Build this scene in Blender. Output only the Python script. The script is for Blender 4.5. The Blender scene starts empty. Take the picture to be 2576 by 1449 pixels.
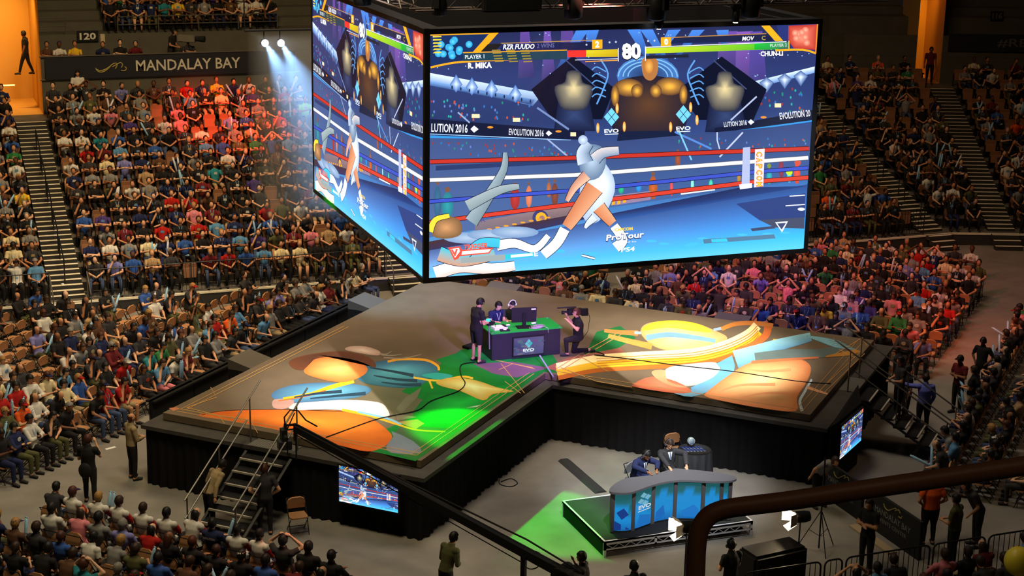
import bpy, bmesh, math, random
import numpy as np
from mathutils import Vector, Matrix, Euler
R_ = math.radians
rnd = random.Random(7)
sc = bpy.context.scene
col = sc.collection
# ---------------------------------------------------------------- camera
FPX, YAW, PITCH, ROLL, CZ = 4235.1, .3646, .2683, .0183, 16.2
def _basis():
    f = Vector((math.sin(YAW)*math.cos(PITCH), math.cos(YAW)*math.cos(PITCH), -math.sin(PITCH)))
    r = Vector((math.cos(YAW), -math.sin(YAW), 0)); u = r.cross(f)
    c, s = math.cos(ROLL), math.sin(ROLL)
    return c*r+s*u, c*u-s*r, f
CR, CU, CD = _basis()
CAM = Vector((0, 0, CZ))
cd = bpy.data.cameras.new('camera'); cd.sensor_width = 36; cd.lens = FPX/2576*36; cd.clip_start = .1; cd.clip_end = 400
cam = bpy.data.objects.new('camera', cd); col.objects.link(cam)
cam.matrix_world = Matrix(((CR.x, CU.x, -CD.x, 0), (CR.y, CU.y, -CD.y, 0), (CR.z, CU.z, -CD.z, CZ), (0, 0, 0, 1)))
sc.camera = cam
def at(x, y, z=0.):          # point of the photograph -> point of the level plane z
    d = CD+CR*((x-1288)/FPX)-CU*((y-724.5)/FPX); return CAM+d*((z-CZ)/d.z)
def at_y(x, y, Y):
    d = CD+CR*((x-1288)/FPX)-CU*((y-724.5)/FPX); return CAM+d*(Y/d.y)
def proj(p):
    q = Vector(p)-CAM; w = q.dot(CD); return (1288+FPX*q.dot(CR)/w, 724.5-FPX*q.dot(CU)/w, w)
# ---------------------------------------------------------------- world, exposure
vs = sc.view_settings; sc.display_settings.display_device = 'sRGB'
vs.view_transform = 'Standard'; vs.look = 'None'; vs.exposure = 0; vs.gamma = 1; vs.use_curve_mapping = False
cy = sc.cycles; cy.use_denoising = True; cy.max_bounces = 4; cy.diffuse_bounces = 2; cy.glossy_bounces = 2
cy.transmission_bounces = 3; cy.transparent_max_bounces = 6; cy.use_adaptive_sampling = True; cy.adaptive_threshold = .03
cy.sample_clamp_indirect = 3; cy.caustics_reflective = False; cy.caustics_refractive = False; cy.use_light_tree = True
wd = bpy.data.worlds.new('world'); sc.world = wd; wd.use_nodes = True
wd.node_tree.nodes['Background'].inputs[0].default_value = (.30, .25, .22, 1)
wd.node_tree.nodes['Background'].inputs[1].default_value = .018
# ---------------------------------------------------------------- lights
def area(name, loc, tgt, sx, sy, colr, power, spread=180):
    l = bpy.data.lights.new(name, 'AREA'); l.shape = 'RECTANGLE'; l.size = sx; l.size_y = sy; l.color = colr; l.energy = power
    l.spread = R_(spread)
    o = bpy.data.objects.new(name, l); col.objects.link(o); o.location = loc
    o.rotation_euler = (Vector(tgt)-Vector(loc)).to_track_quat('-Z', 'Y').to_euler(); return o
def spot(name, loc, tgt, colr, power, angle, blend=.5, size=.15):
    l = bpy.data.lights.new(name, 'SPOT'); l.color = colr; l.energy = power; l.spot_size = R_(angle); l.spot_blend = blend
    l.shadow_soft_size = size
    o = bpy.data.objects.new(name, l); col.objects.link(o); o.location = loc
    o.rotation_euler = (Vector(tgt)-Vector(loc)).to_track_quat('-Z', 'Y').to_euler(); return o
# house lights high under the roof
area('house_light_left', (9, 50, 24), (9, 59, 2), 6, 3, (1, .70, .35), 2350, 120)
area('house_light_back', (30, 50, 24), (36, 60, 3), 7, 3, (1, .62, .34), 520, 120)
area('house_light_stage', (16, 40, 24), (16, 43, 0), 8, 6, (1, .84, .66), 1450, 110)
area('house_light_near', (6, 30, 24), (4, 40, 0), 5, 4, (1, .82, .48), 1300, 120)
area('house_light_side', (33, 38, 24), (31, 42, 0), 8, 8, (1, .66, .40), 230, 120)
spot('stand_spotlight', (9, 40, 17), (7.2, 56.5, 1), (1, .88, .66), 6500, 20, 1)
spot('stage_spotlight_left', (8, 30, 20), (10.9, 40.9, 1.8), (1, .93, .86), 30000, 19, .9)
spot('stage_spotlight_right', (24, 28, 20), (20.9, 41.2, 1.8), (1, .93, .86), 60000, 21, .9)
spot('stage_spotlight_violet', (14.6, 32.4, 6.5), (16.5, 42.6, 2.4), (.50, .28, 1), 11000, 24, .8)
spot('stage_spotlight_green', (8.5, 47.5, 11), (13.4, 38.6, 1.8), (.05, 1, .12), 1800, 30, .6)
spot('floor_spotlight_green', (8.0, 44, 10), (14.35, 35.1, 0), (.0, 1, .02), 24000, 15, .3)
spot('face_fill_white', (17.0, 28.6, 5.5), (16.9, 34.1, 1.9), (1, .97, .9), 420, 26, .9)
spot('desk_spotlight_white', (13, 25, 14), (17.2, 34.7, 1), (.90, .95, 1), 17000, 21, .9)
spot('notch_spotlight_white', (20, 30, 14), (17.6, 37.2, 0), (.88, .93, 1), 3400, 31, 1)
spot('crowd_spotlight_red', (20, 40, 20), (12.8, 66.0, 4.6), (1, .05, .02), 120000, 11, 1)
spot('crowd_spotlight_magenta', (12, 40, 20), (30.5, 49.5, 1), (1, .06, .09), 15000, 28, 1)
spot('crowd_spotlight_purple', (18, 34, 20), (26.5, 47.6, 1), (.26, .12, 1), 14000, 22, 1)
spot('crowd_spotlight_orange', (22, 34, 20), (31.3, 43.6, 0), (1, .18, .03), 9500, 14, 1)
area('near_rail_fill', (1.5, 1.0, 18.6), (3, 4.2, 14.6), 2, 1, (1, .7, .45), 16)  # added fill, no real lamp: lifts the dark handrail by the camera
spot('drape_fill', (22, 62, 13), (27, 70.6, 9.5), (1, .62, .6), 900, 110, 1)  # added fill, no real lamp: brightens the drape above the screens
spot('crowd_spotlight_coral', (20, 36, 20), (33.5, 44.2, 0), (1, .12, .08), 11000, 15, 1)
spot('crowd_spotlight_rose', (16, 32, 16), (7.0, 34.2, 1), (1, .30, .20), 7000, 20, 1)
# ---------------------------------------------------------------- helpers
_m = {}
def mat(name, c=(.5, .5, .5), rough=.7, metal=0., emit=None, es=1., noise=0., nscale=8., bump=0., tint=False, spec=.3):
    if name in _m: return _m[name]
    m = bpy.data.materials.new(name); m.use_nodes = True; nt = m.node_tree; b = nt.nodes['Principled BSDF']
    b.inputs['Base Color'].default_value = (*c, 1); b.inputs['Roughness'].default_value = rough; b.inputs['Metallic'].default_value = metal
    b.inputs['Specular IOR Level'].default_value = spec
    src = None
    if tint:
        oi = nt.nodes.new('ShaderNodeObjectInfo'); src = oi.outputs['Color']
    if noise or bump:
        tc = nt.nodes.new('ShaderNodeTexCoord'); n = nt.nodes.new('ShaderNodeTexNoise'); n.inputs['Scale'].default_value = nscale
        n.inputs['Detail'].default_value = 4; nt.links.new(tc.outputs['Object'], n.inputs['Vector'])
        if noise:
            mr = nt.nodes.new('ShaderNodeMapRange'); mr.inputs[1].default_value = .25; mr.inputs[2].default_value = .75
            mr.inputs[3].default_value = 1-noise; mr.inputs[4].default_value = 1+noise; nt.links.new(n.outputs['Fac'], mr.inputs[0])
            mx = nt.nodes.new('ShaderNodeMix'); mx.data_type = 'RGBA'; mx.blend_type = 'MULTIPLY'; mx.inputs['Factor'].default_value = 1
            if src: nt.links.new(src, mx.inputs['A'])
            else: mx.inputs['A'].default_value = (*c, 1)
            nt.links.new(mr.outputs[0], mx.inputs['B']); src = mx.outputs['Result']
        if bump:
            bp = nt.nodes.new('ShaderNodeBump'); bp.inputs['Strength'].default_value = bump; bp.inputs['Distance'].default_value = .02
            nt.links.new(n.outputs['Fac'], bp.inputs['Height']); nt.links.new(bp.outputs[0], b.inputs['Normal'])
    if src: nt.links.new(src, b.inputs['Base Color'])
    if emit:
        b.inputs['Emission Color'].default_value = (*emit, 1); b.inputs['Emission Strength'].default_value = es
    _m[name] = m; return m
def attr_mat(name, emit=0., rough=.6, attr='paint', noise=0.):
    if name in _m: return _m[name]
    m = bpy.data.materials.new(name); m.use_nodes = True; nt = m.node_tree; b = nt.nodes['Principled BSDF']
    a = nt.nodes.new('ShaderNodeAttribute'); a.attribute_name = attr; b.inputs['Roughness'].default_value = rough
    b.inputs['Specular IOR Level'].default_value = .2
    if emit:
        b.inputs['Base Color'].default_value = (.01, .01, .01, 1)
        nt.links.new(a.outputs['Color'], b.inputs['Emission Color']); b.inputs['Emission Strength'].default_value = emit
    else:
        out = a.outputs['Color']
        if noise:
            tc = nt.nodes.new('ShaderNodeTexCoord'); n = nt.nodes.new('ShaderNodeTexNoise'); n.inputs['Scale'].default_value = 1.6; n.inputs['Detail'].default_value = 8
            nt.links.new(tc.outputs['Object'], n.inputs['Vector'])
            mr = nt.nodes.new('ShaderNodeMapRange'); mr.inputs[1].default_value = .3; mr.inputs[2].default_value = .7
            mr.inputs[3].default_value = 1-noise; mr.inputs[4].default_value = 1+noise; nt.links.new(n.outputs['Fac'], mr.inputs[0])
            mx = nt.nodes.new('ShaderNodeMix'); mx.data_type = 'RGBA'; mx.blend_type = 'MULTIPLY'; mx.inputs['Factor'].default_value = 1
            nt.links.new(out, mx.inputs['A']); nt.links.new(mr.outputs[0], mx.inputs['B']); out = mx.outputs['Result']
        nt.links.new(out, b.inputs['Base Color'])
    _m[name] = m; return m
def lin(r, g, b):
    return tuple(((v/255/12.92) if v/255 <= .04045 else ((v/255+.055)/1.055)**2.4) for v in (r, g, b))
def tag(o, label=None, cat=None, group=None, kind=None):
    if label: o['label'] = label
    if cat: o['category'] = cat
    if group: o['group'] = group
    if kind: o['kind'] = kind
    return o
def empty(name, loc=(0, 0, 0), rz=0., label=None, cat=None, group=None):
    o = bpy.data.objects.new(name, None); o.empty_display_size = .1; col.objects.link(o); o.location = loc; o.rotation_euler = (0, 0, rz)
    return tag(o, label, cat, group)
def link(name, me, parent=None, loc=None, rz=None):
    o = bpy.data.objects.new(name, me); col.objects.link(o)
    if parent: o.parent = parent
    if loc is not None: o.location = loc
    if rz is not None: o.rotation_euler = (0, 0, rz)
    return o
class MB:
    def __init__(s): s.v = []; s.f = []; s.mi = []; s.m = 0
    def add(s, vs, fs):
        b = len(s.v); s.v.extend([tuple(v) for v in vs]); s.f.extend([tuple(i+b for i in f) for f in fs]); s.mi.extend([s.m]*len(fs)); return s
    def box(s, lo, hi, M=None):
        x0, y0, z0 = lo; x1, y1, z1 = hi
        vs = [Vector(p) for p in ((x0,y0,z0),(x1,y0,z0),(x1,y1,z0),(x0,y1,z0),(x0,y0,z1),(x1,y0,z1),(x1,y1,z1),(x0,y1,z1))]
        if M: vs = [M @ v for v in vs]
        return s.add(vs, [(0,3,2,1),(4,5,6,7),(0,1,5,4),(1,2,6,5),(2,3,7,6),(3,0,4,7)])
    def prism(s, pts, z0, z1, M=None):
        n = len(pts); vs = [Vector((p[0], p[1], z0)) for p in pts]+[Vector((p[0], p[1], z1)) for p in pts]
        if M: vs = [M @ v for v in vs]
        return s.add(vs, [tuple(range(n))[::-1], tuple(range(n, 2*n))]+[(i, (i+1) % n, n+(i+1) % n, n+i) for i in range(n)])
    def tube(s, pts, r, n=6, closed=False, cap=True):
        pts = [Vector(p) for p in pts]; N = len(pts); rr = r if isinstance(r, (list, tuple)) else [r]*N
        vs = []; up = None
        for i, p in enumerate(pts):
            if closed: t = pts[(i+1) % N]-pts[i-1]
            else: t = pts[min(i+1, N-1)]-pts[max(i-1, 0)]
            t.normalize()
            if up is None: up = t.orthogonal().normalized()
            a = (up-t*up.dot(t)).normalized(); up = a; b = t.cross(a)
            for k in range(n):
                g = 2*math.pi*k/n; vs.append(p+(a*math.cos(g)+b*math.sin(g))*rr[i])
        fs = []
        for i in range(N if closed else N-1):
            j = (i+1) % N
            for k in range(n): fs.append((i*n+k, i*n+(k+1) % n, j*n+(k+1) % n, j*n+k))
        if cap and not closed: fs += [tuple(range(n))[::-1], tuple(range((N-1)*n, N*n))]
        return s.add(vs, fs)
    def lathe(s, prof, n=16, c=(0, 0, 0), axis='z', caps=True):
        vs = []
        for r, z in prof:
            for k in range(n):
                g = 2*math.pi*k/n; p = (r*math.cos(g), r*math.sin(g), z)
                if axis == 'y': p = (p[0], p[2], p[1])
                if axis == 'x': p = (p[2], p[0], p[1])
                vs.append((p[0]+c[0], p[1]+c[1], p[2]+c[2]))
        fs = [(i*n+k, i*n+(k+1) % n, (i+1)*n+(k+1) % n, (i+1)*n+k) for i in range(len(prof)-1) for k in range(n)]
        if caps: fs += [tuple(range(n))[::-1], tuple(range((len(prof)-1)*n, len(prof)*n))]
        return s.add(vs, fs)
    def ell(s, c, r, n=10, m=7, M=None):
        vs = []; c = Vector(c)
        for i in range(1, m):
            a = math.pi*i/m
            for k in range(n):
                g = 2*math.pi*k/n; vs.append(Vector((r[0]*math.sin(a)*math.cos(g), r[1]*math.sin(a)*math.sin(g), r[2]*math.cos(a))))
        vs += [Vector((0, 0, r[2])), Vector((0, 0, -r[2]))]; T = len(vs)-2
        fs = [(i*n+k, (i+1)*n+k, (i+1)*n+(k+1) % n, i*n+(k+1) % n) for i in range(m-2) for k in range(n)]
        fs += [(T, k, (k+1) % n) for k in range(n)]+[(T+1, (m-2)*n+(k+1) % n, (m-2)*n+k) for k in range(n)]
        if M: vs = [M @ v for v in vs]
        return s.add([v+c for v in vs], fs)
    def mesh(s, name, mats=(), smooth=False):
        me = bpy.data.meshes.new(name); me.from_pydata(s.v, [], s.f)
        for m in (mats if isinstance(mats, (list, tuple)) else [mats]): me.materials.append(m)
        if any(s.mi): me.polygons.foreach_set('material_index', s.mi)
        if smooth: me.polygons.foreach_set('use_smooth', [True]*len(me.polygons))
        me.update(); return me
    def obj(s, name, mats, parent=None, smooth=False, bevel=0., loc=None, rz=None):
        me = s.mesh(name, mats, smooth)
        if bevel:
            bm = bmesh.new(); bm.from_mesh(me); bmesh.ops.remove_doubles(bm, verts=bm.verts, dist=1e-5)
            bmesh.ops.bevel(bm, geom=[e for e in bm.edges if len(e.link_faces) == 2 and e.calc_face_angle(0) > .6], offset=bevel, segments=2, affect='EDGES', clamp_overlap=True)
            bm.to_mesh(me); bm.free()
        return link(name, me, parent, loc, rz)
def struct(name, mb, mats, **k):
    return tag(mb.obj(name, mats, **k), kind='structure')
def text_mesh(s, size=1., bold=0., spacing=1.):
    """centred outline of a text as flat triangles"""
    c = bpy.data.curves.new('lettering', 'FONT'); c.body = s; c.size = size; c.offset = bold; c.space_character = spacing; c.resolution_u = 2
    c.align_x = 'CENTER'; c.align_y = 'CENTER'
    o = bpy.data.objects.new('lettering', c); col.objects.link(o)
    dg = bpy.context.evaluated_depsgraph_get(); dg.update(); me = bpy.data.meshes.new_from_object(o.evaluated_get(dg))
    V = [v.co.copy() for v in me.vertices]; Fs = [tuple(p.vertices) for p in me.polygons]
    bpy.data.meshes.remove(me); bpy.data.objects.remove(o); bpy.data.curves.remove(c)
    xs = [v.x for v in V]; ys = [v.y for v in V]
    return V, Fs, (min(xs), max(xs), min(ys), max(ys))
_tx = {}
def txt(s, bold=0., spacing=1.):
    k = (s, bold, spacing)
    if k not in _tx: _tx[k] = text_mesh(s, 1., bold, spacing)
    return _tx[k]
_dk = {}
def solve_h(src, dst):
    A = []; B = []
    for (x, y), (X, Y) in zip(src, dst):
        A += [[x, y, 1, 0, 0, 0, -X*x, -X*y], [0, 0, 0, x, y, 1, -Y*x, -Y*y]]; B += [X, Y]
    h = np.linalg.solve(np.array(A, float), np.array(B, float))
    def f(x, y):
        w = h[6]*x+h[7]*y+1; return ((h[0]*x+h[1]*y+h[2])/w, (h[3]*x+h[4]*y+h[5])/w)
    return f
def smooth_pts(pts, n=5, closed=True):
    N = len(pts); out = []
    for i in range(N if closed else N-1):
        if closed: a, b, c, d = pts[i-1], pts[i], pts[(i+1) % N], pts[(i+2) % N]
        else: a, b, c, d = pts[max(i-1, 0)], pts[i], pts[i+1], pts[min(i+2, N-1)]
        for k in range(n):
            t = k/n; t2 = t*t; t3 = t2*t
            out.append(tuple(.5*(2*b[j]+(c[j]-a[j])*t+(2*a[j]-5*b[j]+4*c[j]-d[j])*t2+(3*b[j]-a[j]-3*c[j]+d[j])*t3) for j in (0, 1)))
    if not closed: out.append(tuple(pts[-1]))
    return out
class Paint:
    """layered flat picture; every shape lies a hair above the one before"""
    def __init__(s, mp, step): s.mp = mp; s.step = step; s.v = []; s.f = []; s.c = []; s.bb = []
    def _p(s, pts, cols, faces):
        b = len(s.v); Q = [s.mp(x, y) for x, y in pts]
        x0 = min(q[0] for q in Q); x1 = max(q[0] for q in Q); y0 = min(q[1] for q in Q); y1 = max(q[1] for q in Q)
        k = 1+max([e[4] for e in s.bb if e[0] < x1 and e[1] > x0 and e[2] < y1 and e[3] > y0], default=0); s.bb.append((x0, x1, y0, y1, k))
        s.v.extend([(X, Y, k*s.step) for X, Y in Q])
        s.c.extend(cols); s.f.extend([tuple(i+b for i in f) for f in faces])
    def poly(s, pts, c, sm=0, cols=None):
        if sm: pts = smooth_pts(pts, sm)
        cc = [lin(*k) for k in cols] if cols else [lin(*c)]*len(pts)
        s._p(pts, cc, [tuple(range(len(pts)))])
    def fan(s, pts, rim, ctr, cen=None, sm=0):
        if sm: pts = smooth_pts(pts, sm)
        n = len(pts)
        if cen is None: cen = (sum(p[0] for p in pts)/n, sum(p[1] for p in pts)/n)
        mid = [((p[0]+cen[0])/2, (p[1]+cen[1])/2) for p in pts]
        mc = tuple((a+b)/2 for a, b in zip(rim, ctr))
        s._p(list(pts)+mid+[cen], [lin(*rim)]*n+[lin(*mc)]*n+[lin(*ctr)], [(i, (i+1) % n, n+(i+1) % n, n+i) for i in range(n)]+[(n+i, n+(i+1) % n, 2*n) for i in range(n)])
    def oval(s, cx, cy, rx, ry, c, c2=None, rot=0, n=18):
        g = [2*math.pi*i/n for i in range(n)]; a = R_(rot)
        pts = [(cx+rx*math.cos(t)*math.cos(a)-ry*math.sin(t)*math.sin(a), cy+rx*math.cos(t)*math.sin(a)+ry*math.sin(t)*math.cos(a)) for t in g]
        if c2: s.fan(pts, c, c2)
        else: s.poly(pts, c)
    def line(s, pts, w, c, sm=0, c2=None):
        if sm: pts = smooth_pts(pts, sm, False)
        N = len(pts); L = []; Rr = []
        ws = w if isinstance(w, (list, tuple)) else None
        for i, p in enumerate(pts):
            a = pts[max(i-1, 0)]; b = pts[min(i+1, N-1)]; dx, dy = b[0]-a[0], b[1]-a[1]; l = math.hypot(dx, dy) or 1
            ww = (w if ws is None else ws[0]+(ws[1]-ws[0])*i/(N-1))/2
            L.append((p[0]-dy/l*ww, p[1]+dx/l*ww)); Rr.append((p[0]+dy/l*ww, p[1]-dx/l*ww))
        s._p(L+Rr, [lin(*c)]*N+[lin(*(c2 or c))]*N, [(i, i+1, N+i+1, N+i) for i in range(N-1)])
    def quad(s, pts, cols): s._p(pts, [lin(*c) for c in cols], [(0, 1, 2, 3)])
    def grid(s, P00, P10, P11, P01, rows, n=8):
        """vertical gradient: rows = list of (t, left colour, right colour)"""
        pts = []; cs = []; m = len(rows)
        for t, cl, cr in rows:
            for i in range(n+1):
                q = i/n
                a = (P00[0]+(P01[0]-P00[0])*t, P00[1]+(P01[1]-P00[1])*t); b = (P10[0]+(P11[0]-P10[0])*t, P10[1]+(P11[1]-P10[1])*t)
                pts.append((a[0]+(b[0]-a[0])*q, a[1]+(b[1]-a[1])*q)); cs.append(lin(*[u+(v-u)*q for u, v in zip(cl, cr)]))
        s._p(pts, cs, [(r*(n+1)+i, r*(n+1)+i+1, (r+1)*(n+1)+i+1, (r+1)*(n+1)+i) for r in range(m-1) for i in range(n)])
    def text(s, t, p0, p1, h, c, bold=0., slant=0., up=None):
        """p0,p1: left and right end of the centre line, h: height"""
        V, Fs, (a, b, lo, hi) = txt(t, bold)
        dx, dy = p1[0]-p0[0], p1[1]-p0[1]; l = math.hypot(dx, dy) or 1
        nx, ny = up if up else (dy/l, -dx/l)
        pts = []
        for v in V:
            q = (v.x-a)/(b-a); r = (v.y-(lo+hi)/2)/(hi-lo)*h
            pts.append((p0[0]+dx*q+nx*r+slant*r*dx/l, p0[1]+dy*q+ny*r+slant*r*dy/l))
        s._p(pts, [lin(*c)]*len(pts), Fs)
    def mesh(s, name, m):
        me = bpy.data.meshes.new(name); me.from_pydata(s.v, [], s.f)
        ca = me.color_attributes.new('paint', 'FLOAT_COLOR', 'POINT')
        ca.data.foreach_set('color', np.array([(*c, 1) for c in s.c], dtype=np.float32).ravel())
        me.materials.append(m); me.update(); return me
# ---------------------------------------------------------------- materials
M_floor = mat('concrete floor', (.20, .185, .165), .8, noise=.22, nscale=.9)
M_step = mat('pale step nosing', (.74, .68, .52), .7, noise=.15, nscale=6)
M_tread = mat('grey tread', (.11, .10, .085), .8, noise=.2, nscale=3)
M_riser = mat('dark riser', (.03, .027, .024), .8)
M_black = mat('matt black', (.012, .012, .013), .75, spec=.15)
M_blackm = mat('black metal', (.02, .02, .022), .45, .4)
M_rail = mat('grey steel rail', (.16, .15, .13), .4, .6)
M_wall = mat('grey green wall', (.085, .08, .06), .85, noise=.12, nscale=2)
M_dark = mat('dark wall', (.02, .02, .018), .85)
M_velvet = mat('black curtain', (.013, .012, .013), .95, spec=.03)
M_deck = mat('black stage board', (.055, .05, .045), .7, noise=.2, nscale=3)
M_alu = mat('aluminium', (.55, .56, .6), .35, .6)
M_white = mat('white paint', (.8, .8, .8), .6)
M_tan = mat('tan padded vinyl', (.42, .21, .095), .6, noise=.1, nscale=20)
M_tand = mat('tan moulded seat', (.27, .125, .06), .5)
S2 = .70710678
SP = Vector((16.47, 50.80, 0))                       # back corner of the L-shaped stage
U3 = Vector((S2, S2, 0)); V3 = Vector((S2, -S2, 0))
HS = 1.8
def st(s, t, z=HS): return SP+U3*s+V3*t+Vector((0, 0, z))
def stM(s, t, z, rz=0.):                             # frame at (s,t): local x along V3 turned by rz
    return Matrix.Translation(st(s, t, z)) @ Matrix.Rotation(-math.pi/4+rz, 4, 'Z')
# ---------------------------------------------------------------- floor
m = MB(); m.box((-12, 14, -.2), (75, 56.6, 0)); struct('floor', m, M_floor)
# ---------------------------------------------------------------- seating bank along the back, bent by 20 degrees on the right
OC = Vector((40.6, 56.0, 0)); A2 = R_(20)
E1 = Vector((1, 0, 0)); N1 = Vector((0, 1, 0)); E2 = Vector((math.cos(A2), -math.sin(A2), 0)); N2 = Vector((math.sin(A2), math.cos(A2), 0))
MIT = math.tan(A2/2)
def bk(b, a, d, z=0.):                               # bank b, distance a along, depth d, height z
    return (OC+E1*a+N1*d if b == 1 else OC+E2*a+N2*d)+Vector((0, 0, z))
def bank_strip(m, d0, z0, d1, z1, a0=-46, a1=26):
    P = []
    for d, z in ((d0, z0), (d1, z1)):
        P.append([bk(1, a0, d, z), bk(1, d*MIT, d, z), bk(2, a1, d, z)])
    m.add([*P[0], *P[1]], [(0, 1, 4, 3), (1, 2, 5, 4)])
NR = 14
def rowd(i): return 0. if i == 0 else .4+.85*i
def rowz(i): return .5+.325*i
mt = MB(); mr_ = MB()
bank_strip(mr_, 0, -.1, 0, .5)
for i in range(NR):
    d1 = rowd(i+1) if i < NR-1 else 13.0
    bank_strip(mt, rowd(i), rowz(i), d1, rowz(i))
    if i < NR-1: bank_strip(mr_, d1, rowz(i), d1, rowz(i+1))
struct('floor_terrace_treads', mt, M_tread); struct('trim_terrace_risers', mr_, M_riser)
m = MB(); bank_strip(m, -.02, .44, -.02, .5); bank_strip(m, -.02, .503, .09, .503); struct('trim_platform_nosing', m, M_step)
WD = 12.95; WZ = rowz(NR-1)
GAPL = (-37.3, -34.45); GAPR = (1.15, 2.35)
def wstrip(m, d0, z0, d1, z1):                        # the same strip with the two passages left open
    Q = lambda b, a0, a1: m.add([bk(b, a0, d0, z0), bk(b, a1, d0, z0), bk(b, a1, d1, z1), bk(b, a0, d1, z1)], [(0, 1, 2, 3)])
    Q(1, -46, GAPL[0]); Q(2, GAPR[1], 26)
    m.add([bk(1, GAPL[1], d0, z0), bk(1, d0*MIT, d0, z0), bk(1, d1*MIT, d1, z1), bk(1, GAPL[1], d1, z1)], [(0, 1, 2, 3)]); m.add([bk(1, d0*MIT, d0, z0), bk(2, GAPR[0], d0, z0), bk(2, GAPR[0], d1, z1), bk(1, d1*MIT, d1, z1)], [(0, 1, 2, 3)])
m = MB(); wstrip(m, WD, WZ, WD, 6.08); wstrip(m, WD, 6.08, 15.0, 6.08); wstrip(m, WD-.01, 6.0, WD-.01, 6.05); struct('wall_back_lower', m, M_wall)
m = MB(); m.tube([bk(1, -34.5, WD-.06, 6.1), bk(1, -24.0, WD-.06, 6.1)], .03); m.tube([bk(1, -34.5, WD-.06, 7.02), bk(1, -24.0, WD-.06, 7.02)], .03)
tag(m.obj('guard_rail', M_rail), 'steel rails along the top and foot of the dark hotel banner', 'railing')
# parapet, dark banner fields
m = MB(); wstrip(m, WD, 6.08, WD, 6.98); wstrip(m, WD, 6.98, WD+.15, 6.98); wstrip(m, WD+.15, 6.98, WD+.15, 6.08); struct('wall_parapet', m, M_wall)
MB_ban = mat('navy banner cloth', (.012, .012, .02), .7)
def banner(b, a0, a1, d, z0, z1, label, texts):
    m = MB(); c = bk(b, (a0+a1)/2, d, (z0+z1)/2); e = E1 if b == 1 else E2
    M = Matrix(((e.x, -e.y, 0, c.x), (e.y, e.x, 0, c.y), (0, 0, 1, c.z), (0, 0, 0, 1)))
    w = (a1-a0)/2; h = (z1-z0)/2
    m.box((-w, -.04, -h), (w, 0, h), M); o = m.obj('venue_banner', MB_ban); tag(o, label, 'banner')
    for s, x0, x1, zz, hh, mm, bold in texts:
        V, Fs, (a, b_, lo, hi) = txt(s, bold); k = MB()
        k.add([M @ Vector((x0+(x1-x0)*(v.x-a)/(b_-a), -.05, zz+(v.y-(lo+hi)/2)/(hi-lo)*hh)) for v in V], Fs); k.obj('lettering', mm, o)
    return o, M
M_gold = mat('silver gold letters', (.55, .52, .42), .5); M_gold2 = mat('olive gold emblem', (.36, .30, .08), .5)
ob, BMx = banner(1, -34.3, -24.2, WD-.08, 6.12, 6.98, 'long navy banner reading MANDALAY BAY across the wall above the crowd', [('MANDALAY BAY', -1.5, 2.75, 0.02, .44, M_gold, .012)])
def emblem(M, parent, sc_=1., ox=0., oz=0., y=-.05):
    k = MB()
    for pts in ([(-1.15, -.02), (-1.05, -.2), (-.8, -.26), (-.5, -.1), (-.25, .14), (-.05, .2), (0, .08), (-.1, -.1)], [(-.25, .0), (0, .14), (.2, .22), (.3, .1), (.22, -.05)], [(.2, -.2), (.4, -.22), (.5, -.1), (.4, .0)], [(-1.1, -.1), (-.9, -.18), (-.6, -.1), (-.3, .1)]):
        k.tube([M @ Vector((p[0]*sc_+ox, y, p[1]*sc_+oz)) for p in smooth_pts(pts, 4, False)], .03*sc_, 5)
    k.obj('emblem', M_gold2, parent)
emblem(BMx, ob, .74, -2.25, 0)
banner(2, 2.6, 9.0, WD-.08, 6.3, 7.1, 'dim black banner with pale capitals under the 116 sign', [('#RES', -.9, .9, 0, .42, mat('dim letters', (.10, .10, .10), .6), .01)])
M_cur = mat('mauve brown drape', (.30, .21, .20), .95, noise=.15, nscale=2)
m = MB(); P_ = [(bk(1, -21+.1*i, 14.6+.06*math.sin(i*.8), 0)) for i in range(178)]; n_ = len(P_); m.add([p+Vector((0, 0, 7.0)) for p in P_]+[p+Vector((0, 0, 13)) for p in P_], [(i, i+1, n_+i+1, n_+i) for i in range(n_-1)]); struct('wall_drape', m, M_cur)
# section number signs
def sign(b, a, d, z, s, w, label, fcol):
    m = MB(); c = bk(b, a, d, z); e = E1 if b == 1 else E2
    M = Matrix(((e.x, -e.y, 0, c.x), (e.y, e.x, 0, c.y), (0, 0, 1, c.z), (0, 0, 0, 1)))
    m.box((-w/2, -.06, -.22), (w/2, 0, .22), M); o = tag(m.obj('section_sign', M_black), label, 'sign')
    V, Fs, (a_, b_, lo, hi) = txt(s, .03); k = MB()
    k.add([M @ Vector((-.38*w+.76*w*(v.x-a_)/(b_-a_), -.07, -.14+.28*(v.y-lo)/(hi-lo))) for v in V], Fs); k.obj('numeral', fcol, o)
W2 = 15.0
m = MB(); wstrip(m, W2, 6.08, W2, 7.62); wstrip(m, W2, 7.62, W2+1.2, 7.62)
for i in range(7):
    d = W2+1.2+.85*i; z = 7.62+.36*i; wstrip(m, d, z, d, z+.36); wstrip(m, d, z+.36, d+.85, z+.36)
bank_strip(m, W2+7.2, 10.1, W2+7.2, 17); struct('wall_back_upper', m, M_wall)
sign(1, -32.35, W2-.03, 7.55, '120', .86, 'dark square sign with white number 120 on back wall', mat('pale numerals', (.62, .60, .52), .6))
sign(2, 5.4, W2-.03, 7.75, '116', .62, 'dim dark sign with grey number 116 on far wall', mat('grey numerals', (.12, .11, .09), .6))
m = MB(); c = bk(1, -31.75, W2-.03, 7.4); m.box((c.x-.09, c.y-.03, c.z-.25), (c.x+.09, c.y, c.z+.22)); tag(m.obj('wall_notice', mat('cream paper', (.5, .42, .3))), 'narrow cream notice panel beside the number 120 sign', 'notice')
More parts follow.
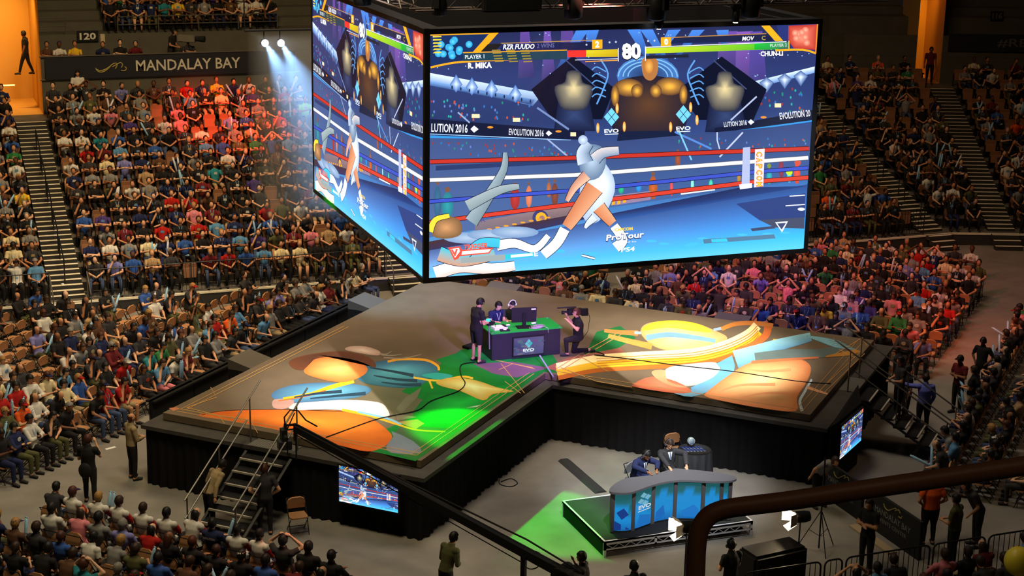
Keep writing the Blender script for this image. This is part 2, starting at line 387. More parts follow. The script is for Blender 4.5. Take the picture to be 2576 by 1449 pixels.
# upper railing, posts
def railing(b, a0, a1, d, z, h, label, n=None, rails=(1., .5), r=.022, m_=None, name='guard_rail', cat='railing', bars=0):
    m = MB(); n = n or max(2, int(abs(a1-a0)/1.7)+1)
    for q in rails: m.tube([bk(b, a0, d, z+h*q), bk(b, a1, d, z+h*q)], r)
    for k in range(n):
        a = a0+(a1-a0)*k/(n-1); m.tube([bk(b, a, d, z), bk(b, a, d, z+h)], r)
    o = tag(m.obj(name, m_ or M_rail), label, cat)
    if bars:
        k = MB(); L = abs(a1-a0); N = int(L/.13)
        for i in range(1, N): k.tube([bk(b, a0+(a1-a0)*i/N, d, z+.08), bk(b, a0+(a1-a0)*i/N, d, z+h)], .009, 4)
        k.obj('baluster_grille', m_ or M_rail, o)
    return o
railing(1, -31.1, -24.4, W2+.1, 7.62, .68, 'grey two-bar railing below the upper seats, left of the screens', 5)
railing(1, -34.3, -33.2, W2+.1, 7.62, .68, 'short grey railing beside the orange passage', 2)
AIS = [(1, -35.66, -34.54), (1, -24.0, -22.9), (1, -12.3, -11.2), (1, -1.35, -.3), (2, 1.5, 2.6)]
def seg_list():                                       # seat sections between the aisles
    return [(1, -44., -35.75), (1, -34.45, -24.1), (1, -22.8, -12.4), (1, -11.1, -1.45), (2, .2, 1.4), (2, 2.7, 9.0)]
SEG = seg_list()
for k, (b, a0, a1) in enumerate(SEG):
    if k == 4: continue
    nm = ['left end of the bank', 'big left section', 'section behind the screens', 'right section', '', 'far right section'][k]
    railing(b, a0, a1, rowd(8)-.03, rowz(8)-.02, .36, 'thin steel rail across the middle row of the '+nm, None, (1.,), .016)
    railing(b, a0, a1, .06, .5, 1.05, 'black barred crowd fence in front of the '+nm, None, (1., .08), .02, M_blackm, 'crowd_fence', 'fence', 1)
# aisle stairs
for k, (b, a0, a1) in enumerate(AIS):
    m = MB(); n = MB()
    for i in range(-1, NR-1):
        z0 = rowz(i) if i >= 0 else 0.; z1 = rowz(i+1); dz = (z1-z0)/3; de = rowd(i+1); run = .283
        for j in range(3):
            d0 = de-run*(3-j) if i >= 0 else -.85+run*j
            zt = z0+dz*(j+1) if j < 2 or i < 0 else z1
            e = E1 if b == 1 else E2
            P = [bk(b, a0, d0, zt), bk(b, a1, d0, zt), bk(b, a1, d0+run, zt), bk(b, a0, d0+run, zt)]
            Q = [p-Vector((0, 0, dz)) for p in P]
            m.add(P+Q, [(0, 1, 2, 3), (4, 7, 6, 5), (0, 4, 5, 1), (1, 5, 6, 2), (2, 6, 7, 3), (3, 7, 4, 0)])
            up = Vector((0, 0, .004)); inw = (bk(b, a0, d0+.17, zt)-P[0])
            n.add([P[0]+up, P[1]+up, P[1]+inw+up, P[0]+inw+up], [(0, 1, 2, 3)])
    o = struct('floor_aisle_steps_%d' % (k+1), m, M_riser); n.obj('floor_step_nosing_%d' % (k+1), M_step, o)
    if b == 1:
        r = MB(); ac = (a0+a1)/2
        for i in (1, 3, 5, 7, 9):
            if k == 3 and i > 7: break
            z = rowz(i); d = rowd(i); r.tube([bk(b, ac, d, z-.1), bk(b, ac, d, z+.85), bk(b, ac, d+1.25, z+1.32), bk(b, ac, d+1.25, z+.4)], .025)
        tag(r.obj('stair_handrail', M_blackm), ['row of black handrails down the stairs left of the big section', 'black handrails on the stairs half hidden by the left screen', 'black handrails on the stairs behind the right screen', 'black handrails on the stairs right of the screen'][k], 'handrail')
        if k < 2:
            r = MB()
            for aa in (a0-.05, a1+.05): r.tube([bk(b, aa, -.9, .0), bk(b, aa, -.9, .95), bk(b, aa, 0, 1.5), bk(b, aa, .06, .5)], .022)
            tag(r.obj('stair_handrail', M_rail), ['pair of steel rails at the foot of the left stairs', 'pair of steel rails at the foot of the stairs under the screen corner'][k], 'handrail')
# passages glowing orange
M_or = mat('ochre passage wall', (.62, .36, .10), .8)
def passage(b, a0, a1, d, z0, z1, dep, name):
    m = MB(); P = lambda a, dd, z: bk(b, a, dd, z)
    m.add([P(a0, d, z0), P(a0, d+dep, z0), P(a0, d+dep, z1), P(a0, d, z1), P(a1, d, z0), P(a1, d+dep, z0), P(a1, d+dep, z1), P(a1, d, z1)],
          [(0, 3, 2, 1), (4, 5, 6, 7), (1, 2, 6, 5), (0, 1, 5, 4)]); return struct(name, m, M_or)
passage(1, -37.3, -34.45, 12.95, 4.73, 12, 4.2, 'wall_passage_left')
spot('passage_lamp_left', bk(1, -35.6, 14.0, 10.5), bk(1, -36.0, 16.2, 6.4), (1, .50, .09), 1100, 110, 1)
m = MB(); m.tube([bk(1, -37.2, 14.2, 5.75), bk(1, -35.4, 14.2, 5.75)], .03); tag(m.obj('light_strip', mat('amber tube', (.3, .2, .05), .4, emit=(1, .6, .12), es=4.)), 'glowing amber strip low in the left orange passage', 'lamp')
passage(2, 1.15, 2.35, 12.95, 4.73, 12, 3.4, 'wall_passage_right')
spot('passage_lamp_right', bk(2, 1.5, 13.3, 10.8), bk(2, 1.25, 15.6, 7.6), (1, .42, .04), 1000, 60, 1)
# roof plane and dark far walls
m = MB(); m.box((-40, 10, 26), (90, 95, 26.3)); struct('ceiling', m, mat('brown ceiling', (.05, .03, .03), .9))
# ---------------------------------------------------------------- the game picture shown by every screen (sheet 16 x 9, y down)
_q = solve_h([(1083, 88), (2059, 57), (2019, 617), (1085, 701)], [(0, 9), (16, 9), (16, 0), (0, 0)])
pr = random.Random(3)
SK = Paint(lambda x, y: _q(x, y), .0004)
G = SK
G.grid((1083, 88), (2059, 57), (2019, 617), (1085, 701), [(0, (38, 44, 84), (34, 40, 80)), (.2, (46, 58, 108), (42, 54, 104)), (.38, (38, 52, 96), (42, 60, 112)), (.55, (56, 78, 134), (56, 80, 140)), (.7, (66, 94, 148), (60, 104, 170)), (1, (90, 170, 232), (70, 165, 240))], 12)
# purple columns and blue beams
for x, w, h, c in ((1312, 22, 120, (96, 70, 150)), (1372, 16, 130, (110, 80, 170)), (1415, 30, 190, (88, 66, 140)), (1450, 20, 150, (70, 60, 130)), (1812, 46, 110, (104, 74, 160)), (1856, 40, 150, (128, 84, 176)), (1890, 30, 170, (88, 70, 160))):
    G.quad([(x, 78), (x+w, 76), (x+w+14, 76+h), (x-6, 78+h)], [c, c, (50, 50, 100), (60, 60, 110)])
for x0, x1, y1 in ((1470, 1400, 190), (1598, 1640, 160), (1630, 1690, 170), (1700, 1650, 150), (1820, 1825, 120), (1495, 1480, 150), (1760, 1700, 150)):
    G.poly([(x0-16, 74), (x0+16, 73), (x1+5, y1), (x1-5, y1)], cols=[(70, 130, 220), (70, 130, 220), (34, 50, 110), (34, 50, 110)], c=None)
for k in range(60): G.oval(1090+pr.random()*950, 80+pr.random()*110, 1.6, 1.6, (150, 190, 230), n=6)
# lighting bands
G.quad([(1084, 186), (1370, 236), (1344, 268), (1084, 208)], [(215, 232, 250), (170, 200, 235), (60, 90, 150), (120, 160, 215)])
G.quad([(1084, 206), (1350, 252), (1340, 264), (1084, 218)], [(120, 165, 225), (90, 130, 190), (40, 60, 110), (60, 90, 150)])
for x, y in ((1150, 215), (1190, 222), (1300, 240), (1240, 228)): G.fan([(x-16, y), (x, y-26), (x+16, y), (x, y+20)], (70, 110, 180), (215, 235, 255))
G.quad([(1896, 203), (2050, 164), (2049, 180), (1904, 218)], [(190, 215, 245), (220, 236, 250), (110, 150, 210), (90, 130, 195)])
for x, y in ((1930, 205), (1975, 195), (2015, 188)): G.fan([(x-18, y), (x, y-14), (x+18, y), (x, y+26)], (60, 90, 150), (225, 240, 255))
for x in range(1140, 1345, 22): G.oval(x, 222+(x-1140)*.17, 2.2, 5, (30, 40, 70), n=6)
# distant coloured crowd dots
def dots(n, x0, x1, y0, y1, pal, r=2.4):
    for _ in range(n):
        x = x0+pr.random()*(x1-x0); y = y0+pr.random()*(y1-y0); G.oval(x, y, r, r*1.6, pal[int(pr.random()*len(pal))], n=6)
PALC = [(150, 50, 50), (40, 130, 110), (50, 110, 180), (190, 80, 60), (90, 120, 190), (40, 160, 150)]
dots(46, 1088, 1345, 255, 306, PALC); dots(34, 1086, 1470, 365, 400, PALC[1:]); dots(26, 1870, 2040, 215, 280, PALC); dots(20, 1860, 2035, 350, 372, PALC)
# dark diamonds and abstract bronze masses
for c, w in ((1445, 105), (1818, 112)):
    G.poly([(c, 140), (c+w, 222), (c+w*.7, 300), (c-w*.5, 300), (c-w, 226)], (14, 18, 38)); G.line([(c-20, 150), (c+62, 222)], 3, (60, 70, 110))
def mass(cx, cy, w, h, dark, glow, n=3):
    G.fan([(cx-w*.16, cy-h*.5), (cx+w*.16, cy-h*.5), (cx+w*.24, cy-h*.22), (cx+w*.5, cy-h*.1), (cx+w*.44, cy+h*.22), (cx+w*.26, cy+h*.5), (cx-w*.26, cy+h*.5), (cx-w*.44, cy+h*.22), (cx-w*.5, cy-h*.1), (cx-w*.24, cy-h*.22)], dark, glow, (cx, cy-h*.08), 3)
for cx in (1447, 1826):
    G.fan([(cx-50, 330), (cx-38, 250), (cx+38, 245), (cx+55, 330)], (24, 30, 60), (50, 66, 110)); mass(cx, 228, 96, 96, (40, 44, 62), (225, 205, 150))
G.oval(1633, 190, 78, 50, (70, 120, 190), (30, 44, 84)); 
for r in (74, 62, 50): G.line([(1633+r*math.cos(a), 192+r*.62*math.sin(a)) for a in [math.pi+math.pi*i/14 for i in range(15)]], 3, (120, 180, 235))
for sx in (-1, 1):
    G.line([(1633+sx*118, 150), (1633+sx*100, 185), (1633+sx*112, 225), (1633+sx*128, 262)], 4, (90, 150, 215), 4)
    for k in range(5): G.line([(1633+sx*105, 180+k*16), (1633+sx*128, 168+k*17), (1633+sx*140, 176+k*17)], 3, (90, 150, 215), 3)
G.fan([(1540, 250), (1560, 205), (1615, 190), (1655, 190), (1715, 205), (1740, 245), (1732, 300), (1700, 345), (1575, 348), (1536, 300)], (30, 28, 46), (92, 60, 40), (1636, 262), 3)
for x, y, rx, ry in ((1585, 220, 32, 20), (1688, 216, 32, 20), (1606, 228, 13, 15), (1653, 228, 13, 15), (1551, 240, 9, 24), (1722, 236, 9, 22)): G.oval(x, y, rx*1.15, ry*1.15, (84, 54, 40), (255, 186, 66))
G.poly([(1618, 150), (1640, 143), (1658, 152), (1656, 186), (1640, 202), (1622, 190)], (170, 110, 60), 3); G.oval(1636, 166, 11, 18, (190, 120, 50), (235, 180, 90))
G.poly([(1560, 330), (1720, 326), (1735, 408), (1545, 415)], (22, 30, 58))
# torches and diamond emblems
def logo(x, y, s=1.):
    for dx, dy in ((0, -16), (-10, -4), (10, -4), (0, 8)): G.poly([(x+dx*s, y+(dy-11)*s), (x+(dx+9)*s, y+dy*s), (x+dx*s, y+(dy+11)*s), (x+(dx-9)*s, y+dy*s)], (110, 200, 245))
    G.text('EVO', (x-18*s, y+32*s), (x+18*s, y+30*s), 10*s, (225, 240, 255), .03); G.line([(x-17*s, y+40*s), (x+17*s, y+38*s)], 2*s, (225, 240, 255))
logo(1542, 298); logo(1722, 290)
for x, y in ((1508, 322), (1574, 318), (1556, 272), (1690, 318), (1756, 300), (1740, 268)): G.oval(x, y, 4, 13, (230, 140, 50), (255, 230, 160))
# ribbon boards
G.poly([(1085, 302), (1475, 330), (1475, 352), (1085, 340)], (20, 26, 52)); G.line([(1085, 347), (1440, 360)], 7, (50, 140, 210)); G.line([(1085, 340), (1440, 353)], 2, (150, 190, 230))
G.poly([(1800, 320), (2046, 272), (2045, 300), (1800, 340)], (20, 26, 52)); G.line([(1806, 334), (2044, 300)], 4, (50, 140, 210))
G.text('LUTION 2016', (1088, 324), (1180, 326), 22, (215, 218, 225), .02); G.text('EVOLUTION 2016', (1284, 333), (1372, 336), 17, (205, 208, 215), .02)
G.text('LUTION 2016', (1823, 311), (1880, 305), 13, (205, 208, 215), .02); G.text('EVOLUTION 20', (1962, 289), (2038, 280), 17, (215, 218, 225), .02)
for x, y, s in ((1196, 327, 9), (1384, 336, 7), (1890, 304, 7)): G.poly([(x-s, y), (x, y-s), (x+s*1.3, y), (x, y+s)], (225, 228, 232))
for x, y, w in ((1200, 294, 10), (1303, 303, 9), (1958, 262, 8), (1446, 338, 7)): G.poly([(x-w, y-5), (x+w, y-5), (x+w, y+5), (x-w, y+5)], (235, 215, 170))
for x, y in ((1237, 322), (1409, 331), (1922, 292)): G.oval(x, y, 8, 3, (220, 140, 50), n=8)
G.line([(1155, 285), (1185, 311)], 4, (140, 160, 200)); G.line([(1355, 272), (1435, 326)], 5, (110, 130, 180)); G.line([(1905, 240), (1840, 300)], 4, (170, 180, 215))
# rink-side strip, spectators, ropes
G.quad([(1085, 350), (1560, 354), (1540, 520), (1085, 600)], [(62, 80, 128), (54, 70, 118), (66, 96, 150), (76, 100, 150)])
G.quad([(1560, 354), (2046, 306), (2030, 445), (1540, 520)], [(54, 70, 118), (50, 68, 118), (60, 90, 146), (66, 96, 150)])
dots(50, 1090, 1480, 362, 398, PALC, 2.2); dots(30, 1680, 2035, 345, 370, PALC, 2)
G.poly([(1100, 420), (1480, 398), (1480, 408), (1100, 432)], (40, 56, 100)); G.line([(1380, 350), (1440, 400)], 4, (150, 165, 205)); G.line([(1700, 330), (1792, 372)], 5, (80, 130, 205)); G.line([(1712, 330), (1742, 400)], 4, (120, 190, 225)); G.line([(1870, 330), (1812, 392)], 4, (180, 190, 220))
G.line([(1806, 330), (1806, 350), (1812, 372)], 3, (190, 200, 225))
for x, y, w, h, c in ((1300, 500, 24, 60, (150, 46, 44)), (1335, 495, 16, 56, (190, 110, 80)), (1400, 490, 18, 60, (110, 60, 48)), (1385, 478, 12, 40, (150, 90, 60)), (1130, 520, 30, 70, (40, 120, 130)), (1105, 510, 20, 80, (50, 90, 120)), (1708, 400, 14, 40, (130, 70, 50)), (1646, 470, 22, 60, (160, 80, 40)), (1692, 470, 8, 42, (190, 70, 70)), (1744, 462, 8, 34, (120, 200, 180)), (1790, 460, 10, 24, (60, 180, 150)), (1566, 475, 14, 22, (40, 150, 110)), (1610, 470, 14, 22, (40, 120, 190)), (1935, 440, 14, 40, (40, 140, 150)), (1985, 438, 12, 34, (60, 170, 180)), (2004, 432, 17, 52, (190, 70, 56)), (1965, 420, 14, 44, (120, 50, 70)), (1860, 444, 10, 30, (150, 110, 50))):
    G.oval(x, y, w/2, h/2, c, tuple(min(255, int(v*1.25)) for v in c), n=10); G.oval(x, y-h*.58, w*.22, w*.25, (120, 80, 60), n=8)
G.oval(1985, 428, 8, 8, (190, 220, 40)); G.oval(2006, 404, 8, 8, (200, 80, 60)); G.oval(1935, 413, 5, 6, (120, 140, 50))
G.quad([(1200, 560), (1500, 503), (1500, 532), (1200, 590)], [(128, 112, 120), (150, 120, 124), (120, 96, 100), (110, 100, 116)])
G.quad([(1550, 490), (1640, 478), (1640, 500), (1550, 515)], [(140, 120, 150)]*4); G.line([(1715, 484), (1800, 472)], 6, (225, 228, 240))
for x, y in ((1546, 508), (1560, 506), (1574, 502)): G.poly([(x-4, y+7), (x+4, y+5), (x+5, y-6), (x-2, y-6)], (240, 165, 40))
G.oval(1364, 548, 20, 20, (60, 60, 110)); G.oval(1366, 548, 14, 14, (240, 170, 40), n=14); G.oval(1368, 549, 7, 7, (150, 110, 110)); G.text('R', (1214, 556), (1226, 554), 10, (80, 70, 140))
G.quad([(1085, 610), (1500, 528), (1500, 545), (1085, 640)], [(70, 46, 46), (60, 44, 60), (50, 50, 90), (50, 50, 90)])
for i in range(9): G.oval(1215+i*21, 582-i*4.4, 7, 2.4, (220, 150, 50), n=6)
# mat of the ring
G.grid((1085, 632), (2030, 458), (2019, 617), (1085, 701), [(0, (72, 96, 150), (44, 72, 132)), (.3, (104, 130, 184), (52, 108, 186)), (.55, (118, 166, 220), (56, 140, 222)), (.8, (90, 180, 240), (60, 180, 244)), (1, (110, 190, 240), (90, 200, 248))], 12)
G.quad([(1520, 540), (1860, 468), (2030, 462), (1500, 562)], [(40, 50, 96), (30, 40, 84), (34, 60, 120), (50, 90, 160)])
G.poly([(1910, 548), (2022, 540), (2021, 568), (1948, 566)], (66, 72, 96)); G.poly([(1852, 508), (2024, 480), (2023, 540), (1910, 548)], (44, 62, 120))
G.line([(1985, 488), (2023, 485)], 2.5, (220, 225, 235)); G.line([(1975, 512), (2023, 508)], 2.5, (220, 225, 235)); G.oval(2014, 520, 9, 4, (225, 228, 235))
for i in range(26):
    x = 1115+pr.random()*860; G.oval(x, 668-(x-1100)*.075-pr.random()*26, 14, 3, (72, 182, 246), n=8)
def rope(p, w, c): G.line(p, w+3, tuple(v//3 for v in c)); G.line(p, w, c)
rope([(1085, 410), (1450, 397), (2034, 369)], 9, (190, 50, 40)); rope([(1085, 456), (1450, 440), (1905, 402), (2032, 392)], 9, (222, 224, 240))
rope([(1085, 510), (1480, 476), (1905, 428), (2032, 417)], 8, (60, 80, 190)); rope([(1085, 562), (1480, 508), (1905, 452), (2032, 441)], 9, (206, 62, 46))
G.poly([(1870, 368), (1888, 366), (1886, 462), (1866, 464)], (170, 180, 215)); G.poly([(1860, 460), (1892, 456), (1892, 468), (1862, 472)], (220, 225, 240))
G.poly([(1900, 372), (1924, 370), (1920, 464), (1897, 467)], (236, 214, 214))
for i, ch in enumerate('CAPCOM'):
    y = 384+i*15; G.text(ch, (1910, y-6), (1910.5, y+6), 15, (200, 70, 40), .06, up=(1, 0)); G.text(ch, (1910, y-5), (1910.5, y+5), 12, (250, 200, 60), .02, up=(1, 0))
# plain colour shapes where the contest happens
def swash(pts, w, c, c2): G.line(pts, (w[0]+3, w[1]+3), (30, 36, 60), 5); G.line(pts, w, c, 5, c2)
for k in range(3): G.oval(1180+k*60, 600-k*8, 60, 14, (120, 150, 190), (170, 190, 215))
swash([(1190, 560), (1230, 500), (1270, 430), (1275, 385)], (34, 10), (120, 140, 150), (150, 170, 180)); swash([(1180, 520), (1260, 480), (1310, 470)], (28, 12), (130, 150, 155), (160, 175, 180))
G.fan([(1092, 560), (1120, 545), (1160, 555), (1165, 590), (1130, 602), (1094, 596)], (120, 90, 60), (210, 150, 100), None, 3); swash([(1086, 585), (1100, 555), (1135, 545)], (16, 10), (240, 210, 60), (240, 210, 60))
swash([(1100, 690), (1160, 672), (1240, 676), (1300, 668)], (34, 22), (225, 200, 190), (240, 245, 250)); swash([(1110, 640), (1170, 655), (1250, 640)], (36, 26), (205, 150, 120), (60, 190, 210))
swash([(1255, 618), (1300, 612), (1350, 625), (1384, 592)], (26, 14), (235, 240, 248), (225, 232, 245)); swash([(1180, 640), (1215, 612), (1262, 612)], (18, 24), (60, 180, 210), (70, 190, 220))
G.fan([(1470, 430), (1500, 390), (1540, 430), (1550, 480), (1520, 545), (1486, 560), (1462, 520)], (170, 190, 215), (245, 248, 252), (1520, 460), 3)
G.fan([(1462, 372), (1490, 362), (1520, 372), (1528, 410), (1510, 446), (1474, 450), (1460, 410)], (96, 120, 150), (180, 200, 220), None, 3)
swash([(1500, 470), (1465, 520), (1430, 570)], (46, 26), (200, 120, 80), (225, 160, 120)); swash([(1425, 575), (1405, 610), (1372, 640)], (26, 24), (240, 242, 250), (235, 238, 248))
swash([(1510, 520), (1545, 560)], (34, 22), (205, 125, 85), (225, 160, 120)); swash([(1548, 566), (1570, 600), (1552, 620)], (22, 26), (242, 244, 250), (232, 236, 246))
swash([(1500, 545), (1484, 560), (1476, 572)], (20, 6), (215, 222, 238), (200, 210, 232)); swash([(1468, 640), (1500, 648)], (4, 4), (230, 230, 240), (230, 230, 240))
swash([(1476, 410), (1470, 384), (1486, 360)], (40, 22), (110, 135, 165), (200, 215, 235)); swash([(1500, 400), (1520, 384), (1560, 378)], (30, 20), (120, 145, 175), (215, 205, 205)); swash([(1480, 440), (1450, 470), (1430, 505)], (26, 10), (190, 130, 110), (235, 185, 155))
swash([(1500, 545), (1484, 560), (1476, 572)], (20, 6), (215, 222, 238), (200, 210, 232)); G.oval(1470, 352, 12, 12, (150, 170, 200), (210, 225, 245)); swash([(1468, 640), (1500, 648)], (4, 4), (230, 230, 240), (230, 230, 240))
# status displays at the top
G.poly([(1084, 90), (1254, 84), (1212, 132), (1170, 134), (1168, 158), (1120, 166), (1084, 177)], (24, 44, 90))
for k in range(14): G.oval(1100+pr.random()*110, 98+pr.random()*52, 9, 9, (40, 150, 205), (100, 205, 240), n=10)
for i in range(6): G.poly([(1090+i*1, 92+i*8), (1112, 92+i*8), (1112, 95+i*8), (1090, 96+i*8)], (225, 200, 60))
G.poly([(1234, 84.5), (1256, 83.8), (1214, 132), (1192, 132)], (240, 160, 30)); G.line([(1083, 90), (1256, 84)], 3, (240, 160, 30)); G.line([(1085, 172), (1120, 164), (1168, 157), (1290, 150)], 5, (240, 160, 30), 3)
G.quad([(1268, 112), (1510, 104), (1510, 126), (1254, 134)], [(26, 34, 84), (24, 30, 60), (24, 30, 60), (28, 36, 90)]); G.line([(1262, 110), (1510, 100)], 2, (170, 130, 70)); G.line([(1240, 132), (1430, 126)], 2, (170, 130, 70))
G.poly([(1230, 112), (1266, 110), (1250, 129), (1212, 131)], (34, 30, 30)); G.text('RZR FUUDO', (1269, 119), (1348, 117), 13, (245, 245, 250), .03, .2); G.text('2 WINS', (1354, 116), (1398, 114), 11, (92, 100, 150), .01, .1)
G.poly([(1167, 134), (1430, 126), (1430, 149), (1167, 155)], (30, 60, 76)); G.line([(1167, 134), (1430, 126)], 2.5, (240, 160, 30)); G.text('PLAYER 1', (1172, 145), (1221, 143), 10, (210, 220, 220), .02)
for i in range(3):
    for j in range(5): G.line([(1240+i*36+j*2, 128+j*7), (1262+i*36+j*2, 127+j*7)], 3, (150, 130, 50))
G.text('R. MIKA', (1180, 167), (1240, 165), 15, (250, 250, 250), .04)
G.quad([(1431, 127), (1478, 126), (1478, 143), (1431, 144)], [(220, 50, 44)]*4); G.quad([(1478, 126), (1559, 123), (1559, 142), (1478, 143)], [(214, 200, 40), (200, 170, 30), (190, 150, 20), (200, 180, 40)])
G.line([(1476, 155), (1558, 151)], 2.5, (230, 150, 60)); G.line([(1450, 151), (1558, 147)], 1.5, (220, 225, 235)); G.line([(1559, 120), (1559, 154)], 2, (230, 232, 240))
for x, y, t in ((1506, 111, '2'), (1679, 104, '0')): G.poly([(x-13, y-11), (x+13, y-12), (x+13, y+11), (x-13, y+12)], (243, 166, 28)); G.text(t, (x-5, y), (x+5, y), 16, (255, 255, 250), .05)
for x, y in ((1537, 106), (1553, 105), (1634, 102), (1650, 101), (1479, 112)): G.oval(x, y, 2.6, 2.6, (180, 190, 210), n=8)
G.text('80', (1567, 130), (1617, 128), 46, (20, 20, 40), .09); G.text('80', (1568, 129), (1616, 127), 42, (252, 252, 250), .05)
G.quad([(1628, 120), (1960, 105), (1960, 121), (1628, 134)], [(196, 214, 40), (20, 190, 40), (16, 170, 40), (190, 205, 40)]); G.quad([(1900, 107), (1986, 103), (1986, 119), (1900, 122)], [(30, 190, 50), (60, 120, 90), (60, 100, 90), (16, 170, 40)])
G.line([(1628, 118), (1980, 102)], 2, (230, 232, 240)); G.line([(1627, 116), (1627, 152)], 2, (230, 232, 240)); G.line([(1628, 143), (1735, 139)], 8, (30, 34, 50))
G.quad([(1700, 92), (1940, 82), (1946, 100), (1690, 108)], [(28, 34, 64), (26, 32, 70), (26, 32, 60), (24, 34, 80)]); G.line([(1690, 93), (1930, 82)], 2, (180, 130, 60)); G.text('MOV', (1870, 95), (1899, 94), 11, (245, 245, 250), .03, .2); G.text('C', (1918, 93), (1928, 93), 11, (170, 150, 50), .02)
G.text('PLAYER 2', (1939, 112), (1981, 110), 8, (190, 205, 200), .02); G.text("CHUN-LI", (1915, 133), (1971, 131), 13, (240, 240, 235), .04)
G.poly([(1956, 60.5), (2059, 57.2), (2053, 128), (2030, 124), (1986, 122), (1984, 100), (1962, 98)], (40, 50, 110))
G.fan([(1985, 62), (2058, 58), (2053, 122), (1998, 118), (1984, 100)], (180, 50, 40), (240, 150, 120), None); 
for k in range(8): G.oval(2000+pr.random()*34, 72+pr.random()*40, 8, 8, (225, 110, 90), (245, 180, 150), n=10)
G.poly([(1917, 62.2), (1938, 61.5), (1972, 100), (1952, 101)], (245, 168, 30)); G.line([(1952, 124), (2020, 122), (2053, 131)], 5, (240, 165, 30), 3); G.line([(2058, 58), (2053, 131)], 4, (240, 140, 40)); G.line([(1986, 100), (1986, 122)], 3, (240, 165, 30))
# lower displays
G.poly([(1132, 624), (1162, 621), (1170, 634), (1158, 652), (1148, 656)], (230, 80, 60)); G.poly([(1138, 628), (1160, 625), (1162, 634), (1150, 650)], (250, 235, 235)); G.text('V', (1140, 638), (1158, 636), 18, (230, 90, 70), .05)
G.poly([(1164, 630), (1246, 623), (1236, 638), (1160, 646)], (225, 80, 64)); G.poly([(1168, 633), (1240, 627), (1234, 635), (1166, 642)], (250, 248, 248)); G.text('TRIGGER', (1172, 623), (1232, 617), 12, (230, 90, 70), .04, .15)
G.quad([(1165, 650), (1275, 640), (1275, 655), (1165, 663)], [(150, 160, 160)]*4); G.quad([(1275, 640), (1345, 634), (1352, 644), (1278, 652)], [(50, 190, 205)]*4); G.quad([(1290, 641), (1344, 636), (1346, 642), (1290, 648)], [(240, 250, 250)]*4); G.text('E', (1348, 638), (1358, 637), 12, (235, 238, 245), .03)
G.text('CAPCOM', (1549, 576), (1595, 572), 8, (225, 195, 70), .05); G.text('ProTour', (1528, 597), (1624, 587), 18, (40, 60, 110), .07, .2); G.text('ProTour', (1529, 596), (1623, 586), 15, (240, 243, 250), .03, .2)
G.text('powered by', (1545, 610), (1604, 604), 5, (225, 230, 240), 0.); G.text('PS4', (1566, 626), (1600, 622), 11, (225, 232, 245), .03, .2)
G.quad([(1888, 569), (1946, 562), (1950, 568), (1892, 576)], [(60, 70, 100)]*4); G.poly([(1949, 553), (1981, 550), (1966, 578)], (225, 230, 240)); G.poly([(1954, 556), (1976, 554), (1965, 571)], (60, 70, 110))
G.quad([(1770, 597), (1946, 583), (1950, 593), (1772, 608)], [(80, 120, 150)]*4); G.quad([(1790, 597), (1828, 594), (1832, 602), (1792, 605)], [(60, 190, 220)]*4)
# thin black outline strokes along the rim keep the panel joint readable
GAME = SK.mesh('game_picture', attr_mat('screen light', 1.4, .35))
# ---------------------------------------------------------------- stage floor artwork (sheet = metres on the stage, built at its own size)
def _sf(x, y):
    p = at(x, y, HS)-SP; return (p.x, p.y)
FL = Paint(_sf, .0004); F_ = FL
TN = (150, 132, 112)
def ln(pts, w=2.2, c=(178, 140, 88)): F_.line(pts, w, c)
# green stage light painted in as a green field; blue grey field
F_.poly([(1290, 850), (1370, 860), (1420, 940), (1368, 936), (1045, 1160), (870, 1120), (960, 1085), (1100, 1020), (1010, 985), (1160, 880)], (20, 120, 48))
F_.fan([(1040, 1035), (1075, 990), (1180, 985), (1310, 955), (1320, 965), (1130, 1090), (1040, 1082)], (18, 110, 44), (30, 190, 70), None)
F_.poly([(1096, 905), (1160, 885), (1250, 880), (1290, 905), (1240, 925), (1130, 925)], (22, 130, 60))
F_.quad([(1010, 1070), (1160, 1080), (1045, 1158), (960, 1128)], [(86, 92, 78), (50, 110, 56), (40, 120, 50), (84, 84, 74)])
F_.poly([(1500, 835), (1560, 820), (1600, 850), (1520, 895), (1468, 900)], (30, 105, 56)); F_.poly([(1190, 915), (1290, 910), (1380, 925), (1300, 950), (1240, 940)], (112, 80, 110))
F_.poly([(1430, 900), (1560, 875), (1590, 905), (1440, 945), (1370, 925)], (150, 90, 80))
# left: abstract ribbons and lens shapes
F_.fan([(496, 1046), (560, 1034), (650, 1030), (760, 1032), (860, 1034), (930, 1052), (978, 1085), (985, 1104), (965, 1124), (925, 1136), (860, 1122), (740, 1092), (600, 1062)], (214, 100, 34), (246, 150, 50), (800, 1062), 3)
F_.line([(500, 1046), (560, 1034), (700, 1030), (870, 1036)], 1.6, (60, 30, 20), 3)
F_.poly([(972, 1122), (990, 1098), (985, 1085), (1040, 1110), (1060, 1140), (985, 1140)], (120, 128, 150), 2)
F_.fan([(728, 1018), (790, 1008), (880, 1006), (950, 1012), (972, 1026), (975, 1050), (900, 1036), (820, 1030), (740, 1032)], (200, 186, 190), (255, 250, 246), (860, 1018), 3)
F_.line([(860, 1031), (930, 1046), (1000, 1068), (1050, 1082), (1120, 1086)], (7, 3), (226, 160, 40), 4); F_.line([(900, 1036), (970, 1052), (1010, 1068)], 5, (120, 170, 200), 3)
F_.fan([(684, 1000), (690, 985), (730, 970), (800, 963), (880, 965), (935, 978), (900, 1000), (800, 1010), (720, 1014)], (70, 110, 150), (110, 190, 225), (820, 985), 3)
F_.poly([(690, 1005), (740, 1008), (720, 1028), (688, 1026)], (180, 140, 130), 3)
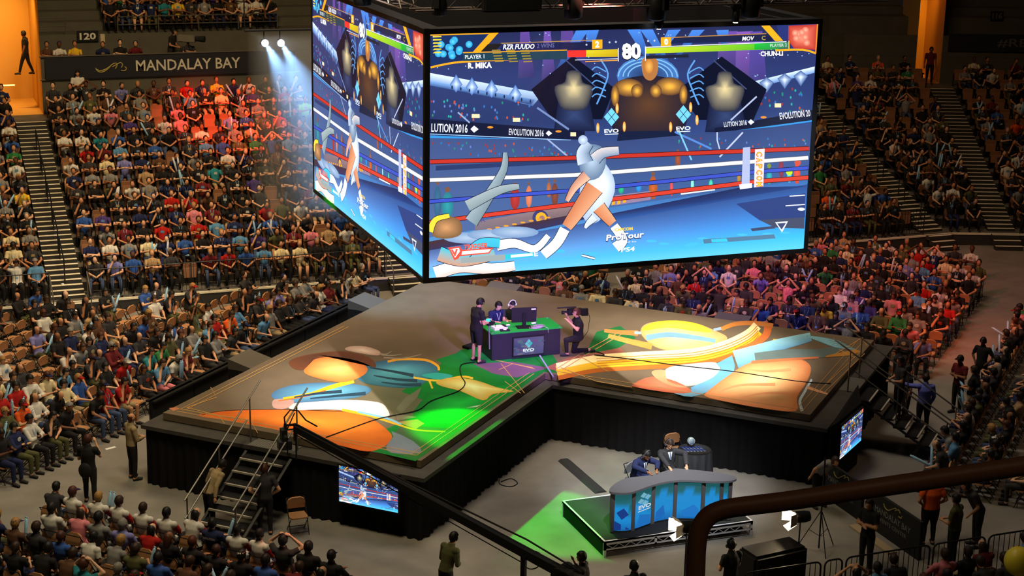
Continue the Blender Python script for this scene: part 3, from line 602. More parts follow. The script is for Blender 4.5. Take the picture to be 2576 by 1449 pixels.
F_.line([(712, 1004), (780, 992), (830, 975), (890, 958)], (7, 12), (232, 175, 44), 4); F_.line([(700, 1009), (770, 997), (820, 982)], 3, (214, 110, 50), 4)
F_.fan([(900, 930), (940, 912), (1010, 903), (1080, 910), (1105, 930), (1080, 955), (1040, 975), (960, 972), (905, 958)], (50, 96, 130), (96, 170, 205), (990, 930), 3)
for p in ([(930, 925), (990, 935), (1040, 945)], [(940, 945), (1000, 955), (1050, 958)], [(960, 962), (1010, 968), (1060, 968)], [(740, 1000), (800, 990), (860, 985)], [(780, 1003), (850, 996), (920, 990)]): F_.line(p, (3, 9), (36, 60, 84), 3)
F_.line([(975, 910), (1010, 904), (1070, 906), (1100, 920), (1104, 932)], 6, (236, 170, 50), 4); F_.line([(1040, 950), (1100, 958), (1160, 948), (1190, 952)], 5, (236, 180, 60), 4); F_.line([(1080, 958), (1088, 978)], 5, (236, 180, 60))
F_.poly([(1060, 945), (1100, 938), (1140, 946), (1110, 956)], (50, 160, 170), 3)
# warm peach lens of the artwork, without any features
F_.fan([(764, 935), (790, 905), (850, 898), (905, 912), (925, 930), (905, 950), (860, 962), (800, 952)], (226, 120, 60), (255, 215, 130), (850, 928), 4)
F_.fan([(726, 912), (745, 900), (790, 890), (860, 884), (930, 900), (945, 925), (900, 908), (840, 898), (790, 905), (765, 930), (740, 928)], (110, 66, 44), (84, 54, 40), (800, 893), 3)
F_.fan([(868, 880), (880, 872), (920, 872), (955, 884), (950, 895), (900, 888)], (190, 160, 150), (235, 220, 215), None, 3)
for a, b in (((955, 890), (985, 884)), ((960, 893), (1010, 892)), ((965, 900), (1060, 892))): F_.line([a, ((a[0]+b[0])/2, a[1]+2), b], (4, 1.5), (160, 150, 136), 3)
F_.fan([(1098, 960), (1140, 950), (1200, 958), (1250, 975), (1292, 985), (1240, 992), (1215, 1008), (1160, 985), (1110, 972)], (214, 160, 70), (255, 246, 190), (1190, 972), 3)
F_.poly([(1000, 1062), (1050, 1055), (1068, 1066), (1045, 1080)], (190, 130, 90)); F_.poly([(995, 1040), (1050, 1050), (1000, 1058)], (140, 124, 108)); F_.poly([(1172, 1026), (1210, 1018), (1200, 1024)], (190, 200, 180))
F_.poly([(1020, 1000), (1060, 975), (1050, 1000), (1010, 1040), (995, 1030)], (120, 108, 92)); F_.poly([(425, 1027), (442, 1024), (452, 1028), (436, 1034)], (190, 120, 80))
# right: abstract ribbons
F_.fan([(1612, 838), (1625, 815), (1680, 807), (1745, 812), (1795, 830), (1830, 850), (1800, 870), (1740, 888), (1680, 882), (1640, 868)], (236, 160, 100), (255, 228, 170), (1700, 850), 4)
F_.fan([(1615, 832), (1640, 812), (1700, 806), (1760, 816), (1790, 836), (1740, 832), (1680, 824)], (236, 200, 50), (255, 240, 90), (1700, 818), 3)
F_.line([(1625, 850), (1680, 842), (1740, 848), (1800, 858)], (14, 10), (120, 165, 205), 4)
F_.line([(1520, 832), (1560, 836), (1605, 838)], (8, 14), (190, 130, 70), 3); F_.line([(1530, 845), (1580, 858), (1640, 872)], (10, 16), (206, 150, 74), 3); F_.line([(1596, 837), (1612, 838)], 7, (150, 175, 200)); F_.line([(1795, 830), (1820, 825)], 7, (150, 175, 200))
F_.line([(1815, 828), (1850, 815), (1900, 813), (1945, 820)], (10, 12), (206, 130, 60), 4)
rib = [(1400, 925), (1500, 905), (1620, 897), (1740, 890), (1820, 872), (1880, 845), (1905, 822)]
F_.line([(x+2, y+17) for x, y in rib], (30, 34), (190, 104, 44), 5); F_.line([(x, y+8) for x, y in rib], (26, 34), (238, 190, 50), 5); F_.line([(x, y-3) for x, y in rib], (16, 24), (255, 232, 170), 5)
for k in range(5): F_.line([(x+k, y-2+k*6) for x, y in rib[1:]], (1.5, 2.5), (196, 120, 40), 5)
F_.line([(1932, 822), (1925, 845), (1890, 870), (1850, 885)], (20, 14), (206, 110, 56), 4)
F_.line([(1945, 856), (2000, 858)], 6, (240, 190, 60))
F_.line([(1850, 905), (1900, 888), (1960, 868), (2040, 848)], (46, 22), (96, 150, 185), 5, (150, 210, 225)); F_.line([(1900, 905), (1980, 893), (2060, 890), (2120, 875)], (34, 16), (96, 112, 110), 4)
for k in range(9): F_.line([(2030+k*3, 846+k*1.2), (2070+k*4, 850+k*3), (2110+k*6, 858+k*3)], (3.5, 1), (150, 205, 215) if k % 2 else (110, 165, 185), 3)
F_.fan([(1672, 935), (1690, 922), (1740, 915), (1800, 912), (1812, 935), (1790, 958), (1730, 972), (1685, 962)], (160, 170, 170), (255, 252, 245), (1745, 930), 4)
F_.line([(1822, 905), (1830, 930), (1800, 960), (1740, 982)], (44, 14), (100, 160, 200), 4); F_.line([(1700, 980), (1740, 990), (1790, 975)], (22, 14), (110, 160, 190), 3)
F_.fan([(1780, 985), (1840, 940), (1890, 912), (1960, 908), (2015, 905), (2040, 925), (2030, 960), (2005, 1000), (2002, 1035), (1920, 1028), (1820, 1010), (1775, 998)], (214, 128, 78), (255, 226, 160), (1920, 955), 3)
for p in ([(1800, 990), (1860, 970), (1950, 968)], [(1850, 1005), (1920, 990), (1990, 990)], [(1880, 930), (1930, 935), (1990, 930)]): F_.line(p, (3, 8), (226, 150, 100), 4)
F_.fan([(1596, 965), (1640, 948), (1700, 960), (1740, 985), (1700, 990), (1600, 975)], (190, 100, 74), (226, 140, 104), None, 3); F_.poly([(1640, 935), (1672, 932), (1680, 960), (1730, 975), (1690, 972), (1650, 952)], (226, 150, 110), 3)
F_.line([(2042, 955), (2025, 985), (2012, 1010), (2018, 1035)], (5, 8), (190, 205, 214), 4); F_.line([(2030, 975), (2060, 985), (2082, 992)], (8, 4), (224, 160, 120), 3)
F_.poly([(2080, 895), (2150, 880), (2168, 884), (2140, 895), (2075, 900)], (190, 130, 60)); F_.line([(1890, 912), (1980, 905), (2060, 900)], (8, 5), (190, 110, 70))
# marking lines and tape
for s0 in (-.22, -.36):
    e = -s0
for a, b in (((-14.67+.25, .25), (-14.67+.25, 7.05)), ((-14.67+.42, .25), (-14.67+.42, 7.05)), ((-14.4, 7.05), (-7.5, 7.05)), ((-14.4, 6.9), (-7.5, 6.9)), ((-7.05, 7.5), (-7.05, 14.4)), ((-6.9, 14.25), (-.3, 14.25)), ((-7.05, 14.42), (-.3, 14.42)), ((-14.3, .25), (-6, .25)), ((-14.3, .4), (-6, .4))):
    pa = proj(st(*a)); pb = proj(st(*b)); ln([pa[:2], pb[:2]], 1.6)
for pts in ([(470, 1026), (550, 1046), (565, 1066)], [(470, 1026), (545, 1000), (530, 975)], [(552, 1046), (630, 1057), (648, 1090)], [(1455, 895), (1500, 920), (1530, 935)], [(1400, 928), (1470, 885), (1560, 835)], [(1415, 930), (1480, 890), (1570, 838)], [(1410, 925), (1500, 960), (1590, 975)], [(1240, 905), (1340, 925)], [(1255, 930), (1290, 915), (1345, 928)], [(1260, 915), (1320, 990)], [(2095, 895), (2170, 850), (2180, 870)], [(2060, 985), (2165, 885)], [(2072, 990), (2175, 890)], [(2110, 880), (2150, 900)], [(1270, 960), (1310, 990)]): ln(pts, 1.6, (196, 150, 90))
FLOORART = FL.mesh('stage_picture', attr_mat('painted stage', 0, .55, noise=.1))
# ---------------------------------------------------------------- the stage
Lo = [(0, 0), (0, 14.67), (-7.3, 14.67), (-7.3, 7.3), (-14.67, 7.3), (-14.67, 0)]
def stp(pts, z): return [st(s, t, z) for s, t in pts]
def lprism(m, pts, z0, z1):
    a = stp(pts, z0); b = stp(pts, z1); n = len(pts); m.add(a+b, [tuple(range(n)), tuple(range(n, 2*n))[::-1]]+[(i, n+i, n+(i+1) % n, (i+1) % n) for i in range(n)])
stage = empty('stage', st(-4, 4, 0), 0, 'L-shaped raised show stage with black skirts and bright painted floor', 'stage')
def keep(o, p=None):
    p = p or stage; bpy.context.view_layer.update(); o.parent = p; o.matrix_parent_inverse = p.matrix_world.inverted(); return o
bpy.context.view_layer.update()
m = MB(); lprism(m, Lo, 1.62, HS); keep(m.obj('deck', mat('brown stage floor', lin(108, 94, 76), .55, noise=.12, nscale=1.5)))
Le = [(.3, -.3), (.3, 15.2), (-7.6, 15.2), (-7.6, 7.65), (-15.2, 7.65), (-15.2, -.3)]
m = MB(); lprism(m, Le, 1.5, 1.6); keep(m.obj('ledge', M_deck))
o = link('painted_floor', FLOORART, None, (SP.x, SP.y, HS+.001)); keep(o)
# pleated skirt
m = MB(); pts = []
Lk = [(.22, -.22), (.22, 15.1), (-7.5, 15.1), (-7.5, 7.55), (-15.1, 7.55), (-15.1, -.22)]
for i in range(6):
    a = Lk[i]; b = Lk[(i+1) % 6]; L = math.hypot(b[0]-a[0], b[1]-a[1]); n = int(L/.07); nx, ny = (b[1]-a[1])/L, -(b[0]-a[0])/L
    for k in range(n):
        q = k/n; w = .035*math.sin(q*L/.26*2*math.pi)+.02*math.sin(q*L*7.1); pts.append((a[0]+(b[0]-a[0])*q, a[1]+(b[1]-a[1])*q, w, nx, ny))
N = len(pts); vs_ = []
for z, k in ((1.5, .3), (.9, .8), (.02, 1.5)):
    for p in pts: vs_.append(st(p[0]+p[3]*p[2]*k, p[1]+p[4]*p[2]*k, z))
m.add(vs_, [(r*N+i, r*N+(i+1) % N, (r+1)*N+(i+1) % N, (r+1)*N+i) for r in range(2) for i in range(N)]); keep(m.obj('skirt_curtain', M_velvet, smooth=True))
# low black crowd barriers along the two long outer edges
m = MB()
for k in range(6): m.box((-12.1+k*2.0, -2.35, 0), (-12.1+k*2.0+1.95, -2.25, .95), Matrix(((U3.x, V3.x, 0, SP.x), (U3.y, V3.y, 0, SP.y), (0, 0, 1, 0), (0, 0, 0, 1))))
m.box((-12.1, -2.45, .9), (-.2, -2.15, .95), Matrix(((U3.x, V3.x, 0, SP.x), (U3.y, V3.y, 0, SP.y), (0, 0, 1, 0), (0, 0, 0, 1))))
tag(m.obj('crowd_barrier', M_black), 'low black barrier between the left floor seats and the stage', 'barrier')
m = MB(); MS = Matrix(((U3.x, V3.x, 0, SP.x), (U3.y, V3.y, 0, SP.y), (0, 0, 1, 0), (0, 0, 0, 1)))
m.box((1.98, 1.6, 0), (2.06, 14.6, .95), MS); m.box((1.86, 1.6, .9), (2.16, 14.6, .95), MS); tag(m.obj('crowd_barrier', mat('violet grey barrier', (.05, .045, .08), .6)), 'low barrier between the right floor seats and the back of the stage', 'barrier')
# wedge speakers standing just outside
def wedge(s, t, rz, label):
    M = stM(s, t, 0, rz); m = MB(); m.box((-.55, -.4, 0), (.55, .4, 1.2), M); o = tag(m.obj('subwoofer_box', M_black), label, 'speaker')
    m = MB(); m.add([M @ Vector(v) for v in ((-.55, -.4, 1.205), (.55, -.4, 1.205), (.55, .4, 1.205), (-.55, .4, 1.205), (-.55, -.4, 1.32), (.55, -.4, 1.32), (.55, .4, 1.5), (-.55, .4, 1.5))], [(0, 3, 2, 1), (4, 5, 6, 7), (0, 1, 5, 4), (1, 2, 6, 5), (2, 3, 7, 6), (3, 0, 4, 7)])
    m.obj('sloped_lid', mat('brown carpeted lid', (.11, .095, .08), .85), o)
wedge(-8.9, -1.15, math.pi/2, 'flat-topped box speaker by the left stage edge near the seats'); wedge(-2.0, -1.2, math.pi/2, 'flat-topped box speaker by the stage edge below the screen corner')
wedge(1.35, 2.0, 0, 'flat-topped box speaker just under the right screen bottom'); wedge(1.35, 9.9, 0, 'flat-topped box speaker before the front row at back right edge')
# stairs with hand rails at both ends of the L
M_grid = mat('pale metal grating', (.34, .33, .30), .4, .4); M_edge = mat('pale stair edge', (.42, .38, .32), .5)
def stairs(base, along, wide, label):
    """base: top front corner; along: direction down; wide: direction across"""
    t = empty('stage_stairs', (0, 0, 0), 0, label, 'stairs'); bpy.context.view_layer.update()
    W_ = 1.2; n = 8; m = MB(); e = MB(); z = 1.6
    for i in range(1, n):
        zt = z-.2*i; a = base+along*(.34*(i-1)); P = [a, a+wide*W_, a+wide*W_+along*.34, a+along*.34]
        m.add([p+Vector((0, 0, zt)) for p in P]+[p+Vector((0, 0, zt-.05)) for p in P], [(0, 1, 2, 3), (4, 7, 6, 5), (0, 4, 5, 1), (1, 5, 6, 2), (2, 6, 7, 3), (3, 7, 4, 0)])
        q = a+along*.31; Q = [q, q+wide*W_, q+wide*W_+along*.045, q+along*.045]
        e.add([p+Vector((0, 0, zt+.004)) for p in Q]+[p+Vector((0, 0, zt-.04)) for p in Q], [(0, 1, 2, 3), (4, 7, 6, 5), (0, 4, 5, 1), (1, 5, 6, 2), (2, 6, 7, 3), (3, 7, 4, 0)])
    m.obj('tread_board', M_black, t); e.obj('tread_edge', M_edge, t)
    m = MB()
    for w in (-.03, W_+.03):
        a = base+wide*w; m.tube([a+Vector((0, 0, 1.45)), a+along*2.5+Vector((0, 0, .02))], .045, 4); a_ = 0
    m.obj('stringer', M_blackm, t)
    for w in (-.06, W_+.06):
        m = MB(); a = base+wide*w
        for h in (1.0, .55): m.tube([a-along*(.75 if h == 1. else .1)+Vector((0, 0, 1.6+h+(.44 if h == 1. else .06))), a+along*2.55+Vector((0, 0, .1+h))], .022)
        for d, lo in ((-.25, 1.6), (1.1, .95), (2.45, .0)): m.tube([a+along*d+Vector((0, 0, lo)), a+along*d+Vector((0, 0, 1.6-.588*d+1.0))], .02)
        m.obj('handrail', M_rail, t)
    m = MB(); g = base-along*.52; P = [g, g+wide*W_, g+wide*W_+along*.5, g+along*.5]
    for k in range(15):
        q = g+along*(k*.5/15); m.add([q+Vector((0, 0, 1.61)), q+wide*W_+Vector((0, 0, 1.61)), q+wide*W_+along*.016+Vector((0, 0, 1.61)), q+along*.016+Vector((0, 0, 1.61))], [(0, 1, 2, 3)])
    for k in range(18):
        q = g+wide*(k*W_/17); m.add([q+Vector((0, 0, 1.614)), q+wide*.02+Vector((0, 0, 1.614)), q+wide*.02+along*.5+Vector((0, 0, 1.614)), q+along*.5+Vector((0, 0, 1.614))], [(0, 1, 2, 3)])
    m.obj('landing_grating', M_grid, t); return t
stairs(st(-15.22, 2.85, 0), -U3, V3, 'black stage stairs with thin rails and pale edges at the front left')
stairs(st(-3.2, 15.22, 0), V3, -U3, 'black stage stairs with rails at the right end of the stage')
# raised black housing at the right end
HA = at(2117, 1073, 1.62); HB = at(2172, 1026, 1.62); hn = (HB-HA).normalized().cross(Vector((0, 0, 1)))
def fl(p, z=0): return Vector((p.x, p.y, z))
m = MB(); P = [fl(HA)-hn*.09-(HB-HA)*.05, fl(HB)-hn*.09+(HB-HA)*.05, st(-4.75, 15.3, 0), st(-7.5, 15.24, 0)]; P = [fl(p) for p in P]
m.add(P+[p+Vector((0, 0, z)) for p, z in zip(P, (1.72, 1.72, 1.95, 1.62))], [(0, 3, 2, 1), (4, 5, 6, 7), (0, 1, 5, 4), (1, 2, 6, 5), (2, 3, 7, 6), (3, 0, 4, 7)]); tag(m.obj('black_side_housing', M_black), 'black draped housing at the right stage end holding a monitor', 'housing')
# screens ---------------------------------------------------------------
def monitor(name, P0_, P1_, H, label, parent=None, cat='monitor', dy=.06):
    """P0_, P1_: lower left and lower right corners"""
    e = (P1_-P0_); w = e.length; e.normalize(); nrm = e.cross(Vector((0, 0, 1)))       # towards the viewer
    M = Matrix(((e.x, 0, nrm.x, P0_.x), (e.y, 0, nrm.y, P0_.y), (0, 1, 0, P0_.z), (0, 0, 0, 1)))
    m = MB(); f = .035
    m.box((-f, -f, -dy), (w+f, H+f, -.004)); 
    m.box((-f, -f, -.004), (w+f, 0, .01)); m.box((-f, H, -.004), (w+f, H+f, .01)); m.box((-f, 0, -.004), (0, H, .01)); m.box((w, 0, -.004), (w+f, H, .01))
    o = m.obj(name, M_black); o.matrix_world = M
    s = link('picture', GAME, o); s.scale = (w/16, H/9, .25 if w < 3 else 1)
    return tag(o, label, cat)
p0 = st(-15.36, 5.48, .70); p1 = st(-15.36, 7.06, .70)
monitor('stage_monitor', p0, p1, .91, 'small glowing monitor on the black skirt at the front left corner')
a_ = at(2110, 1154, .66); b_ = at(2166, 1110, .66); b_ = a_+(b_-a_).normalized()*1.58
a1_ = at(2117, 1073, 1.6); b1_ = at(2172, 1026, 1.6)
dxy = ((a1_-a_)+(b1_-b_)); 
monitor('stage_monitor', Vector((a1_.x, a1_.y, .69)), Vector((b1_.x, b1_.y, .69)), .91, 'blue-lit monitor facing outwards on the right end of the stage')
# hanging cube of giant screens
KX, KY, ZB, ZT, WR, WL = 10.605, 33.0, 5.065+1.8, 10.235+1.8, 9.196, 9.5
cube = empty('hanging_screen', (KX+4.6, KY+4.8, ZB), 0, 'huge hanging four-sided video screen with a black frame showing a game', 'screen')
def face(P, e, w, nm):
    nrm = e.cross(Vector((0, 0, 1))); M = Matrix(((e.x, 0, nrm.x, P.x), (e.y, 0, nrm.y, P.y), (0, 1, 0, P.z), (0, 0, 0, 1)))
    o = link(nm, GAME); o.matrix_world = M @ Matrix.Diagonal(((w-.09)/16, (ZT-ZB)/9, 1, 1)); bpy.context.view_layer.update(); keep(o, cube)
face(Vector((KX+.09, KY, ZB)), Vector((1, 0, 0)), WR, 'picture_panel')
face(Vector((KX, KY+WL, ZB)), Vector((0, -1, 0)), WL, 'picture_panel')
m = MB(); f = .11; X1 = KX+WR+f; Y1 = KY+WL+f
for z0, z1 in ((ZB-f, ZB), (ZT, ZT+f)):
    m.box((KX-f*.4, KY-f*.2, z0), (X1, KY+.35, z1)); m.box((KX-f*.2, KY+.35, z0), (KX+.35, Y1, z1)); m.box((X1-.3, KY+.35, z0), (X1, Y1, z1)); m.box((KX+.35, Y1-.3, z0), (X1-.3, Y1, z1))
m.box((KX-.03, KY-.03, ZB-f), (KX+.085, KY+.085, ZT+f)); m.box((KX+WR, KY-.02, ZB), (X1, KY+.2, ZT)); m.box((KX-.02, KY+WL, ZB), (KX+.2, Y1, ZT))
m.box((KX+.09, KY+.03, ZB), (KX+WR, KY+.3, ZT)); m.box((KX+.03, KY+.3, ZB), (KX+.3, KY+WL, ZT)); m.box((KX+.3, KY+WL-.3, ZB), (KX+WR, KY+WL, ZT)); m.box((KX+WR-.3, KY+.3, ZB), (KX+WR, KY+WL-.3, ZT))
keep(m.obj('cabinet_frame', M_blackm), cube)
# truss and fixtures over the screens
def truss(p, q, w, label, drop=None):
    p = Vector(p); q = Vector(q); d = (q-p); L = d.length; d.normalize(); sd = d.cross(Vector((0, 0, 1))).normalized(); up = Vector((0, 0, 1))
    m = MB(); c = [sd*a*w/2+up*b*w/2 for a, b in ((-1, -1), (1, -1), (1, 1), (-1, 1))]
    for k in c: m.tube([p+k, q+k], .028)
    n = int(L/w)
    for i in range(n):
        a = p+d*(L*i/n); b = p+d*(L*(i+1)/n)
        for j in range(4):
            u, v = (c[j], c[(j+1) % 4]) if i % 2 else (c[(j+1) % 4], c[j]); m.tube([a+u, b+v], .014, 4)
    for i in (0, n//2, n): m.tube([p+d*(L*i/n), p+d*(L*i/n)+up*7], .012, 4)
    return tag(m.obj('lighting_truss', mat('dull aluminium truss', (.16, .13, .12), .4, .6)), label, 'truss')
truss((KX-.4, KY-.35, ZT+.75), (KX+10.6, KY-.35, ZT+.75), .42, 'square lighting truss running along the top of the wide screen')
truss((KX-.35, KY-.1, ZT+.75), (KX-.35, KY+10.2, ZT+.75), .42, 'lighting truss running back above the narrow left screen')
truss((KX-.4, KY+5.4, ZT+1.6), (KX+11.5, KY+5.4, ZT+1.6), .5, 'upper truss crossing behind the wide screen top')
def mover(x, y, z, s, label, tgt=None, lit=None):
    t = empty('moving_head_light', (x, y, z), rnd.uniform(0, 3), label, 'stage light')
    m = MB(); m.box((-.2*s, -.2*s, -.02), (.2*s, .2*s, .2*s)); m.obj('base', M_black, t, bevel=.02)
    m = MB(); m.box((-.24*s, -.06*s, -.42*s), (-.19*s, .06*s, 0)); m.box((.19*s, -.06*s, -.42*s), (.24*s, .06*s, 0)); m.obj('yoke', M_black, t)
    m = MB(); m.lathe([(.07*s, -.62*s), (.17*s, -.58*s), (.18*s, -.35*s), (.13*s, -.12*s), (.05*s, -.06*s)], 14); m.obj('head', M_blackm, t, smooth=True)
    if lit:
        m = MB(); m.lathe([(.001, -.635*s), (.1*s, -.63*s), (.1*s, -.62*s)], 12, caps=False); m.obj('lens', mat('lamp lens '+str(lit), (.1, .1, .1), .3, emit=lit, es=60.), t)
    return t
for x, y, s, lb, lit in ((KX+.12, KY-.5, 1.1, 'black stage light hanging at the corner of the two screens', None), (KX+3.05, KY-.5, 1.35, 'black moving light left of the middle over the wide screen', None), (KX+4.95, KY-.5, 1.5, 'black moving light in the middle over the wide screen', None), (KX+7.2, KY-.5, 1.5, 'black moving light over the right half of the wide screen', None), (KX-.5, KY+3.0, 1.4, 'black moving light over the near half of the narrow screen', None), (KX-.5, KY+5.2, 1.4, 'black moving light over the far half of the narrow screen', None)):
    mover(x, y, ZT+.98, s*.82, lb, None, lit)
m = MB(); m.box((KX+1.0, KY-.75, ZT+.5), (KX+2.25, KY-.1, ZT+1.6)); tag(m.obj('hanging_speaker', M_black, bevel=.03), 'big black hanging speaker box above the wide screen', 'speaker')
m = MB(); m.box((KX+8.9, KY-.2, ZT+1.0), (KX+11.6, KY+.6, ZT+2.0)); tag(m.obj('hanging_speaker', M_black, bevel=.03), 'long black box hanging beyond the right end of the wide screen', 'speaker')
t = mover(KX+5.12, KY-.3, ZT+.30, .45, 'tiny lit spotlight on the top edge of the wide screen', None, (.9, .95, 1))
t = mover(KX+6.85, KY-.5, ZT+.45, .5, 'small warm lit lamp clamped to the truss over the wide screen', None, (1, .75, .4))
# pair of bright beams left of the narrow screen
PB = [at_y(666, 108, 50), at_y(706, 108, 50)]
m = MB(); m.tube([PB[0]+Vector((-.6, 0, .38)), PB[1]+Vector((2.6, 0, .38))], .04); m.tube([PB[0]+Vector((-.6, 0, .38)), PB[0]+Vector((-.6, 0, 9))], .02); m.tube([PB[1]+Vector((2.6, 0, .38)), PB[1]+Vector((2.6, 0, 9))], .02)
tag(m.obj('lighting_pipe', M_black), 'thin black pipe carrying two bright white lights', 'pipe')
for i, p in enumerate(PB):
    t = empty('par_light', p, 0, ['left one of two glaring white lamps beside the narrow screen', 'right one of two glaring white lamps beside the narrow screen'][i], 'stage light', None)
    m = MB(); m.lathe([(.12, -.03), (.12, .12), (.08, .28)], 12, axis='y'); m.obj('housing', M_black, t)
    m = MB(); m.lathe([(.105, -.045), (.001, -.07)], 14, axis='y', caps=False); m.obj('lens', mat('glaring lens', (.1, .1, .1), .3, emit=(.85, .93, 1), es=25.), t)
    m = MB(); m.tube([(0, .1, .1), (0, .1, .36)], .02); m.obj('clamp', M_black, t)

# thin haze in which the two lamps show their beams
hz = bpy.data.materials.new('haze'); hz.use_nodes = True; nt = hz.node_tree; nt.nodes.clear(); o_ = nt.nodes.new('ShaderNodeOutputMaterial'); v_ = nt.nodes.new('ShaderNodeVolumeScatter')
v_.inputs['Density'].default_value = .10; v_.inputs['Color'].default_value = (.8, .88, 1, 1); v_.inputs['Anisotropy'].default_value = .3; nt.links.new(v_.outputs[0], o_.inputs['Volume'])
m = MB(); m.box((PB[0].x-.3, 48.0, 4.6), (PB[1].x+2.6, 51.2, PB[0].z+.25)); tag(m.obj('haze', hz), 'bluish haze lit by the two white lamps beside the narrow screen', 'haze', None, 'stuff')
for p in PB: spot('par_beam', p+Vector((.02, -.14, -.02)), p+Vector((1.3, -.3, -2.6)), (.34, .62, 1), 4800, 46, .9, .05)
# ---------------------------------------------------------------- people
M_skin = mat('skin', tint=True, rough=.6); M_cloth = mat('cloth', tint=True, rough=.9, noise=.12, nscale=14); M_hair = mat('hair', tint=True, rough=.55, noise=.25, nscale=40)
def V_(*a): return Vector(a)
def seated(arms='lap', lean=0., yaw=0., nod=0., knee=.0, lift=0.):
    """joints of a seated person facing +Y with the seat at 0.45"""
    a = R_(lean); c, s = math.cos(a), math.sin(a)
    def T(x, y, z): z -= .52; return V_(x, -.04+y*c+z*s, .52-y*s+z*c)
    J = dict(pel=V_(0, -.04, .53), wai=T(0, -.03, .70), che=T(0, -.04, .90), nb=T(0, -.02, 1.05), head=T(0, .01, 1.225),
             sL=T(-.185, -.03, .985), sR=T(.185, -.03, .985), hL=V_(-.095, .0, .53), hR=V_(.095, .0, .53),
             kL=V_(-.13-knee, .41, .53), kR=V_(.13+knee, .41, .53), aL=V_(-.13-knee, .40, .09), aR=V_(.13+knee, .40, .09), tL=V_(-.14-knee, .53, .05), tR=V_(.14+knee, .53, .05))
    W = dict(lap=((-.26, .02, .74), (-.07, .24, .66), (.26, .02, .74), (.07, .25, .67)), cross=((-.25, .06, .76), (.06, .18, .84), (.25, .06, .76), (-.06, .20, .80)),
             chin=((-.24, .14, .74), (.04, .26, .68), (.22, .20, .74), (.06, .13, 1.08)), knees=((-.24, .16, .74), (-.12, .36, .62), (.24, .16, .74), (.12, .36, .62)),
             stick=((-.25, .08, .76), (-.10, .28, .84), (.25, .08, .76), (.10, .28, .84)), head=((-.38, .0, 1.08), (-.12, -.06, 1.30), (.38, .0, 1.08), (.12, -.06, 1.30)),
             point=((-.26, .02, .74), (-.07, .24, .66), (.32, .16, 1.05), (.36, .42, 1.25)), table=((-.25, .12, .76), (-.16, .36, .80), (.25, .12, .76), (.16, .36, .80)))[arms]
    J['eL'], J['wL'], J['eR'], J['wR'] = [V_(*p) for p in W]
    J['face'] = Euler((-R_(nod), 0, -R_(yaw))).to_matrix() @ V_(0, 1, 0)
    J['face'] = Matrix.Rotation(-R_(yaw), 3, 'Z') @ (Matrix.Rotation(-R_(nod), 3, 'X') @ V_(0, 1, 0))
    return J
def standing(arms='down', lean=0., yaw=0., nod=0., step=.0, wide=0.):
    a = R_(lean); c, s = math.cos(a), math.sin(a)
    def T(x, y, z): z -= .93; return V_(x, y*c+z*s, .93-y*s+z*c)
    J = dict(pel=V_(0, 0, .94), wai=T(0, .0, 1.10), che=T(0, -.01, 1.30), nb=T(0, 0, 1.47), head=T(0, .03, 1.645), sL=T(-.19, -.01, 1.41), sR=T(.19, -.01, 1.41),
             hL=V_(-.095, 0, .92), hR=V_(.095, 0, .92), kL=V_(-.11-wide*.5, step*.5+.02, .50), kR=V_(.11+wide*.5, -step*.4+.02, .50),
             aL=V_(-.12-wide, step, .09), aR=V_(.12+wide, -step, .09), tL=V_(-.14-wide, step+.13, .05), tR=V_(.14+wide, -step+.13, .05))
    W = dict(down=((-.25, -.03, 1.13), (-.27, .06, .88), (.25, -.03, 1.13), (.27, .06, .88)), fold=((-.26, .05, 1.15), (.05, .2, 1.2), (.26, .05, 1.15), (-.05, .22, 1.16)),
             front=((-.25, .05, 1.13), (-.08, .28, 1.1), (.25, .05, 1.13), (.08, .28, 1.1)), point=((-.42, .14, 1.38), (-.70, .24, 1.44), (.25, -.03, 1.13), (.24, .12, .92)),
             phone=((-.25, .04, 1.13), (-.1, .26, 1.2), (.27, .1, 1.2), (.12, .22, 1.52)), hip=((-.34, -.08, 1.16), (-.19, .06, 1.0), (.34, -.08, 1.16), (.19, .06, 1.0)),
             carry=((-.26, .04, 1.14), (-.2, .3, 1.05), (.25, -.06, 1.13), (.3, .0, .88)))[arms]
    J['eL'], J['wL'], J['eR'], J['wR'] = [T(*p) for p in W]
    J['face'] = Matrix.Rotation(-R_(yaw), 3, 'Z') @ (Matrix.Rotation(-R_(nod), 3, 'X') @ V_(0, 1, 0)); return J
def frame(J):
    f = J['face'].normalized(); r = f.cross(V_(0, 0, 1)).normalized(); return r, f, r.cross(f)
def loft(m, rings, n=10):
    """rings: (centre, xdir, rx, ry) with the normal taken from the spine"""
    vs = []; N = len(rings)
    for i, (c, xd, rx, ry) in enumerate(rings):
        t = (rings[min(i+1, N-1)][0]-rings[max(i-1, 0)][0]).normalized(); yd = t.cross(xd).normalized(); xx = yd.cross(t)
        for k in range(n):
            g = 2*math.pi*k/n; vs.append(c+xx*math.cos(g)*rx+yd*math.sin(g)*ry)
    m.add(vs, [(i*n+k, i*n+(k+1) % n, (i+1)*n+(k+1) % n, (i+1)*n+k) for i in range(N-1) for k in range(n)]+[tuple(range(n))[::-1], tuple(range((N-1)*n, N*n))])
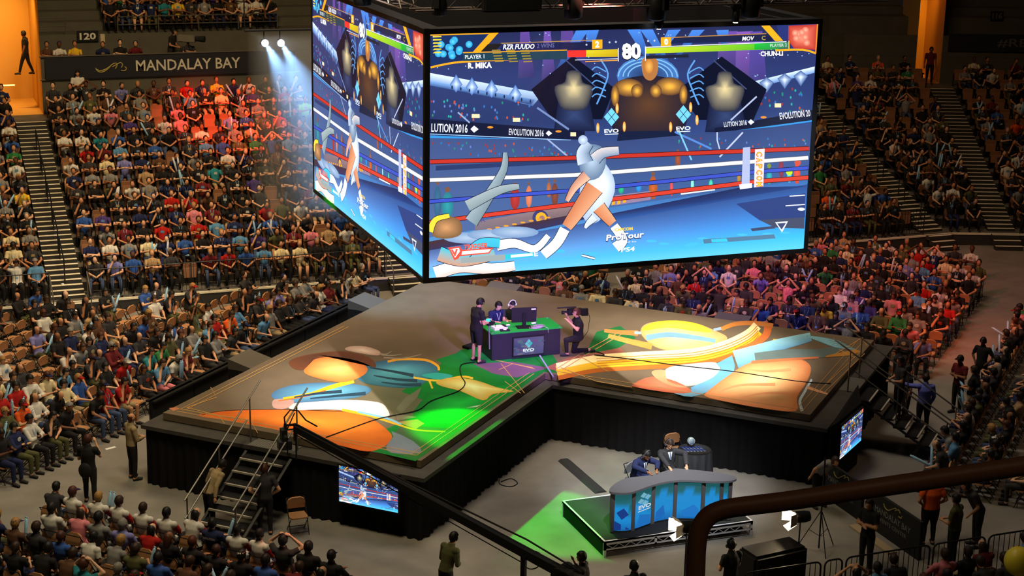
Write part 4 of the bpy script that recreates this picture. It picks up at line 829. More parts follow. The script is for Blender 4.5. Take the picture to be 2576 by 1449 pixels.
def body_solid(J, face=False, fat=1., fingers=True):
    m = MB(); X = (J['sR']-J['sL']).normalized(); XP = (J['hR']-J['hL']).normalized(); F = fat
    up = (J['nb']-J['che']).normalized()
    loft(m, [(J['pel']-(J['wai']-J['pel']).normalized()*.10, XP, .10, .08), (J['pel']-(J['wai']-J['pel']).normalized()*.04, XP, .165*F, .12*F), (J['wai'], X, .145*F, .115*F), (J['che'], X, .175*F, .125*F), (J['che']+up*.10, X, .16, .105), (J['nb'], X, .075, .07), (J['nb']+up*.05, X, .058, .06)], 14)
    for a in 'LR':
        s, e, w = J['s'+a], J['e'+a], J['w'+a]
        m.ell(s, (.068, .068, .066)); m.tube([J['che']+up*.08, s], [.07, .06], 8); m.tube([s, s.lerp(e, .35), e], [.056, .055*F, .043], 8); m.ell(e, (.045, .045, .045), 8, 6)
        m.tube([e, e.lerp(w, .3), w], [.044, .043, .028], 8)
        d = (w-e).normalized(); sd = d.cross(V_(0, 0, 1)); sd = (sd if sd.length > .2 else V_(1, 0, 0)).normalized(); nn = sd.cross(d)
        p = w+d*.045; m.tube([w-d*.01, w+d*.03, w+d*.08], [.027, .036, .030], 8)
        if fingers:
            for k in range(4):
                b = w+d*.078+sd*(k-1.5)*.019; L = (.062, .075, .07, .055)[k]; m.tube([b-d*.01, b+d*L*.55, b+d*L*.9-nn*.022], [.0095, .009, .0075], 6)
            q = (1 if a == 'L' else -1); b = w+d*.025+sd*q*.028; m.tube([b, b+d*.03+sd*q*.022, b+d*.06+sd*q*.02], [.011, .010, .008], 6)
        h, k, an, t = J['h'+a], J['k'+a], J['a'+a], J['t'+a]
        m.tube([h, h.lerp(k, .4), k], [.088*F, .082*F, .058], 10); m.ell(k, (.06, .06, .06), 8, 6); m.tube([k, k.lerp(an, .3), an], [.055, .056, .036], 8); m.ell(an, (.04, .04, .04), 8, 6)
        fd = (t-an); fd.z = 0; fd.normalize(); m.tube([an-fd*.05-V_(0, 0, .035), an+fd*.03-V_(0, 0, .03), t+fd*.06-V_(0, 0, .01)], [.042, .042, .03], 8)
    r, f, u = frame(J); H = J['head']; Mx = Matrix((r, f, u)).transposed()
    m.tube([J['nb'], H-u*.06], [.058, .054], 10); m.ell(H+u*.02, (.077, .098, .105), 14, 10, Mx); m.ell(H-u*.045+f*.02, (.058, .068, .068), 12, 8, Mx)
    if face:
        m.tube([H+f*.094+u*.02, H+f*.112-u*.022, H+f*.09-u*.03], [.009, .015, .012], 6); m.ell(H+f*.083-u*.075, (.03, .016, .014), 8, 6, Mx); m.ell(H+f*.078-u*.055, (.026, .018, .008), 8, 6, Mx)
        for q in (-1, 1): m.ell(H+r*.079*q-u*.005, (.012, .022, .03), 8, 6, Mx); m.ell(H+r*.032*q+f*.082+u*.028, (.026, .014, .008), 8, 6, Mx)
    return m
SEGS = lambda J: [('torso', J['wai'], J['che'], .13), ('torso', J['che'], J['nb']-V_(0, 0, .03), .10), ('pelvis', J['hL'], J['hR'], .12), ('torso', J['pel'].lerp(J['wai'], .55), J['wai'], .13), ('torso', J['sL'], J['sR'], .065),
    ('neck', J['nb']+V_(0, 0, .03), J['head']-V_(0, 0, .08), .05), ('head', J['head']-V_(0, 0, .02), J['head']+V_(0, 0, .02), .095)]+[x for a in 'LR' for x in
    (('uarm', J['s'+a], J['e'+a], .05), ('farm', J['e'+a], J['w'+a], .036), ('hand', J['w'+a], J['w'+a]+(J['w'+a]-J['e'+a]).normalized()*.12, .03), ('thigh', J['h'+a], J['k'+a], .075), ('calf', J['k'+a], J['a'+a], .05), ('foot', J['a'+a]-V_(0, 0, .03), J['t'+a], .04))]
def remesh(m, vx, smooth=3):
    me = m.mesh('tmp'); o = bpy.data.objects.new('tmp', me); col.objects.link(o)
    r = o.modifiers.new('r', 'REMESH'); r.mode = 'VOXEL'; r.voxel_size = vx; r.use_smooth_shade = True
    s = o.modifiers.new('s', 'SMOOTH'); s.iterations = smooth; s.factor = .5
    dg = bpy.context.evaluated_depsgraph_get(); dg.update(); out = bpy.data.meshes.new_from_object(o.evaluated_get(dg))
    bpy.data.objects.remove(o); bpy.data.meshes.remove(me); return out
def person_meshes(J, vx=.02, face=False, sleeve='short', legs='long', hair='short', fat=1., jacket=False, only=None):
    """body as one continuous surface, garments and hair as shells lifted from it"""
    me = remesh(body_solid(J, face, fat), vx); n = len(me.vertices)
    co = np.empty(n*3, np.float32); me.vertices.foreach_get('co', co); co = co.reshape(-1, 3); no = np.empty(n*3, np.float32); me.vertices.foreach_get('normal', no); no = no.reshape(-1, 3)
    S = SEGS(J); best = np.full(n, 1e9); reg = np.zeros(n, int); tt = np.zeros(n)
    for i, (nm, a, b, r) in enumerate(S):
        a = np.array(a); b = np.array(b); d = b-a; t = np.clip(((co-a)@d)/max(d@d, 1e-9), 0, 1); dist = np.linalg.norm(co-a-t[:, None]*d, axis=1)-r
        w = dist < best; best[w] = dist[w]; reg[w] = i; tt[w] = t[w]
    names = np.array([s[0] for s in S])[reg]
    r, f, u = [np.array(v) for v in frame(J)]; hc = np.array(J['head']); hx = (co-hc)@r; hy = (co-hc)@f; hz = (co-hc)@u
    isf = names == 'head'
    K = {}
    K['shirt'] = (names == 'torso') | ((names == 'pelvis') & (co[:, 2] > J['pel'].z+.015)) | ((names == 'uarm') & (tt < (.62 if sleeve == 'short' else 2. if sleeve == 'long' else .02))) | ((names == 'farm') & (sleeve == 'long') & (tt < .93))
    K['trousers'] = (names == 'pelvis') | ((names == 'thigh') & (tt < (2 if legs != 'short' else .93))) | ((names == 'calf') & (legs == 'long') & (tt < .93))
    if sleeve == 'raglan': K['sleeves'] = ((names == 'uarm') & (tt < .8)); K['shirt'] = K['shirt'] & (names != 'uarm')
    K['shoes'] = (names == 'foot')
    if hair in ('short', 'long', 'cap', 'wide'): K['hair'] = isf & ((hz > .055) | ((hy < .02) & (hz > -.03)) | ((hy < -.03) & (hz > -.07)) )
    elif hair == 'thin': K['hair'] = isf & ((hy < -.02) & (hz > -.05) & (hz < .06))
    out = {'person': me}; me.materials.clear(); me.materials.append(M_skin)
    fv = [tuple(p.vertices) for p in me.polygons]
    off = dict(sleeves=.018, shirt=.016 if not jacket else .024, trousers=.013, shoes=.008, hair=.017 if hair != 'wide' else .04)
    for g, mask in K.items():
        if only and g not in only: continue
        ff = [q for q in fv if sum(mask[i] for i in q)*2 >= len(q)]
        if not ff: continue
        ids = sorted({i for q in ff for i in q}); mp = {v: k for k, v in enumerate(ids)}; c2 = co[ids]+no[ids]*off[g]
        if g == 'hair':
            rr = np.random.RandomState(3); c2 = c2+no[ids]*rr.uniform(0, .008, (len(ids), 1))
        x = bpy.data.meshes.new(g); x.from_pydata(c2.tolist(), [], [tuple(mp[i] for i in q) for q in ff]); x.polygons.foreach_set('use_smooth', [True]*len(x.polygons))
        x.materials.append(M_hair if g == 'hair' else M_cloth); x.update(); out[g] = x
    if hair == 'long':
        m = MB(); c = V_(*hc); R3, F3, U3_ = V_(*r), V_(*f), V_(*u)
        loft(m, [(c+U3_*.09-F3*.03, R3, .05, .05), (c+U3_*.03-F3*.045, R3, .098, .08), (c-U3_*.08-F3*.06, R3, .10, .065), (c-U3_*.2-F3*.07, R3, .09, .045), (c-U3_*.28-F3*.075, R3, .05, .03)], 10)
        out['hair'] = m.mesh('hair', M_hair, True)
    if hair == 'cap':
        m = MB(); c = V_(*hc); R3, F3, U3_ = V_(*r), V_(*f), V_(*u); Mx = Matrix((R3, F3, U3_)).transposed()
        m.ell(c+U3_*.045, (.09, .112, .085), 12, 8, Mx); m.add([c+U3_*.05+F3*.08+R3*x for x in (-.07, .07)]+[c+U3_*.035+F3*.185+R3*x for x in (-.05, .05)]+[c+U3_*.035+F3*.08+R3*x for x in (-.07, .07)]+[c+U3_*.02+F3*.185+R3*x for x in (-.05, .05)], [(0, 1, 3, 2), (4, 6, 7, 5), (2, 3, 7, 6), (0, 2, 6, 4), (1, 5, 7, 3)])
        out['cap'] = m.mesh('cap', M_cloth, True)
    return out
COLS = dict(black=(26, 25, 27), charcoal=(48, 47, 50), grey=(120, 118, 116), white=(198, 194, 186), red=(160, 24, 18), maroon=(98, 26, 30), orange=(214, 84, 26), yellow=(214, 176, 40), green=(40, 110, 60), lime=(150, 220, 40),
    blue=(44, 78, 146), navy=(28, 36, 74), sky=(80, 128, 170), teal=(36, 120, 130), purple=(66, 50, 110), pink=(206, 120, 130), tan=(160, 130, 92), olive=(78, 78, 46), brown=(84, 56, 38), cream=(205, 190, 150), khaki=(150, 130, 96), denim=(58, 72, 104), lavender=(116, 116, 176))
SKIN = [(204, 152, 118), (188, 134, 98), (170, 116, 82), (210, 164, 132), (132, 86, 58), (92, 58, 40)]
HAIRC = dict(black=(20, 17, 16), brown=(46, 30, 21), fair=(150, 112, 62), grey=(120, 116, 110), auburn=(72, 36, 22), white=(215, 210, 205))
def c4(c): return (*lin(*c), 1)
def person(meshes, loc, rz, label, top='black', bottom='denim', hairc='black', skin=0, shoes='charcoal', group=None, capc='navy', scale=1., cat='person'):
    o = link('person', meshes['person'], None, loc, rz); o.color = c4(SKIN[skin]); o.scale = (scale,)*3; tag(o, label, cat, group)
    for k in ('shirt', 'trousers', 'shoes', 'hair', 'cap', 'sleeves'):
        if k in meshes:
            c = link(k, meshes[k], o); c.color = c4(dict(sleeves=COLS['red'], shirt=COLS.get(top, top), trousers=COLS.get(bottom, bottom), shoes=COLS.get(shoes, shoes), hair=HAIRC.get(hairc, hairc), cap=COLS.get(capc, capc))[k])
    return o
def chest(J):
    f = (J['nb']-J['wai']).cross(J['sR']-J['sL']).normalized(); f = f if f.y > 0 else -f; X = (J['sR']-J['sL']).normalized(); return f, X, (J['nb']-J['che']).normalized()
def print_mesh(J, kind):
    f, X, u = chest(J); c = J['che']+f*.148-u*.0; m = MB()
    if kind == 'print': P = [(-.07, .05), (-.02, .075), (.05, .06), (.075, .02), (.05, -.03), (-.01, -.05), (-.065, -.03)]; m.add([c+X*a+u*b for a, b in P]+[c+X*a*.9+u*b*.9+f*.006 for a, b in P], [tuple(range(7, 14))]+[(i, (i+1) % 7, 7+(i+1) % 7, 7+i) for i in range(7)]); return m.mesh('shirt_print', M_cloth)
    m.tube([J['nb']+X*-.06+f*.07, c-X*.05+f*.006, c-u*.14+f*.004, c+X*.05+f*.006, J['nb']+X*.06+f*.07], .007, 4); m.box((-.035, -.004, -.05), (.035, .004, .05), Matrix.Translation(c-u*.18+f*.012)); return m.mesh('lanyard', M_cloth)
# low figure for the far rows
def low_figure(J):
    P = []
    def part(role):
        m = MB(); P.append((role, m)); return m
    X = (J['sR']-J['sL']).normalized(); m = part('top'); up = (J['nb']-J['che']).normalized()
    loft(m, [(J['pel']-V_(0, 0, .06), X, .13, .10), (J['wai'], X, .15, .12), (J['che'], X, .19, .13), (J['che']+up*.10, X, .19, .10), (J['nb']+up*.02, X, .06, .06)], 7)
    r, f, u = frame(J); Mx = Matrix((r, f, u)).transposed(); H = J['head']
    f0, X0, u0 = chest(J); c0 = J['che']+f0*.135; m = part('print'); m.add([c0-X0*.06-u0*.04, c0+X0*.065-u0*.035, c0+X0*.05+u0*.05, c0-X0*.055+u0*.045], [(0, 1, 2, 3)])
    m = part('lanyard'); m.add([J['nb']-X0*.065+f0*.09, J['nb']-X0*.045+f0*.09, c0-u0*.10+f0*.02, c0-u0*.13+f0*.02], [(0, 1, 2, 3)]); m.add([J['nb']+X0*.045+f0*.09, J['nb']+X0*.065+f0*.09, c0-u0*.13+f0*.02, c0-u0*.10+f0*.02], [(0, 1, 2, 3)])
    m = part('skin'); m.ell(H, (.08, .095, .12), 8, 5, Mx); m.tube([J['nb'], H], .05, 5, cap=False)
    m = part('hair'); m.ell(H+u*.035-f*.025, (.092, .095, .105), 8, 5, Mx)
    for a in 'LR':
        m = part('top'); m.tube([J['s'+a], J['s'+a].lerp(J['e'+a], .7)], [.065, .052], 5)
        m = part('skin'); m.tube([J['s'+a].lerp(J['e'+a], .68), J['e'+a], J['w'+a], J['w'+a]+(J['w'+a]-J['e'+a]).normalized()*.14], [.045, .043, .032, .03], 5)
        m = part('bottom'); m.tube([J['h'+a], J['k'+a]], [.092, .066], 5); 
        m = part('calf'); m.tube([J['k'+a], J['a'+a]], [.06, .042], 5)
        m = part('shoe'); m.tube([J['a'+a]-V_(0, .05, .04), J['t'+a]+V_(0, .05, -.02)], [.045, .035], 5)
    return [(role, np.array([tuple(v) for v in mm.v]), mm.f) for role, mm in P]
# ---------------------------------------------------------------- seats and spectators
def ordn(n):
    W = 'zeroth first second third fourth fifth sixth seventh eighth ninth tenth eleventh twelfth'.split()
    return W[n] if n < len(W) else '%d%s' % (n, {1: 'st', 2: 'nd', 3: 'rd'}.get(n % 10 if n % 100 not in (11, 12, 13) else 0, 'th'))
def in_poly(x, y, P):
    c = False
    for i in range(len(P)):
        (x1, y1), (x2, y2) = P[i-1], P[i]
        if (y1 > y) != (y2 > y) and x < (x2-x1)*(y-y1)/(y2-y1)+x1: c = not c
    return c
HID = [[(783, -60), (1075, 72), (2058, 45), (2022, 600), (1075, 690), (790, 470)], [(402, 1060), (1045, 1185), (1368, 960), (2025, 1075), (2180, 880), (1102, 725)]]
slots = []                                            # dicts: pos, rz, block, row, n, kind
def hd(v): return math.atan2(-v.x, v.y)               # turn that makes +Y look along v
def put(p, face, block, row, n, kind, occ):
    x, y, w = proj(p+Vector((0, 0, .8)))
    if not (-25 < x < 2601 and -40 < y < 1520): return
    if any(in_poly(x, y, q) for q in HID): return
    slots.append(dict(p=p, rz=hd(face), block=block, row=row, n=n, kind=kind, x=x, y=y, w=w, occ=rnd.random() < occ))
def floor_occ(x, y):
    if 230 < x < 560 and 735 < y < 838: return .14
    if 560 < x < 740 and 715 < y < 790: return .45
    if x < 120 and 835 < y < 915: return .15
    if 230 < x < 330 and 860 < y < 900: return .45
    if 1790 < x < 1960 and 720 < y < 790: return .4
    if 1640 < x < 1700 and 650 < y < 740: return .1
    if x < 118 and 1180 < y < 1345: return 0
    return None
for k in range(11):                                   # left floor block, rows parallel to the left stage edge
    t = -3.5-1.0*k; n = 0
    for j in range(42):
        s = -19.6+.60*j; p = st(s+(k % 2)*.2, t, 0)
        if p.y > 54.9 or s > 4.4 or (k > 4 and False): continue
        n += 1; x, y, w = proj(p+Vector((0, 0, .8))); fo = floor_occ(x, y); put(p, V3, 'left floor', k+1, n, 'fold', fo if fo is not None else (.80 if k < 5 else .55))
for k in range(13):                                   # right floor block behind the stage
    s = 2.9+1.0*k; n = 0
    for j in range(38):
        t = -.6+.60*j; p = st(s, t, 0)
        if p.y > 54.9 or (3.5 < t < 4.6 and k > 2) or t > 16.1-(.05*k): continue
        if k == 0 and (1.2 < t < 2.7 or 9.2 < t < 10.6): continue
        x, y, w = proj(p+Vector((0, 0, .8))); fo = floor_occ(x, y); n += 1; put(p, -U3, 'right floor', k+1, n, 'fold', fo if fo is not None else .76)
for k in range(8):                                    # block facing the right end of the stage
    t = 18.0+1.0*k; n = 0
    for j in range(30):
        s = -6.5+.60*j; n += 1; put(st(s, t, 0), -V3, 'far right floor', k+1, n, 'fold', .86)
for k in range(4):                                    # near left block, seen from behind
    s = -18.7-1.02*k; n = 0
    for j in range(24):
        t = -4.0+.64*j+.2*(k % 2); n += 1
        if t > 7.8: continue
        p = st(s-.012*(t-2)**2, t, 0); x, y, w = proj(p+Vector((0, 0, .8)))
        if floor_occ(x, y) == 0: continue
        put(p, U3, 'near left floor', k+1, n, 'fold', .95)
for k in range(2):
    for j in range(15): put(Vector((17.3+.56*j, 27.9-.85*k, .0)), Vector((0, 1, 0)), 'near right floor', k+1, j+1, 'fold', .9)
SNAME = ['left end section', 'big left section', 'middle section', 'right section', 'corner section', 'far right section']
for q, (b, a0, a1) in enumerate(SEG):
    e, nn = (E1, N1) if b == 1 else (E2, N2)
    for i in range(NR):
        if q == 4: continue
        d = rowd(i)+(.75 if i == 0 else .45); N = int((a1-a0)/.61)
        for j in range(N):
            a = a0+(j+.5)*(a1-a0)/N; occ = .92 if q < 2 else .74
            x, y, w = proj(bk(b, a, d, rowz(i)+.8))
            if 400 < x < 660 and 285 < y < 345: occ = .45
            if q >= 3 and y < 330: occ = .55
            put(bk(b, a, d, rowz(i)), -nn, SNAME[q], i+1, j+1, 'tip', occ)
for i in range(NR):                                   # the bent corner section
    d = rowd(i)+(.75 if i == 0 else .45); L1 = d*MIT+.15; L2 = d*MIT+1.35; N = int((L1+L2)/.61)
    for j in range(N):
        a = -L1+(j+.5)*(L1+L2)/N+.0
        b, aa, nn = (1, a+d*MIT, N1) if a < 0 else (2, a-d*MIT, N2)
        put(bk(b, aa, d, rowz(i)), -nn, 'corner section', i+1, j+1, 'tip', .72 if i < 9 else .6)
for i in range(4):                                    # upper seats over the left wall
    for j in range(13): put(bk(1, -31.3+.56*j, W2+.65+.85*i, 7.62+(.36*(i) if i else 0)), -N1, 'upper section', i+1, j+1, 'tip', .95)
for a in (-34.1, -33.6, -33.0, -31.9, -31.2, -30.6, -28.4): put(bk(1, a, WD+.95, 6.08), -N1, 'walkway behind the banner', 1, int((a+35)/.56), 'tip', 1.)
# shirt colours copied from what stands out in the photograph: x, y of the torso -> colours
SPOT = [(262, 1010, 'red', 'denim'), (318, 965, 'red', 'black'), (20, 1010, 'red', 'black'), (58, 1000, 'red', 'black'), (90, 980, 'white', 'black'), (38, 1050, 'orange', 'black'), (66, 1085, 'white', 'black'), (100, 1060, 'white', 'denim'), (180, 1030, 'cream', 'khaki'), (210, 1015, 'blue', 'olive'), (150, 1060, 'black', 'black'), (198, 980, 'black', 'denim'), (150, 960, 'sky', 'denim'), (28, 940, 'white', 'black'), (170, 915, 'white', 'black'), (210, 860, 'white', 'black'), (105, 840, 'white', 'white'), (210, 815, 'tan', 'black'), (332, 845, 'black', 'black'), (365, 860, 'blue', 'black'), (385, 780, 'white', 'black'), (425, 935, 'white', 'black'), (410, 935, 'sky', 'pink'), (515, 815, 'white', 'black'), (583, 815, 'orange', 'black'), (530, 840, 'sky', 'denim'), (610, 800, 'sky', 'black'), (690, 775, 'lavender', 'denim'), (700, 760, 'lavender', 'black'), (805, 760, 'white', 'navy'), (770, 720, 'grey', 'black'), (685, 700, 'black', 'khaki'), (440, 870, 'olive', 'black'), (360, 930, 'teal', 'black'),
 (38, 445, 'white', 'grey'), (36, 330, 'white', 'grey'), (50, 495, 'yellow', 'sky'), (32, 405, 'green', 'tan'), (15, 250, 'navy', 'black'), (10, 530, 'grey', 'black'), (65, 570, 'black', 'khaki'), (25, 610, 'cream', 'black'), (40, 690, 'white', 'black'), (85, 650, 'charcoal', 'black'),
 (195, 575, 'blue', 'black'), (255, 590, 'grey', 'sky'), (180, 475, 'navy', 'grey'), (175, 445, 'white', 'khaki'), (345, 475, 'white', 'grey'), (385, 475, 'grey', 'khaki'), (535, 460, 'teal', 'khaki'), (563, 430, 'white', 'black'), (417, 590, 'red', 'black'), (495, 582, 'red', 'tan'), (540, 575, 'sky', 'tan'), (485, 545, 'pink', 'pink'), (675, 535, 'red', 'black'), (750, 525, 'white', 'khaki'), (672, 600, 'olive', 'tan'), (225, 640, 'navy', 'khaki'), (270, 640, 'white', 'black'), (320, 640, 'grey', 'black'), (360, 635, 'cream', 'denim'), (480, 620, 'blue', 'black'), (440, 610, 'black', 'khaki'), (300, 610, 'maroon', 'black'), (270, 680, 'lavender', 'denim'), (320, 680, 'blue', 'black'), (650, 650, 'sky', 'denim'), (600, 660, 'blue', 'black'), (720, 645, 'cream', 'black'), (760, 640, 'cream', 'khaki'), (790, 605, 'pink', 'black'),
 (480, 215, 'red', 'denim'), (530, 240, 'yellow', 'black'), (580, 205, 'navy', 'black'), (610, 205, 'white', 'denim'), (436, 285, 'pink', 'grey'), (375, 280, 'grey', 'black'), (245, 290, 'white', 'black'), (148, 370, 'white', 'black'), (186, 365, 'white', 'khaki'), (220, 370, 'red', 'black'), (255, 370, 'teal', 'black'), (293, 365, 'blue', 'black'), (140, 295, 'black', 'black'), (282, 400, 'maroon', 'black'), (320, 395, 'sky', 'grey'), (500, 345, 'white', 'black'), (580, 320, 'lavender', 'black'), (762, 270, 'lime', 'black'), (712, 310, 'red', 'black'), (745, 340, 'maroon', 'black'), (690, 390, 'blue', 'black'), (745, 375, 'sky', 'black'), (620, 350, 'tan', 'black'), (450, 330, 'pink', 'red'), (390, 325, 'charcoal', 'olive'),
 (158, 130, 'white', 'black'), (195, 133, 'yellow', 'black'), (235, 130, 'navy', 'black'), (340, 130, 'maroon', 'black'), (450, 30, 'yellow', 'black'), (415, 30, 'teal', 'black'), (500, 25, 'grey', 'black'), (630, 25, 'white', 'khaki'),
 (1895, 690, 'pink', 'black'), (1790, 720, 'sky', 'denim'), (1750, 745, 'red', 'black'), (1975, 660, 'cream', 'black'), (2045, 668, 'tan', 'black'), (2305, 672, 'red', 'black'), (2340, 680, 'red', 'black'), (2275, 695, 'lavender', 'denim'), (2110, 765, 'white', 'black'), (2135, 745, 'white', 'black'), (2155, 770, 'purple', 'black'), (2070, 790, 'yellow', 'black'), (1910, 800, 'blue', 'black'), (1945, 800, 'navy', 'black'), (2135, 830, 'navy', 'black'), (2260, 790, 'pink', 'black'), (2300, 765, 'sky', 'black'), (2370, 775, 'white', 'navy'), (2340, 760, 'white', 'black'), (2265, 825, 'green', 'black'), (2320, 745, 'red', 'denim'), (2420, 700, 'white', 'black'), (2440, 710, 'white', 'denim'), (2250, 620, 'white', 'black'), (2345, 630, 'white', 'grey'), (2480, 655, 'white', 'black'), (2500, 640, 'red', 'black'), (2545, 795, 'pink', 'denim'), (2520, 790, 'black', 'orange'), (2290, 850, 'pink', 'black'), (2225, 860, 'black', 'black'), (2240, 905, 'red', 'orange'),
 (2065, 505, 'orange', 'black'), (2180, 520, 'white', 'black'), (2220, 155, 'orange', 'black'), (2285, 205, 'green', 'black'), (2365, 510, 'white', 'black'), (2490, 515, 'white', 'black'), (2560, 335, 'orange', 'black'), (2250, 390, 'white', 'black'), (2550, 420, 'white', 'black'), (2500, 210, 'white', 'black'), (2290, 130, 'yellow', 'khaki'), (2560, 150, 'maroon', 'black'), (1785, 780, 'black', 'black'), (1830, 705, 'white', 'black'), (1660, 700, 'grey', 'black'), (1690, 700, 'lavender', 'black'), (1480, 700, 'green', 'black'), (1500, 715, 'navy', 'black'),
 (195, 1280, 'raglan', 'black'), (240, 1295, 'raglan', 'black'), (290, 1305, 'raglan', 'black'), (345, 1320, 'raglan', 'black'), (400, 1335, 'raglan', 'black'), (460, 1350, 'raglan', 'black'), (520, 1345, 'navy', 'black'), (565, 1375, 'raglan', 'black'), (615, 1385, 'raglan', 'black'), (675, 1395, 'raglan', 'denim'), (160, 1385, 'blue', 'black'), (250, 1400, 'white', 'black'), (400, 1400, 'red', 'black'), (350, 1385, 'lavender', 'black'), (220, 1350, 'pink', 'black'), (130, 1300, 'white', 'black')]
TOPS = ['black']*44+['charcoal']*24+['grey']*10+['navy']*10+['white']*5+['maroon']*4+['red']*2+['blue']*3+['sky']*2+['olive']*6+['brown']*6+['tan']*3+['green']+['purple']+['pink']+['teal']+['lavender']+['cream']*2
occ_ = [s for s in slots if s['occ']]
for s in slots: s['top'] = None
for x, y, c, b in SPOT:
    c_ = [s for s in slots if s['top'] is None]; s = min(c_, key=lambda s: (s['x']-x)**2+(s['y']-y)**2)
    if (s['x']-x)**2+(s['y']-y)**2 < 1600: s['occ'] = True; s['top'] = c; s['bot'] = b; s['spot'] = 1
for s in slots:
    if s['top'] is None: s['top'] = rnd.choice(TOPS); s['bot'] = rnd.choice(['black', 'denim', 'black', 'charcoal', 'khaki', 'navy', 'olive'])
    s['hc'] = rnd.choice(['black']*6+['brown']*5+['fair', 'auburn', 'grey']); s['sk'] = rnd.choice([0, 1, 2, 3, 0, 1, 2, 4, 5]); s['hv'] = rnd.choice(['short']*9+['long']*2+['cap']*2)
    s['pose'] = rnd.choice(['lap', 'lap', 'cross', 'cross', 'chin', 'knees', 'stick', 'lean', 'head'][:rnd.choice([8, 8, 8, 9])])
people_slots = sorted([s for s in slots if s['occ']], key=lambda s: s['w']); print('occupied', len(people_slots), 'slots', len(slots))
N_IND = 268
IND = people_slots[:N_IND]; REST = people_slots[N_IND:]
LAN = rnd.random
POSES = dict(lap=seated('lap', -6, 8, 4), cross=seated('cross', -8, -6, 6), chin=seated('chin', 14, 4, 4), knees=seated('knees', 22, -8, 12, .05), stick=seated('stick', 0, 6, 6), lean=seated('lap', 16, 14, 0, .06), head=seated('head', -10, 0, 8))
PM = {}
PX_ = {(k, q): print_mesh(J, q) for k, J in POSES.items() for q in ('print', 'lanyard')}
def pm(pose, hv, bott, rag):
    k = (pose, hv, bott, rag)
    if k not in PM: PM[k] = person_meshes(POSES[pose], .021, False, 'raglan' if rag else 'long' if pose == 'cross' else 'short', bott, hv)
    return PM[k]
HV = dict(short='{}-haired', long='long {} hair', cap='{} cap')
GR = {'left floor': 'spectators on the left floor seats', 'right floor': 'spectators on the right floor seats', 'far right floor': 'spectators facing the right stage end', 'near left floor': 'spectators seen from behind at the near left', 'near right floor': 'spectators behind the near right fence'}
ENDN = {'left floor': 'near end', 'right floor': 'screen end', 'far right floor': 'near end', 'near left floor': 'left end', 'near right floor': 'left end'}
def seatdesc(s): return '%s row, %s from %s, %s' % (ordn(s['row']), ordn(s['n']), ENDN.get(s['block'], 'left aisle'), s['block'])
for s in IND:
    bott = 'short' if s['bot'] in ('khaki', 'tan', 'grey') else 'long'; g = {'cross': 'shirt', 'lean': 'top'}.get(s['pose'], 'tee')
    capc = rnd.choice(['black', 'red', 'white', 'navy']); hcs = capc if s['hv'] == 'cap' else s['hc']
    lb = 'person in %s %s, %s, %s' % (s['top'], g, HV[s['hv']].format(hcs), seatdesc(s))
    rag = s['top'] == 'raglan'
    if rag: s['top'] = 'white'; s['pose'] = 'lap' if s['pose'] in ('cross', 'head') else s['pose']; lb = lb.replace('raglan', 'white red-sleeved').replace('%s shirt' % 'white', 'white').replace(' from left end', '')
    s['obj'] = person(pm(s['pose'], s['hv'], bott, rag), s['p'], s['rz']+R_(rnd.uniform(-9, 9)), lb, s['top'], s['bot'], s['hc'], s['sk'], group=GR.get(s['block'], 'spectators in the '+s['block']), capc=capc, scale=rnd.uniform(1.0, 1.08))
    if s['block'] != 'near left floor' and rnd.random() < .5 and s['hv'] != 'long':
        q = rnd.choice(['print', 'print', 'lanyard']); c_ = link('shirt_print' if q == 'print' else 'lanyard', PX_[(s['pose'], q)], s['obj']); c_.color = c4(rnd.choice([(190, 188, 180), (150, 140, 110), (90, 130, 170), (170, 60, 40)]) if q == 'print' else (120, 165, 205))
for s in IND:                                         # lettering across the back of one navy jersey
    if s.get('spot') and s['block'] == 'near left floor' and s['top'] == 'navy' and abs(s['x']-520) < 60:
        J = POSES[s['pose']]; f, X, u = chest(J); tvv, tf, (ta, tb, tl, th) = txt('EVOLUTION', .02); k = MB(); c0 = J['che']-f*.152+u*.03
        k.add([c0+X*(-.14+.28*(v.x-ta)/(tb-ta))+u*(.05*(v.y-tl)/(th-tl)) for v in tvv], tf); k.obj('back_lettering', mat('cream letters', (.7, .55, .5)), s['obj']); break
# everyone farther away
LOW = {k: low_figure(J) for k, J in POSES.items()}; LOW['stand'] = low_figure(standing('fold'))
def merge_low(items, name, label, cat):
    VV = []; FF = []; CC = []; b = 0
    for key, loc, rz, cols in items:
        c, s_ = math.cos(rz), math.sin(rz); Rm = np.array([[c, s_, 0], [-s_, c, 0], [0, 0, 1]])
        for role, v, f in LOW[key]:
            w = v*1.05@Rm+np.array(loc); VV.append(w); CC.append(np.tile(np.array([*lin(*cols[role]), 1.], np.float32), (len(v), 1)))
            FF += [tuple(i+b for i in q) for q in f]; b += len(v)
    me = bpy.data.meshes.new(name); me.from_pydata(np.concatenate(VV).tolist(), [], FF); ca = me.color_attributes.new('paint', 'FLOAT_COLOR', 'POINT')
    ca.data.foreach_set('color', np.concatenate(CC).ravel()); me.polygons.foreach_set('use_smooth', [True]*len(me.polygons)); me.materials.append(attr_mat('crowd cloth', 0, .85)); me.update()
    return tag(link(name, me), label, cat, None, 'stuff')
items = []
